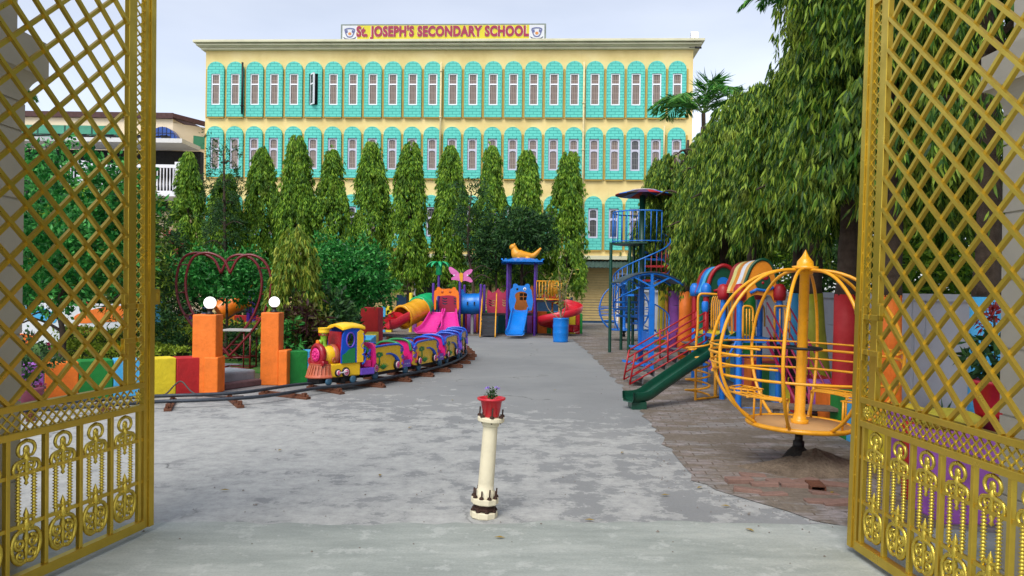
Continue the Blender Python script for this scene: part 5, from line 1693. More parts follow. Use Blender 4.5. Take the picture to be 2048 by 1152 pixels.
# loose bricks at the edge of the paving
lb0 = None
rnd = random.Random(12)
BRK = paint('loose_brick', (126, 98, 86), .9, 0, .25, 12, wear=.3, wearc=(128, 112, 96), bmp=.6)
for i, (px, py, a) in enumerate(((1478, 966, 5), (1505, 952, -12), (1528, 972, 3), (1560, 966, 8), (1588, 974, 2), (1495, 984, -4), (1612, 962, 15), (1648, 988, -3), (1670, 972, 6), (1545, 990, 0), (1675, 1010, 10), (1640, 1006, -8))):
    p = G(px, py)
    if lb0 is None:
        f = MB(); f.bx(-.11, .11, -.052, .052, 0, .045); lb0 = f.obj('loose_brick', BRK, None, p, R(a), bevel=.007)
        tag(lb0, 'worn red brick lying loose at the paving edge near the globe swing', 'brick', 'loose bricks by the paving edge')
    else:
        c = lb0.copy(); COL.objects.link(c); c.location = p; c.rotation_euler = (R(rnd.uniform(-6, 6)), R(rnd.uniform(-6, 6)), R(a + rnd.uniform(-14, 14))); c.location.z = rnd.uniform(-.03, -.008)
# hollow steel box end in the dirt
bx_ = thing('steel_tube', 'short rusty square tube half buried in front of the dirt mound', 'tube', G(1637, 984), R(-8))
f = MB(); f.prism(rect(-.06, .06, 0, .045), [rect(-.05, .05, .008, .038)], .2); f.obj('tube', RUST, bx_)
# dry leaves scattered on the ground
rnd = random.Random(21)
lf = None
for i, (px, py) in enumerate(((820, 855), (1664, 985), (1245, 905), (1400, 975), (1452, 1012), (1110, 780), (905, 800), (760, 950), (1000, 1075), (1180, 1040), (560, 900), (1330, 990), (1500, 1060), (450, 980))):
    p = G(px, py, .012)
    if lf is None:
        f = MB(); f.add([(-.035, 0, 0), (0, .014, .006), (.04, 0, .002), (0, -.014, .007)], [(0, 3, 2, 1)]); lf = f.obj('fallen_leaf', leafmat('dry_leaf', (120, 100, 40), (140, 118, 48), (150, 120, 50), .1), None, p, 1.0)
        tag(lf, 'small dry fallen leaf lying on the grey drive', 'leaf', 'dry leaves on the ground')
    else:
        c = lf.copy(); COL.objects.link(c); c.location = p; c.rotation_euler = (0, 0, rnd.random() * 6)

# ================================================================== CENTRAL PLAY SET
Fp = Frame(930, depth=25.2)
ps = thing('play_set', 'wide plastic play set with slides, animal faced panels, blue tunnel and violet posts', 'play set', Fp.loc)
def q1(x, y): return (760 + x / 4.655, 480 + y / 4.655)
def A(x, y, dy=0.0): return Fp(*q1(x, y), dy)
def A2(x, y, dy=0.0):
    q = A(x, y, dy); return (q.x, q.z)
def panel(pts, m, name, dy=0.0, t=.05, holes=(), smooth=True, n=3, parent=None, bevel=None):
    out = [A2(*p, dy) for p in pts]
    if smooth: out = catmull(out, n, True)
    hs2 = [catmull([A2(*p, dy) for p in h], n, True) if smooth else [A2(*p, dy) for p in h] for h in holes]
    f = MB(); f.prism(out, hs2, t, Matrix.Translation((0, dy, 0)), smooth_side=smooth)
    return f.obj(name, m, parent or ps)
def post(x, ytop, dy=0.0, r=.045, ybot=None):
    b = A(x, 880, dy); tp_ = A(x, ytop, dy)
    f = MB(); f.lathe([(r, 0), (r, tp_.z - .03), (r * .85, tp_.z - .008), (0, tp_.z)], (tp_.x, dy, 0), 12); return f.obj('post', VIOLET, ps)
for x, y, dy in ((497, 400, 0), (745, 385, 0), (548, 320, 1.0), (787, 415, 1.0), (940, 410, 0), (973, 415, 1.0), (1190, 205, 0), (1215, 215, 1.1), (1446, 205, 0), (1458, 215, 1.1)): post(x, y, dy)
# palm topper
f = MB(); c = A(548, 325, 1.0); c2 = A(548, 232, 1.0)
f.lathe([(.10, c.z), (.115, c.z + .02), (.10, (c.z + c2.z) / 2), (.13, c2.z), (.06, c2.z + .06), (0, c2.z + .06)], (c.x, c.y, 0), 14); o = f.obj('palm_topper', PLGRN, ps)
f = MB()
for k in range(8):
    a = k * PI / 4 + .25; l = .44
    pts = [c2 + V(0, 0, .05), c2 + V(math.cos(a) * l * .45, math.sin(a) * l * .45, .10), c2 + V(math.cos(a) * l * .8, math.sin(a) * l * .8, .03), c2 + V(math.cos(a) * l, math.sin(a) * l, -.09)]
    f.sweep([(-.09, 0), (0, .025), (.09, 0), (0, .01)], catmull(pts, 3), scales=[.6, .8, .95, 1, 1, .95, .85, .7, .45, .15])
f.obj('palm_leaf', PLGRN, o)
# butterfly
BF = P_('butterfly_pink', (214, 110, 176), rough=.35)
o = panel([(752, 330), (720, 290), (660, 250), (640, 262), (655, 305), (690, 335), (668, 350), (665, 370), (700, 372), (748, 382), (800, 380), (845, 395), (862, 380), (835, 345), (815, 335), (850, 305), (860, 275), (825, 275), (785, 300)], BF, 'butterfly', -.02, .05)
panel([(740, 312), (752, 305), (770, 310), (772, 340), (768, 385), (752, 390), (740, 350)], PLYEL, 'butterfly_body', -.05, .03, parent=o)
f = MB()
for x, y in ((690, 330), (815, 330)):
    q = A(x, y, -.03); f.ball((q.x, -.025, q.z), (.03, .01, .03), 8)
f.obj('wing_spot', WHITE, o)
# orange face panel
o = panel([(503, 640), (503, 500), (512, 470), (525, 462), (530, 443), (550, 436), (566, 452), (600, 456), (640, 452), (668, 455), (680, 440), (702, 442), (708, 460), (728, 480), (735, 520), (735, 642), (716, 642), (712, 560), (705, 528), (640, 515), (560, 522), (525, 530), (520, 640)], PLORG, 'bear_panel', -.06, .07, n=2)
f = MB()
for x in (580, 652):
    q = A(x, 484, -.08); f.ball((q.x, -.065, q.z), (.045, .012, .045), 10)
f.obj('eye', paint('panel_eye', (180, 80, 20), .4), o)
# maroon back panel with slots, and crest panel
def slots(cx, cy, w, n, dyy):
    hs3 = []
    for k in range(n):
        y = cy + k * dyy
        hs3.append([(cx - w, y - 8), (cx, y + 4), (cx + w, y - 2), (cx + w, y + 8), (cx, y + 15), (cx - w, y + 4)])
    return hs3
panel([(562, 675), (562, 522), (640, 516), (718, 522), (718, 675)], ROSE, 'slotted_panel', .9, .05, slots(603, 540, 22, 3, 24) + slots(698, 540, 12, 3, 24), n=2)
panel([(1000, 685), (1000, 490), (1010, 465), (1028, 480), (1050, 490), (1085, 470), (1098, 448), (1115, 470), (1140, 492), (1160, 480), (1172, 462), (1178, 500), (1178, 685)], ROSE, 'crest_panel', .95, .05, slots(1040, 560, 26, 3, 22) + slots(1155, 560, 14, 3, 22), n=2)
# platforms
f = MB(); f.bx(A(497, 0).x, A(745, 0).x, 0, 1.0, A(600, 676).z - .05, A(600, 676).z); f.obj('platform', BLACK, ps)
f = MB(); f.bx(A(940, 0).x, A(1446, 0).x, 0, 1.1, A(1000, 685).z - .05, A(1000, 685).z); f.obj('platform', BLACK, ps)
# steps
f = MB()
x0, x1 = A(955, 0).x, A(1085, 0).x
zt_ = A(1000, 690).z
for k in range(5):
    z = zt_ * (4.6 - k) / 5; y = -.18 - k * .2
    f.bx(x0, x1, y, y + .22, z - .035, z); f.bx(x0, x1, y + .2, y + .215, z - .001, z + zt_ / 5 - .04)
f.obj('steps', paint('grey_step', (58, 58, 62), .6, .1, .2), ps)
for x in (958, 1092):
    xx = A(x, 0).x
    f = MB()
    zt2 = A(x, 505).z
    f.tube(catmull([V(xx, -1.25, .02), V(xx, -.8, .65), V(xx, -.1, zt2 - .28), V(xx, .02, zt2 - .04), V(xx, .12, zt2), V(xx, .22, zt2 - .03), V(xx, .22, zt2 - .7)], 4), .02, 8)
    f.tube([V(xx, -1.2, .02), V(xx, -.02, zt2 - .75), V(xx, .22, zt2 - .72)], .016, 6)
    for k in range(5): 
        y = -.2 - k * .24; zz = zt2 - .28 + (y + .1) * (zt2 - .93) / .7 if False else 0
    f.obj('handrail', PLYEL, ps)
# double slide (pink)
def slide_sweep(name, m, pts, w, hgt, widths=None, t=.03, lip=.035, parent=None, side=None):
    """trough: pts centreline of the floor; profile U; widths = half widths"""
    P = catmull(pts, 4)
    n = len(P)
    f = MB()
    rings = []
    for i, p in enumerate(P):
        tt = (P[min(i + 1, n - 1)] - P[max(i - 1, 0)]).normalized()
        sd = tt.cross(V(0, 0, 1)).normalized()
        up = sd.cross(tt).normalized()
        k = i / (n - 1)
        ww = w if widths is None else np.interp(k, [q[0] for q in widths], [q[1] for q in widths])
        pr = [(-ww - lip, hgt), (-ww, hgt + lip * .5), (-ww + lip * .4, hgt), (-ww + lip * .5, hgt * .4), (-ww * .8, .01), (0, 0), (ww * .8, .01), (ww - lip * .5, hgt * .4), (ww - lip * .4, hgt), (ww, hgt + lip * .5), (ww + lip, hgt),
              (ww + lip * .6, hgt * .2), (ww * .85, -t), (-ww * .85, -t), (-ww - lip * .6, hgt * .2)]
        rings.append([p + sd * a + up * b for a, b in pr])
    m_ = len(rings[0])
    vs = [q for r_ in rings for q in r_]
    fs = []
    for i in range(n - 1):
        for q in range(m_): fs.append((i * m_ + q, (i + 1) * m_ + q, (i + 1) * m_ + (q + 1) % m_, i * m_ + (q + 1) % m_))
    fs.append(tuple(range(m_ - 1, -1, -1))); fs.append(tuple((n - 1) * m_ + q for q in range(m_)))
    f.add(vs, fs, True)
    return f.obj(name, m, parent or ps)
zt_ = A(600, 672).z
for sx, xb in ((552, 440), (655, 650)):
    xt, xbm = A(sx, 0).x, A(xb, 0, -1.6).x
    if sx > 600: xbm = A(668, 0, -1.6).x
    else: xbm = A(400, 0, -1.6).x + .16
    slide_sweep('double_slide', PLPINK, [V(xt, -.02, zt_), V(xt + (xbm - xt) * .15, -.35, zt_ - .16), V(xt + (xbm - xt) * .6, -1.0, zt_ * .42), V(xt + (xbm - xt) * .9, -1.45, .2), V(xbm, -1.75, .17)], .24, .13, [(0, .22), (.6, .26), (1, .36)])
# tube slide, amber and green sections with red outlet
def tube_seg(pts, r, m, name, ribs=3, shell=.02):
    P = catmull(pts, 5)
    f = MB(); f.tube(P, [r * (1 + .02 * math.sin(i * 1.3)) for i in range(len(P))], 18, cap=False)
    f.tube(P, [r * .94] * len(P), 18, cap=False)
    for i in (0, len(P) - 1):
        tt = (P[min(i + 1, len(P) - 1)] - P[max(i - 1, 0)]).normalized()
        f.tube([P[i] - tt * .03, P[i] - tt * .029, P[i] + tt * .029, P[i] + tt * .03], [r * .93, r * 1.1, r * 1.1, r * .93], 18, cap=False)
    return f.obj(name, m, ps)
a0 = A(497, 600, .5); a0 = V(a0.x, .5, a0.z)
def AA(x, y, dy): q = A(x, y, dy); return V(q.x, dy, q.z)
tube_seg([AA(500, 600, .5), AA(460, 600, .45), AA(415, 610, .2), AA(370, 640, -.1)], .40, PLGRN, 'tube_section')
tube_seg([AA(368, 641, -.1), AA(310, 675, -.45), AA(255, 700, -.75), AA(212, 718, -.95)], .37, PLYEL, 'tube_section')
slide_sweep('slide_outlet', PLRED, [AA(215, 745, -.95), AA(160, 775, -1.2), AA(105, 812, -1.4), AA(40, 826, -1.6)], .34, .28, [(0, .3), (1, .3)])
panel([(130, 680), (170, 672), (215, 690), (230, 740), (190, 790), (160, 770), (165, 730)], PLRED, 'outlet_lip', -1.0, .05)
# blue tube bridge
tube_seg([AA(752, 590, .45), AA(850, 595, .45), AA(935, 592, .45)], .36, PLBLUE, 'tunnel')
f = MB()
for x in (814, 878):
    q = A(x, 592, .05); f.bx(q.x - .02, q.x + .02, .06, .1, q.z - .05, q.z + .06)
f.obj('tunnel_peg', BLACK, ps)
panel([(752, 470), (775, 462), (790, 500), (790, 570), (752, 575)], PLBLUE, 'tunnel_flange', .3, .05)
f = MB(); q = A(860, 665, .45); f.lathe([(.055, 0), (.055, q.z)], (q.x, .45, 0), 12); f.obj('support_column', paint('grey_column', (150, 150, 150), .6), ps)
# blue bear panel with archway and orange inner door
o = panel([(1210, 655), (1212, 480), (1222, 455), (1238, 440), (1238, 418), (1255, 405), (1278, 412), (1290, 425), (1345, 425), (1358, 410), (1382, 408), (1395, 425), (1393, 445), (1408, 465), (1415, 500), (1412, 655)], PLBLUE, 'bear_panel', -.06, .08,
      [[(1258, 650), (1256, 600), (1268, 560), (1255, 520), (1270, 492), (1310, 480), (1350, 486), (1372, 510), (1362, 560), (1374, 600), (1372, 650)]], n=2)
f = MB()
q = A(1348, 457, -.08); f.ball((q.x, -.065, q.z), (.055, .012, .055), 12); f.obj('eye', WHITE, o)
f = MB(); f.ball((q.x, -.08, q.z), (.025, .008, .025), 8); q = A(1278, 457, -.08); f.ball((q.x, -.065, q.z), (.04, .012, .04), 10); f.obj('pupil', BLACK, o)
OR2 = P_('ochre_plastic', (214, 120, 28), rough=.4, var=.2)
o = panel([(1240, 668), (1240, 480), (1400, 480), (1400, 668)], OR2, 'door_panel', .5, .05, [rect(1300, 1332, 495, 525), rect(1338, 1368, 495, 525), rect(1300, 1332, 531, 560), rect(1338, 1368, 531, 560)], smooth=False)
panel([(1400, 440), (1425, 436), (1430, 500), (1428, 660), (1400, 660)], PLORG, 'side_panel', .8, .05, n=2)
slide_sweep('blue_slide', PLBLUE, [V(A(1312, 0).x, -.05, A(1312, 660).z), V(A(1308, 0, -.3).x, -.3, A(1312, 680).z), V(A(1290, 0, -.9).x, -.9, .42), V(A(1275, 0, -1.2).x, -1.2, .2), V(A(1266, 0, -1.5).x, -1.55, .13)], .25, .12, [(0, .25), (.7, .25), (1, .28)])
# wavy blue roof
o = None
f = MB()
xa, xb_ = A(1132, 0).x, A(1528, 0).x; zr = A(1330, 205).z
vs = []; nx, ny = 40, 12
cx = (xa + xb_) / 2
def roof_z(u, v):
    return zr + .17 * (1 - max(abs(u), abs(v)) ** 2) 
for surf in (0, 1):
    for j in range(ny + 1):
        for i in range(nx + 1):
            u = -1 + 2 * i / nx; v = -1 + 2 * j / ny
            z = roof_z(u, v) - surf * .04
            vs.append((cx + u * (xb_ - xa) / 2, .55 + v * .85, z))
fs = []
K = (nx + 1) * (ny + 1)
for j in range(ny):
    for i in range(nx):
        a = j * (nx + 1) + i; fs.append((a, a + 1, a + nx + 2, a + nx + 1)); fs.append((K + a, K + a + nx + 1, K + a + nx + 2, K + a + 1))
f.add(vs, fs, True)
rfo = f.obj('roof', PLBLUE, ps)
def wavy(x0, x1, z, amp, nn=9, low=.07):
    pts = [(x0, z - low), (x1, z - low)]
    for i in range(nn * 6 + 1):
        t = i / (nn * 6); pts.append((x1 + (x0 - x1) * t, z + amp * math.sin(t * nn * 2 * PI)))
    return pts
f = MB(); f.prism(wavy(xa, xb_, zr + .07, .045, 7), (), .05, Matrix.Translation((0, -.32, 0))); f.prism(wavy(xa, xb_, zr + .07, .045, 7), (), .05, Matrix.Translation((0, 1.38, 0)))
for xs_ in (xa, xb_ - .05):
    f.prism(wavy(-.32, 1.42, zr + .07, .045, 6), (), .05, Matrix.Translation((xs_ + .05, 0, 0)) @ Matrix.Rotation(R(90), 4, 'Z'))
f.obj('roof_fringe', PLBLUE, rfo)
# toy animal on the roof: body with long raised tail, neck and head looking left
AN = P_('animal_amber', (222, 150, 30), rough=.4)
f = MB()
body = [AA(1498, 75, .5), AA(1465, 115, .5), AA(1425, 148, .5), AA(1375, 150, .5), AA(1325, 148, .5), AA(1285, 140, .5), AA(1262, 115, .5), AA(1252, 85, .5), AA(1246, 66, .5)]
f.tube(catmull(body, 4), list(np.interp(np.linspace(0, 1, 33), [0, .12, .3, .55, .7, .8, .9, 1], [.03, .07, .11, .2, .2, .14, .11, .10])), 14)
q = AA(1240, 66, .5); f.ball(q, (.13, .11, .11), 14); q = AA(1228, 74, .5); f.ball(q, (.09, .08, .06), 12)
for s in (-1, 1):
    q = AA(1252, 48, .5); f.ball((q.x, .5 + s * .07, q.z), (.04, .03, .07), 8)
    q = AA(1290, 165, .5); q2 = AA(1280, 190, .5); f.tube([V(q.x, .5 + s * .12, q.z), V(q2.x + .03, .5 + s * .14, q2.z + .03), V(q2.x - .05, .5 + s * .14, q2.z)], [.08, .06, .04], 8)
    q = AA(1380, 165, .5); q2 = AA(1365, 192, .5); f.tube([V(q.x, .5 + s * .12, q.z), V(q2.x, .5 + s * .15, q2.z), V(q2.x - .1, .5 + s * .15, q2.z)], [.11, .07, .04], 8)
animal = f.obj('toy_animal', AN, rfo)
f = MB()
q = AA(1228, 92, .5); f.ball(q, (.05, .06, .03), 8); f.obj('animal_chin', WHITE, animal) if False else None
# railing bridge (amber)
f = MB()
x0, x1 = A(1462, 0).x, A(1695, 0).x; z0, z1 = A(1500, 552).z, A(1500, 383).z
for dy in (0.0, .8):
    f.rod((x0, dy, z1), (x1, dy, z1), .022, n=8); f.rod((x0, dy, z0), (x1, dy, z0), .022, n=8)
    k = 0
    n_ = 8
    for k in range(n_ + 1):
        x = x0 + (x1 - x0) * k / n_; f.rod((x, dy, z0), (x, dy, z1), .016, n=6)
    f.obj('railing', OCHRE, ps); f = MB()
f = MB(); f.bx(x0, x1, 0, .8, z0 - .1, z0 - .04); f.obj('bridge_deck', BLACK, ps)
f = MB(); xg = A(1610, 0).x; f.rod((xg + .05, .75, 0), (xg + .05, .75, z0), .03); f.obj('bridge_leg', OCHRE, ps); f = MB(); f.rod((x1 - .05, .05, 0), (x1 - .05, .05, z0 - .1), .03); f.obj('bridge_leg', OCHRE, ps)
# red spiral slide
ztop = A(1700, 560).z
cxs = A(1690, 0).x; 
pts = []
for k in range(22):
    u = k / 21; a = R(150 - 430 * u)
    rr = .46
    pts.append(V(cxs + rr * math.cos(a) * 1.05, .2 + rr * math.sin(a), ztop * (1 - u) + .16 * u))
pts.append(pts[-1] + V(.5, -.25, -.02))
slide_sweep('spiral_slide', PLRED, pts, .25, .2)
f = MB(); f.lathe([(.05, 0), (.05, ztop + .25)], (cxs, .2, 0), 12); f.obj('spiral_column', paint('grey_column', (150, 150, 150)), ps)
# coloured blocks behind the play set
blk = [(265, 342, PURPLE), (342, 420, ORANGE), (420, 500, RED), (500, 580, BLUE), (580, 700, GREEN), (700, 786, YELLOW), (786, 808, RED), (808, 896, PURPLE), (896, 918, ORANGE), (918, 1000, GREEN), (1000, 1100, LBLUE), (1100, 1168, paint('teal_block', (14, 110, 112), .5)), (1168, 1370, BLUE), (1370, 1418, PURPLE), (1418, 1466, RED), (1466, 1556, ORANGE), (1556, 1620, GREEN), (1620, 1760, LBLUE), (1760, 1822, YELLOW), (1822, 1862, RED), (1862, 1888, GREEN)]
FB2 = Frame(930, depth=26.6)
pb = thing('planter_wall', 'row of painted kerb blocks running behind the central play set', 'wall', FB2.loc)
for x0, x1, m in blk:
    a = FB2(*q1(x0, 700)).x; b = FB2(*q1(x1, 700)).x
    f = MB(); f.bx(a + .005, b - .005, 0, .45, 0, .78 if x0 < 1700 else .72); f.obj('block', m, pb, bevel=.015)
# yellow post behind the tube slide
t = thing('yellow_post', 'short yellow post behind the green and amber tube slide', 'post', Frame(822, depth=26.3).loc)
f = MB(); f.lathe([(.06, 0), (.06, 1.35), (.05, 1.38), (0, 1.38)], n=12); f.obj('post', YELLOW, t)

# second play set glimpsed behind the heart arch
F2 = Frame(470, depth=21.6)
p2 = thing('tube_slide', 'orange tube slide seen through the heart arch behind the garden', 'slide', F2.loc)
def S3(x, y, dy=0.): return F2(*z3(x, y), dy)
P = catmull([S3(560, 385, .0), S3(520, 405, 0), S3(470, 430, -.1), S3(395, 475, -.3)], 5)
f = MB(); f.tube(P, [.30 * (1 + .03 * math.sin(i * 1.7)) for i in range(len(P))], 16); f.obj('tube', PLORG, p2)
f = MB()
for i in (0, 5, 10): f.tube([P[i] + V(-.02, 0, 0), P[i] + V(.02, 0, 0)], .34, 16)
f.obj('tube_collar', PLYEL, p2)
f = MB()
for x in (570, 600): q = S3(x, 330); f.lathe([(.06, 0), (.06, q.z)], (q.x, 0, 0), 10)
f.obj('post', VIOLET, p2)
f = MB(); o1 = [S3(*p) for p in ((565, 330), (585, 318), (608, 330), (606, 372), (566, 372))]
f.prism([(q.x, q.z) for q in o1], (), .05); f.obj('top_panel', PLYEL, p2)
f = MB(); o1 = [S3(*p) for p in ((640, 328), (668, 325), (668, 355), (640, 358))]
f.prism([(q.x, q.z) for q in o1], (), .05); f.obj('side_panel', paint('mint', (90, 170, 160), .5), p2)

# ================================================================== BARREL
Fr2 = Frame(1121, 684)
ba = thing('barrel', 'blue plastic barrel used as a planter in front of the red spiral slide', 'barrel', Fr2.loc)
h = Fr2(1121, 636).z; r = 15.5 / F * Fr2.depth
f = MB(); f.lathe([(0, 0), (r * .95, 0), (r * .98, .03), (r * .96, .06), (r, h * .35), (r * 1.02, h * .38), (r, h * .42), (r, h * .62), (r * 1.02, h * .66), (r, h * .7), (r * .97, h * .94), (r, h * .96), (r * 1.0, h), (r * .93, h), (r * .92, h - .05), (0, h - .05)], n=30); f.obj('drum', PLBLUE, ba)
bt = thing('barrel_plant', 'lanky sparse leaved plant growing out of the blue barrel', 'plant', Fr2.loc + V(0, 0, h - .06))
f = MB()
rnd = random.Random(6); tips = []
for k in range(9):
    a = rnd.random() * 6.28; hh_ = rnd.uniform(.9, 1.7); s_ = rnd.uniform(.15, .5)
    pts = [V(0, 0, 0), V(s_ * .2 * math.cos(a), s_ * .2 * math.sin(a), hh_ * .4), V(s_ * math.cos(a), s_ * math.sin(a), hh_)]
    if k < 3: pts = [V(0, 0, 0), V(.4 * math.cos(a), .3 * math.sin(a), .35), V(.5 * math.cos(a), .3 * math.sin(a), .9), V(.3 * math.cos(a), .2 * math.sin(a), 1.3)]
    C_ = catmull(pts, 4); f.tube(C_, taper(len(C_), .016, .005), 5); tips += C_[len(C_) // 2:]
f.obj('branch', paint('pale_bark', (150, 130, 100), .8), bt)
rng = np.random.default_rng(3)
P = np.array([tuple(q) for q in tips for _ in range(4)]) + rng.normal(size=(len(tips) * 4, 3)) * .06
leafmesh('foliage', P, rng.normal(size=P.shape) + np.array([0, 0, -.6]), rng.uniform(.08, .16, len(P)), rng.uniform(.04, .07, len(P)), rng, leafmat('barrel_leaves', (80, 100, 40), (110, 130, 60), (170, 150, 60), .2), parent=bt)

# ================================================================== SPIRAL STAIR TOWER
Ft2 = Frame(1284, depth=19.3)
tw_ = thing('spiral_tower', 'tall spiral stair tower with blue railings and dark parasol roof', 'stair tower', Ft2.loc)
def q2(x, y): return (1160 + x / 3.2, 360 + y / 3.2)
def B(x, y, dy=0.): q = Ft2(*q2(x, y), dy); return V(q.x, dy, q.z)
cx = B(395, 500).x
ztp = B(395, 100).z
DG2 = P_('tower_green', (14, 66, 50), rough=.4)
f = MB(); f.lathe([(.075, 0), (.075, ztp), (0, ztp + .02)], (cx, 0, 0), 14); f.obj('mast', DG2, tw_)
for x, y0, dy in ((199, 400, -.35), (320, 420, -.5), (265, 830, .5), (345, 420, .45)):
    q = B(x, y0, dy); f = MB(); f.lathe([(.04, 0), (.04, q.z)], (q.x, dy, 0), 10); f.obj('post', DG2, tw_)
q = B(560, 340, .55); f = MB(); f.lathe([(.045, 0), (.045, q.z), (0, q.z + .02)], (q.x, .55, 0), 10); f.obj('post', OCHRE, tw_)
# parasol roof
rr = (B(592, 95).x - B(227, 95).x) / 2
segc = [RED, BLUE, paint('parasol_brown', (60, 40, 34), .6), paint('parasol_purple', (74, 40, 90), .6)]
f = MB()
pc = B(409, 90)
for k in range(16):
    f.lathe([(0, .12), (rr * .5, .075), (rr, -.02), (rr, -.04), (rr * .5, .045), (0, .09)], (pc.x, 0, pc.z), 2, mi=k % 4, a0=k * 22.5, a1=(k + 1) * 22.5)
rf = f.obj('parasol', segc, tw_)
f = MB(); f.lathe([(0, .135), (rr * .45, .10), (rr * .46, .085)], (pc.x, 0, pc.z), 20); f.obj('parasol_cap', paint('faded_white', (190, 180, 180), .8, 0, .25, 8), rf)
# upper platform and spiral steps
zp = B(300, 405).z
f = MB(); f.add([(cx + .75 * math.cos(R(a)), .75 * math.sin(R(a)), z) for z in (zp - .04, zp) for a in range(90, 271, 15)] + [(cx, 0, zp - .04), (cx, 0, zp)],
                [tuple(range(12, -1, -1)) , tuple(range(13, 26))] + [(i, i + 1, 14 + i, 13 + i) for i in range(12)] + [(12, 0, 13, 25)])
f.obj('platform', DG2, tw_)
nst = 14
RS = .72
for k in range(nst):
    a = R(75 - k * 34); z = zp - (k + 1) * zp / (nst + 1)
    f = MB()
    aa, bb = a - R(15), a + R(15)
    pts = [(cx + .07 * math.cos(aa), .07 * math.sin(aa)), (cx + RS * math.cos(aa), RS * math.sin(aa)), (cx + RS * math.cos(bb), RS * math.sin(bb)), (cx + .07 * math.cos(bb), .07 * math.sin(bb))]
    f.add([(x, y, zz) for zz in (z - .05, z) for x, y in pts], [(3, 2, 1, 0), (4, 5, 6, 7), (0, 1, 5, 4), (1, 2, 6, 5), (2, 3, 7, 6), (3, 0, 4, 7)])
    f.obj('stair_tread', RED if 2 <= k <= 4 else BLUE, tw_)
# helical handrail with balusters, blue then red
def hel(a_deg, off=0.0):
    k = (75 - a_deg) / 34
    return V(cx + RS * math.cos(R(a_deg)), RS * math.sin(R(a_deg)), zp - (k + 1) * zp / (nst + 1) + off)
f = MB(); f.tube([hel(75 - i * 12, .72) for i in range(0, 39)], .018, 7); f.tube([hel(75 - i * 12, .02) for i in range(0, 39)], .014, 6); f.obj('handrail', BLUE, tw_)
for i in range(0, 39):
    a = 75 - i * 12
    if hel(a).z < .05: continue
    f = MB(); f.rod(hel(a, .02), hel(a, .72), .010, n=6); f.obj('baluster', paint('tower_red', (140, 40, 50), .4) if 6 <= i <= 13 else BLUE, tw_)
f = MB()
f.ring((cx, 0, zp + .78), .75, .018, 24, 6, 80, 300); f.ring((cx, 0, zp + .03), .75, .014, 24, 6, 80, 300); f.obj('platform_rail', BLUE, tw_)
for i in range(20):
    a = R(80 + i * 220 / 19); f = MB(); f.rod((cx + .75 * math.cos(a), .75 * math.sin(a), zp), (cx + .75 * math.cos(a), .75 * math.sin(a), zp + .78), .011, n=6); f.obj('baluster', BLUE, tw_)

# ================================================================== BLUE SHELTER SWING SEAT
Fs = Frame(1303, 742)
sh = thing('swing_seat', 'blue two posted seat with a small curved canopy in front of the spiral tower', 'swing seat', Fs.loc)
def Bs(x, y, dy=0.): q = Fs(*q2(x, y), dy); return V(q.x, dy, q.z)
xm = Bs(460, 700).x
zt3 = Bs(460, 690).z
f = MB(); f.bx(xm - .05, xm + .05, -.05, .05, 0, zt3); f.obj('post', BLUE, sh, bevel=.006)
xb2 = Bs(392, 700, 1.0).x
f = MB(); f.bx(xb2 - .05, xb2 + .05, .95, 1.05, 0, zt3); f.obj('post', BLUE, sh, bevel=.006)
arc = [(-.62 + 1.24 * i / 12) for i in range(13)]
for dy, xx in ((0, xm), (1.0, xb2)):
    f = MB(); f.tube([V(xx + a, dy, zt3 + .28 - .22 * (a / .62) ** 2) for a in arc], .022, 8)
    f.beam((xx, dy, zt3 - .05), (xx, dy, zt3 + .27), .05); f.beam((xx, dy, zt3 + .02), (xx - .35, dy, zt3 + .21), .03); f.beam((xx, dy, zt3 + .02), (xx + .35, dy, zt3 + .21), .03)
    f.obj('canopy_bow', BLUE, sh)
f = MB(); vs = []; 
for sf in (0, 1):
    for j, (dy, xx) in enumerate(((-.05, xm), (1.05, xb2))):
        for a in arc: vs.append((xx + a * 1.02, dy, zt3 + .31 - .22 * (a / .62) ** 2 + sf * .012))
n = 13; fs = [(i, i + 1, n + i + 1, n + i)[::-1] for i in range(12)] + [(2 * n + i, 2 * n + i + 1, 3 * n + i + 1, 3 * n + i) for i in range(12)] + [(i, 2 * n + i, 2 * n + i + 1, i + 1) for i in range(12)]
f.add(vs, fs, True); f.obj('canopy', paint('canopy_sheet', (70, 84, 96), .5, .3, .3), sh)
f = MB(); f.bx(xm - .30, xm - .04, .1, .9, .40, .44); f.bx(xm - .04, xm - .0, .1, .9, .44, .75); f.rod((xm - .04, .1, .42), (xm, 0, .42), .02); f.rod((xb2, .95, .42), (xb2 - .1, .8, .42), .02)
f.obj('seat', BLUE, sh, bevel=.01)
f = MB(); f.bx(xm - .1, xm + .02, .0, 1.0, .06, .12); f.beam((xm - .1, .1, .1), (xm - .5, .4, .16), .04); f.obj('foot_bar', BLUE, sh)

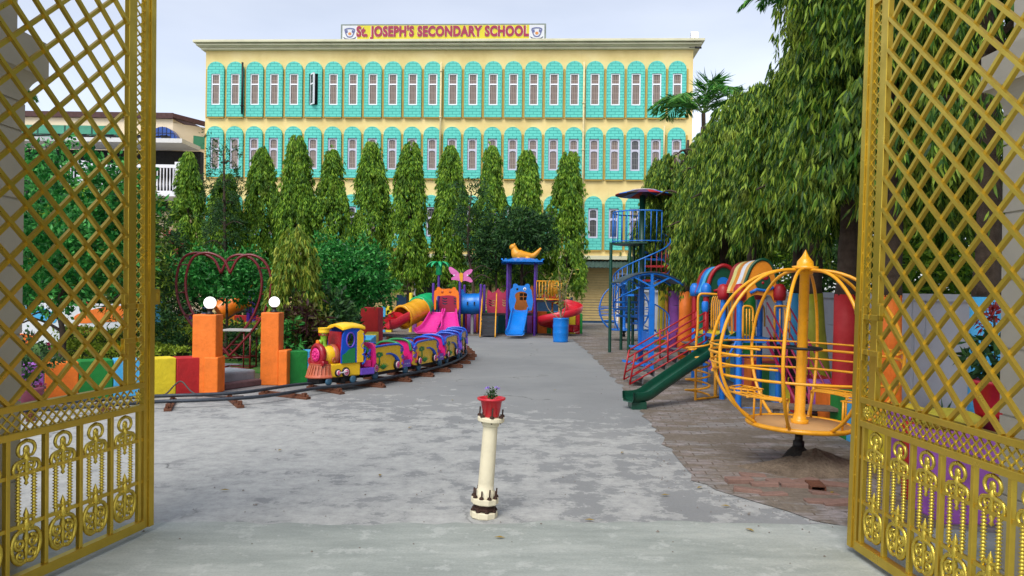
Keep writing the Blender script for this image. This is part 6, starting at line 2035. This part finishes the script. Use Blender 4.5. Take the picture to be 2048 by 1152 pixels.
# ================================================================== RED RAILED STAIRS AND PLAY HOUSES
def q3(x, y): return (1220 + x / 2.742, 500 + y / 2.742)
Fk = Frame(1480, depth=11.0)
ph = thing('play_house_set', 'play set with green and orange painted arched houses, dark green slide and amber rails', 'play set', Fk.loc)
def K(x, y, dy=0.): q = Fk(*q3(x, y), dy); return V(q.x, dy, q.z)
def kp(pts, m, name, dy, t=.03, holes=(), smooth=True, n=3, parent=None, mside=None):
    out = [(K(*p, dy).x, K(*p, dy).z) for p in pts]
    if smooth: out = catmull(out, n, True)
    hh2 = [catmull([(K(*p, dy).x, K(*p, dy).z) for p in h_], n, True) for h_ in holes]
    f = MB(); f.prism(out, hh2, t, Matrix.Translation((0, dy, 0))); return f.obj(name, m, parent or ph)
def kpost(x, yt, dy, m, w=.06, yb=None):
    q = K(x, yt, dy); f = MB(); f.lathe([(w / 2, 0), (w / 2, q.z), (0, q.z + .01)], (q.x, dy, 0), 12); return f.obj('post', m, ph)
HO = P_('house_orange', (232, 140, 30), rough=.4, var=.1); HG = P_('house_green', (10, 72, 46), rough=.4, var=.15); HR = P_('house_red', (160, 20, 30), rough=.4, var=.12)
# orange house: front gable with arched doorway at dy=-.8, back at +.1
d0, d1 = -.75, .05
def archdoor(x0, x1, yb, ys, yt):
    xm_ = (x0 + x1) / 2
    return [(x0, yb), (x0, ys), (x0 + (x1 - x0) * .15, ys - (ys - yt) * .7), (xm_, yt), (x1 - (x1 - x0) * .15, ys - (ys - yt) * .7), (x1, ys), (x1, yb)]
gab = [(712, 240), (722, 228), (738, 190), (752, 150), (775, 95), (805, 62), (845, 52), (880, 72), (905, 120), (918, 175), (930, 235), (930, 262), (905, 290), (885, 252), (860, 244), (835, 250), (800, 245), (760, 262), (735, 290), (712, 262)]
o = kp(gab, HO, 'front_gable', d0, .04, n=2)
rim = [K(*p, d0) for p in gab[2:11]]
f = MB(); f.tube(catmull(rim, 4), .022, 7); f.obj('gable_trim', HG, o)
f = MB(); q = K(836, 172, d0); 
f.prism([(q.x + .105 * math.cos(a * PI / 12), q.z + .115 * math.sin(a * PI / 12)) for a in range(24)], (), .02, Matrix.Translation((0, d0 - .021, 0))); fr_ = f.obj('cartoon_apple', HG, o)
f = MB(); f.ball((q.x + .03, d0 - .022, q.z + .05), (.05, .012, .035), 10); f.ball((q.x - .0, d0 - .022, q.z - .02), (.02, .01, .02), 8); f.obj('apple_patch', HR, fr_)
f = MB(); f.tube([V(q.x - .17, d0 - .01, q.z - .16), V(q.x - .08, d0 - .015, q.z - .11), V(q.x + .04, d0 - .015, q.z - .13), V(q.x + .15, d0 - .01, q.z - .08)], .022, 6); f.obj('ribbon', BLUE, fr_)
# striped curved roof running back
rc = [BLUE, YELLOW, HO, WHITE, HR, HO]
rp = catmull([K(*p, d0) for p in gab[1:11]], 3)
for j in range(5):
    ya, yb = d0 + .05 + j * .17, d0 + .05 + (j + 1) * .17
    f = MB(); vs = []
    for yy in (ya, yb):
        for p_ in rp: vs.append((p_.x, yy + .02 * math.sin(p_.z * 20), p_.z))
    k = len(rp)
    f.add(vs, [(i, k + i, k + i + 1, i + 1) for i in range(k - 1)], True)
    vs2 = [(x, y, z - .02) for x, y, z in vs]; f.add(vs2, [(i, i + 1, k + i + 1, k + i) for i in range(k - 1)], True)
    f.obj('roof_strip', [P_('roof_tan', (220, 170, 100), rough=.5), WHITE, HO, P_('roof_pale_yellow', (230, 214, 130), rough=.5), HR][j], ph)
for x in (712, 930):
    for dy in (d0, d1):
        q = K(x, 240, dy) if dy == d0 else K(x, 240, d0) + V(0, d1 - d0, 0)
        f = MB(); f.lathe([(0, q.z - .1), (.075, q.z - .09), (.09, q.z - .02), (.085, q.z + .07), (.05, q.z + .13), (0, q.z + .14)], (q.x, dy, 0), 14); f.obj('post_cap', HR, ph)
        f = MB(); f.lathe([(.042, 0), (.042, q.z - .09)], (q.x, dy, 0), 12); f.obj('post', BLUE, ph)
zf = K(850, 490, d0).z
f = MB(); f.bx(K(712, 0, d0).x, K(930, 0, d0).x, d0, d1, zf - .05, zf); f.obj('platform', BLUE, ph)
kp(archdoor(668, 700, 470, 300, 260), HO, 'side_arch', d1 - .1, .03, [archdoor(674, 694, 460, 305, 270)], n=2)
# middle platform between houses
xl_, xr_ = K(545, 0, .9).x, K(712, 0, d0).x
f = MB(); f.bx(xl_, xr_, d1 + .01, 1.0, zf - .05 - .02, zf - .02); f.obj('platform', BLUE, ph)
# green house farther back
gab2 = [(528, 246), (520, 232), (538, 190), (555, 140), (585, 100), (625, 85), (662, 100), (685, 140), (700, 190), (705, 240), (690, 262), (610, 250), (555, 262)]
e0 = 1.7
o = kp(gab2, HG, 'front_gable', e0, .04, n=2)
f = MB(); f.tube(catmull([K(*p, e0 - .01) for p in gab2[1:10]], 4), .035, 8); f.obj('gable_trim', HR, o)
f = MB(); q = K(620, 181, e0); f.prism([(q.x + .1 * math.cos(a * PI / 12), q.z + .1 * math.sin(a * PI / 12)) for a in range(24)], (), .02, Matrix.Translation((0, e0 - .021, 0))); q_ = f.obj('cartoon_ball', BLUE, o)
f = MB(); f.tube([V(q.x - .16, e0 - .01, q.z - .14), V(q.x - .05, e0 - .02, q.z - .10), V(q.x + .08, e0 - .02, q.z - .12), V(q.x + .16, e0 - .01, q.z - .08)], .024, 6); f.obj('ribbon', HR, q_)
rp = catmull([K(*p, e0) for p in gab2[1:10]], 3)
for j in range(4):
    ya, yb = e0 + .05 + j * .2, e0 + .05 + (j + 1) * .2
    f = MB(); vs = [(p_.x, yy, p_.z) for yy in (ya, yb) for p_ in rp]; k = len(rp)
    f.add(vs, [(i, k + i, k + i + 1, i + 1) for i in range(k - 1)], True); f.add([(x, y, z - .02) for x, y, z in vs], [(i, i + 1, k + i + 1, k + i) for i in range(k - 1)], True)
    f.obj('roof_strip', [HG, LBLUE, BLUE, HR][j], ph)
for x in (528, 700):
    q = K(x, 225, e0); 
    for dy in (e0, e0 + .8):
        f = MB(); f.lathe([(0, q.z - .1), (.075, q.z - .09), (.09, q.z - .02), (.085, q.z + .07), (.05, q.z + .13), (0, q.z + .14)], (q.x, dy, 0), 14); f.obj('post_cap', BLUE, ph)
        f = MB(); f.lathe([(.05, zf - .02), (.05, q.z - .09)], (q.x, dy, 0), 12); f.obj('upper_post', HR, ph)
        f = MB(); f.lathe([(.045, 0), (.045, zf - .021)], (q.x, dy, 0), 12); f.obj('post', BLUE, ph)
f = MB(); f.bx(K(528, 0, e0).x, K(700, 0, e0).x, 1.01, e0 + .8, zf - .09, zf - .04); f.obj('platform', YELLOW, ph)
f = MB(); q = K(519, 310, e0); f.lathe([(.045, q.z - .09), (.06, q.z - .05), (.06, q.z + .05), (.045, q.z + .09)], (q.x, e0 - .03, 0), 12); f.obj('grip', BLUE, ph)
# amber cage frame and bars between the houses
AF = OCHRE
f = MB()
f.tube(catmull([K(470, 548, .2), K(482, 400, .2), K(482, 280, .2), K(492, 245, .2), K(520, 240, .2), K(600, 245, .2), K(612, 250, .2), K(614, 330, .2), K(614, 480, .2)], 4), .018, 8); f.obj('cage_frame', AF, ph)
f = MB()
f.tube(catmull([K(612, 248, .2), K(636, 262, .25), K(652, 300, .3), K(656, 420, .3)], 4), .016, 7); f.obj('cage_frame', AF, ph)
for x in range(556, 625, 11):
    f = MB(); f.tube(catmull([K(x, 440, .9), K(x, 330, .9), K(x + 6, 270, .9), K(x + 14, 255, .9)], 3), .011, 6); f.obj('cage_bar', AF, ph)
for x0_, x1_, dy in ((732, 782, d0 - .05), (905, 985, d0 - .05)):
    for k in range(4):
        x = x0_ + (x1_ - x0_) * k / 3; f = MB(); f.rod(K(x, 485, dy), K(x, 322, dy), .010, n=6); f.obj('cage_bar', AF, ph)
    f = MB(); f.tube(catmull([K(x0_ - 4, 480, dy), K(x0_ - 2, 330, dy), K(x0_ + 8, 308, dy), K(x1_ - 8, 312, dy), K(x1_ + 2, 335, dy), K(x1_ + 2, 380, dy), K(x1_ - 4, 390, dy)], 3), .015, 7); f.obj('cage_frame', AF, ph)
f = MB(); f.tube(catmull([K(800, 420, d1), K(808, 340, d1), K(825, 305, d1), K(845, 320, d1), K(848, 420, d1)], 4), .012, 7); f.obj('hoop', AF, ph)
# amber coil climber
cx_ = K(470, 700, -.1).x; zt4 = K(470, 520, -.1).z
f = MB(); f.lathe([(.018, 0), (.018, K(480, 470, -.1).z)], (cx_, -.1, 0), 10); f.obj('coil_pole', AF, ph)
f = MB()
P = [V(cx_ + .03 + .17 * math.cos(R(a)), -.1 + .17 * math.sin(R(a)), .08 + (zt4 - .05) * a / 1800) for a in range(0, 1801, 15)]
f.tube(P, .015, 7); f.obj('coil', AF, ph)
f = MB(); f.rod((cx_, -.1, .02), (cx_ + .55, .3, .02), .016); f.rod(K(425, 546, -.1), K(480, 546, -.1), .015); f.obj('coil_base', AF, ph)
kpost(582, 480, .3, AF, .05)
# green slide
g0, g1 = K(690, 470, .0), K(185, 800, -.85); g1.z = .13
gs = [g0.lerp(g1, k / 6) for k in range(7)]
lst = K(98, 800, -.98); lst.z = .12
slide_sweep('green_slide', DGREEN, [V(q.x, q.y, q.z) for q in gs] + [lst], .115, .11, None, .02, .012, parent=ph)
f = MB(); f.bx(lst.x + .05, lst.x + .25, lst.y - .02, lst.y + .3, 0, .1); f.obj('slide_foot', DGREEN, ph)
# main stairs with black treads and magenta rails
MG = P_('magenta_rail', (150, 24, 70), rough=.35)
x0, x1 = K(880, 0, d0).x, K(975, 0, d0).x
run = 1.45
xsft = -.02
for k in range(8):
    u = (k + .5) / 8; z = zf * (1 - u) ; y = d0 - u * run
    f = MB(); f.bx(x0, x1, y - .09, y + .09, z - .02, z); f.bx(x0 + .005, x1 - .005, y + .075, y + .09, z + .001, z + zf / 8 - .025); f.obj('stair_tread', BLACK, ph)
for x in (x0 - .02, x1 + .02):
    f = MB()
    for hh2 in (-.02, .16, .32, .5):
        f.rod((x, d0 + .05, zf + hh2), (x, d0 - run, hh2 + .02), .012 if hh2 > 0 else .022, n=7)
    f.rod((x, d0 - run, 0), (x, d0 - run, .52), .014); f.rod((x, d0 - run * .5, zf * .5), (x, d0 - run * .5, zf * .5 + .52), .012); f.obj('stair_rail', MG, ph)
# stairs with red parallel rails towards the green house
for dy in (.95, 1.6):
    for k in range(5):
        a = K(95 + k * 8 if k else 95, 728 - k * 42, 1.6); b = K(505, 490 - k * 38, 1.6)
        f = MB(); a = V(a.x, dy + .4, max(.04, a.z)); b = V(b.x, dy + .4, b.z)
        f.rod(a, b, .013, n=7); f.obj('stair_rail', HR, ph)
    for x, yb_, yt_ in ((95, 728, 560), (300, 605, 440), (505, 490, 338)):
        f = MB(); a = K(x, yb_, 1.6); b = K(x + (30 if x < 200 else 0), yt_, 1.6); f.rod((a.x, dy + .4, max(.0, a.z)), (b.x, dy + .4, b.z), .016)
        f.obj('rail_post', HR, ph)
SG = paint('step_grey', (96, 96, 100), .7, .2, .2)
for k in range(6):
    q = K(140 + k * 62, 690 - k * 36, 1.6)
    f = MB(); f.bx(q.x - .09, q.x + .09, 1.36, 1.99, q.z - .02, q.z); f.bx(q.x + .07, q.x + .09, 1.36, 1.99, q.z - .1, q.z - .021); f.obj('stair_tread', SG, ph)
# small blue bracing, white inner wall
for (a, b, dy) in (((520, 745), (600, 745), e0), ((705, 870), (930, 870), d0), ((640, 600), (705, 480), d0)):
    f = MB(); f.rod(K(*a, dy), K(*b, dy), .016); f.obj('brace', BLUE, ph)

# ================================================================== RIGHT BOUNDARY WALL
bw = thing('boundary_wall', 'white boundary wall with stepped recessed panels behind the painted tree trunks', 'wall', (4.75, 5, 0))
WW = paint('boundary_white', (206, 208, 214), .75, 0, .06, 1.5, wear=.08, wearc=(150, 150, 150))
f = MB(); f.bx(0.03, .2, 0, 22, 0, 1.52); f.bx(-.05, .25, 0, 22, 1.521, 1.60); f.obj('wall', WW, bw)
y = .3
while y < 21:
    f = MB()
    f.bx(-.01, .029, y, y + .35, 0, 1.52)
    f.bx(.01, .029, y + .351, y + .6, 1.12, 1.52); f.bx(.01, .029, y + .601, y + .85, 1.30, 1.52); f.bx(.01, .029, y + 1.55, y + 1.8, 1.12, 1.52)
    f.obj('pier', WW, bw, bevel=.004); y += 1.8

# ================================================================== RIGHT TREES
TX = 3.95
trees = [  # z, px of trunk, trunk radius, crown radius, height, paint colour, seed, phrase
    (6.2, 1972, .115, .95, 8.2, LBLUE, 'tree with a light blue painted trunk nearest the right gate pillar'),
    (7.6, 1783, .10, .85, 8.4, ORANGE, 'tree with an orange painted trunk behind the right gate leaf'),
    (8.7, 1693, .135, .74, 8.4, RED, 'tree with a red painted trunk right of the globe swing'),
    (10.2, 1621, .16, .66, 5.1, paint('olive_paint', (150, 150, 24), .5), 'tree with a leaning olive yellow painted trunk behind the globe swing'),
    (11.4, 1592, .09, .70, 5.0, LBLUE, 'tree with a thin blue painted trunk beside the orange play house'),
    (13.2, 1500, .10, .72, 5.3, GREEN, 'tree with a green painted trunk standing behind the two play houses'),
    (14.8, 1445, .10, .58, 5.3, paint('teal_paint', (24, 150, 150), .5), 'tree with a teal painted trunk left of the green play house'),
    (16.2, 1400, .13, .5, 5.35, paint('teal_green_paint', (30, 150, 120), .5), 'tree with a blue green painted trunk behind the red stair rails'),
    (17.4, 1372, .15, .45, 5.3, ORANGE, 'tree with a thick orange painted trunk near the red railed stairs'),
    (19.9, 1347, .14, .62, 5.3, PURPLE, 'tree with a lilac painted trunk near the spiral tower'),
    (21.2, 1325, .12, .62, 5.5, YELLOW, 'tree with a yellow painted trunk right behind the spiral tower')]
for i, (z, px, tr, cr, H_, col, lb_) in enumerate(trees):
    loc = Frame(px, depth=z).loc
    t = thing('weeping_tree', 'weeping ' + lb_, 'tree', loc, 0, 'weeping trees along the right boundary wall')
    lean = .0 if px != 1621 else -.18
    ph_ = 1.58
    f = MB(); f.tube([V(-lean * 1.0, 0, 0), V(-lean * .55, 0, .5), V(-lean * .2, 0, 1.1), V(0, 0, ph_)], [tr * 1.35 if px == 1621 else tr * 1.12, tr * 1.1, tr * 1.02, tr], 14)
    f.obj('painted_trunk', col, t)
    trunk_mb([(0, 0, ph_ - .02), (.03, .02, 2.6), (-.04, 0, 4), (0, 0, H_ * .96)], tr * .97, .03, 9, 9, i, ll=1.3).obj('upper_trunk', TRUNK, t)
    near = z < 10.5
    ns, per = (2700, 28) if near else (1450, 21)
    rfun = (lambda c: lambda u: c * (.92 + .1 * math.sin(5 * u)) * min(1, (1.04 - u) * 2.4) ** .6 + .05)(cr)
    zlow = 2.8 if z < 9 else (3.0 if z < 14 else 2.15)
    rg, P, Dd, L, W = weeping(100 + i, ns, per, zlow, H_, rfun, .72, .135 if near else .15, .021 if near else .026, rmin=.25, lump=.15, out=.3, spread=.24, nb=ns // 13)
    if 16 < z < 18: P = P + np.array([.35, 0, 0])
    if 8 < z < 9: P = P + np.array([.2, 0, .1])
    leafmesh('crown', P, Dd, L, W, rg, LM_BIG, near, t)
# planter blocks round the trees
Fq = [(6.3, 3.25, .5, [(PURPLE, 0), (RED, 1)]),]
pw = thing('planter_wall', 'low painted planter blocks running along the right wall from the gate to the spiral tower', 'wall', (3.5, 5.6, 0), R(-3))
cols = [RED, PURPLE, YELLOW, LBLUE, GREEN, ORANGE, PURPLE, RED, YELLOW, LBLUE, GREEN, RED, ORANGE, PURPLE, LBLUE, YELLOW, RED, GREEN, PURPLE, ORANGE, LBLUE, YELLOW, RED, PURPLE, GREEN, YELLOW, LBLUE, ORANGE, RED, GREEN, PURPLE, YELLOW]
y = .6
for i, c in enumerate(cols):
    f = MB(); w_ = .48; f.bx(0 if i < 20 else .1, .42, y, y + w_ - .008, 0, .50); f.obj('block', c, pw, bevel=.012); y += w_
# shrubs in the planter band to close the view to the wall
for i, (px, z, lb_) in enumerate(((1400, 18.0, 'dark fern like shrub beside the blue green trunk'),)):
    leafy_tree('shrub', lb_, 'shrub', Frame(px, depth=z).loc, None, [((0, 0, 1.0), (.35, .3, .35), 90, 6)], LM_DARK, .22, .03, 60 + i)
# bench plank seen through the globe swing
be = thing('bench', 'low weathered wooden bench behind the globe swing', 'bench', G(1640, 872) + V(.1, 0, 0), R(-14))
WD = paint('weathered_wood', (120, 104, 90), .8, 0, .3, 14, bmp=.5)
f = MB(); f.bx(-.7, .7, 0, .26, .27, .31); f.obj('seat', WD, be, bevel=.006)
for x in (-.55, .55): f = MB(); f.bx(x - .03, x + .03, .03, .23, 0, .269); f.obj('leg', WD, be)
# pots and round stools behind the right gate
def pot(px, py, depth, r, h, m, lbl, plant=None, lift=0.0, name='flower_pot'):
    q = D(px, py, depth); t = thing(name, lbl, 'plant pot', (q.x, depth, q.z if lift else 0))
    f = MB(); f.lathe([(0, 0), (r * .68, 0), (r * .72, .02), (r * .93, h * .88), (r * 1.02, h * .9), (r * 1.03, h), (r * .92, h), (r * .9, h * .9), (0, h * .88)], n=26); f.obj('pot', m, t)
    return t, (q.x, depth, (q.z if lift else 0) + h * .88)
ck = thing('painted_cube', 'purple painted block with a pale top behind the right gate castings', 'block', Frame(1922, depth=5.35).loc)
f = MB(); f.bx(-.2, .22, -.16, .3, 0, .62); f.obj('block', PURPLE, ck, bevel=.015)
ck = thing('painted_cube', 'narrow red painted block beside the purple block behind the right gate', 'block', Frame(1872, depth=5.6).loc)
f = MB(); f.bx(-.09, .1, -.1, .3, 0, .60); f.obj('block', RED, ck, bevel=.015)
cs = thing('round_stone', 'yellow painted boulder lying on the purple block', 'boulder', Frame(1900, depth=5.5).loc + V(0, 0, .62))
f = MB(); f.ball((0, 0, .06), (.24, .16, .085), 16); f.obj('stone', P_('dull_yellow', (190, 176, 50), rough=.7), cs)
t, top_ = pot(1985, 880, 5.55, .16, .27, PLRED, 'dark red pot with a spiky red leaved plant beside the light blue trunk', lift=1)
t.location.z = .70
hp = thing('plant_stand', 'small maroon pedestal under the red pot near the right gate pillar', 'stand', (t.location.x, 5.55, 0))
f = MB(); f.lathe([(0, 0), (.14, 0), (.14, .03), (.07, .1), (.06, .6), (.13, .66), (.14, .699), (0, .699)], n=20); f.obj('stand', MAROON, hp)
pp = thing('potted_plant', 'upright plant with dark red top leaves in the pot by the right pillar', 'plant', t.location + V(0, 0, .24))
f = MB(); f.tube([V(0, 0, 0), V(.01, 0, .25), V(.0, 0, .5)], .008, 6); f.obj('stem', TRUNK, pp)
rg, P, Dd, L, W = bushpts(77, (0, 0, .18), (.13, .13, .16), 30, 5, .13, .05); leafmesh('foliage', P, Dd, L, W, rg, LM_DARK, parent=pp)
rg, P, Dd, L, W = bushpts(78, (0, 0, .48), (.08, .08, .10), 24, 5, .07, .022); leafmesh('top_leaf', P, Dd, L, W, rg, leafmat('red_top_leaves', (110, 20, 24), (150, 34, 34), (180, 70, 60), .2), parent=pp)
sp_ = thing('spiky_plant', 'small dark spiky plant growing behind the purple block', 'plant', Frame(1885, depth=6.1).loc)
rg = np.random.default_rng(4); n = 60
P = np.zeros((n, 3)) + np.array([0, 0, .55]); Dd = rg.normal(size=(n, 3)); Dd[:, 2] = abs(Dd[:, 2]) * .7 + .15
f = MB(); f.lathe([(0, 0), (.08, 0), (.11, .5), (.115, .55), (0, .54)], n=16); f.obj('pot', BLACK, sp_)
leafmesh('foliage', P, Dd, rg.uniform(.14, .24, n), np.full(n, .022), rg, LM_DARK, True, sp_)
# pedestal-like low shelf is the wall behind

# ================================================================== PALMS
def palm(name, label, loc, h, nf, fl, seed):
    t = thing(name, label, 'tree', loc)
    trunk_mb([(0, 0, 0), (.1, 0, h * .5), (0, 0, h)], .12, .07, 9, 0, seed).obj('trunk', TRUNK, t)
    rnd = random.Random(seed)
    fm = MB(); PP = []; DD = []; LL = []
    for k in range(nf):
        a = k * 2.4 + rnd.uniform(-.3, .3); el = R(rnd.uniform(20, 85))
        o = V(math.cos(a), math.sin(a), 0)
        base = V(0, 0, h)
        P = catmull([base, base + o * fl * .35 * math.cos(el) + V(0, 0, fl * .35 * math.sin(el) + .05), base + o * fl * .75 * math.cos(el) + V(0, 0, fl * .55 * math.sin(el)), base + o * fl * (.85 * math.cos(el) + .2) + V(0, 0, fl * .45 * math.sin(el) - .25)], 8)
        fm.tube(P, taper(len(P), .025, .006), 5)
        for i in range(4, len(P)):
            tt = (P[min(i + 1, len(P) - 1)] - P[i - 1]).normalized(); sd = tt.cross(V(0, 0, 1)).normalized()
            l = fl * .42 * math.sin(PI * (i / len(P)) * .85 + .3)
            for s in (-1, 1):
                for q in range(2):
                    PP.append(tuple(P[i] - tt * .03 * q)); d = sd * s * .9 + tt * .8 + V(0, 0, -.3 + rnd.uniform(-.15, .15)); DD.append(tuple(d)); LL.append(l * rnd.uniform(.85, 1.1))
    fm.obj('frond_stem', paint('palm_stem', (90, 120, 50), .6), t)
    leafmesh('frond', np.array(PP), np.array(DD), np.array(LL), np.full(len(PP), .05), np.random.default_rng(seed), LM_PALM, True, t)
    return t
palm('palm_tree', 'palm with feathery fronds rising beside the right end of the school', Frame(1402, depth=25).loc, 7.5, 11, 1.9, 4)
palm('palm_tree', 'palm whose frond tips show at the top left of the tall weeping trees', Frame(1600, depth=15).loc, 7.3, 9, 1.3, 9)
palm('palm_tree', 'palm far off behind the left gate pillar', Frame(20, depth=40).loc, 11.3, 9, 1.4, 14)

# grit and small stones lying along the paving edge, the wall foot and the apron
rg = random.Random(77)
f = MB()
for i in range(650):
    k = rg.random()
    if k < .45:
        j = rg.randrange(len(bp) - 1); q = bp[j].lerp(bp[j + 1], rg.random()); x, y = q.x + rg.gauss(.1, .25), q.y + rg.gauss(0, .25)
    elif k < .7:
        q = TP[rg.randrange(20, len(TP) - 40)]; x, y = q.x + rg.gauss(0, .45), q.y + rg.gauss(0, .45)
    else:
        x, y = rg.uniform(-2.5, 3.0), rg.uniform(4.4, 10)
    s_ = rg.uniform(.003, .009) * (1.5 if rg.random() < .1 else 1)
    a = rg.random() * 6
    vs = [(x + s_ * math.cos(a + t_) * rg.uniform(.7, 1.3), y + s_ * math.sin(a + t_) * rg.uniform(.7, 1.3), .007) for t_ in (0, 1.57, 3.14, 4.71)] + [(x, y, .007 + s_ * .9)]
    f.add(vs, [(0, 1, 4), (1, 2, 4), (2, 3, 4), (3, 0, 4)])
o = f.obj('gravel', paint('grit', (120, 112, 104), .95, 0, .4, 60)); o['kind'] = 'stuff'
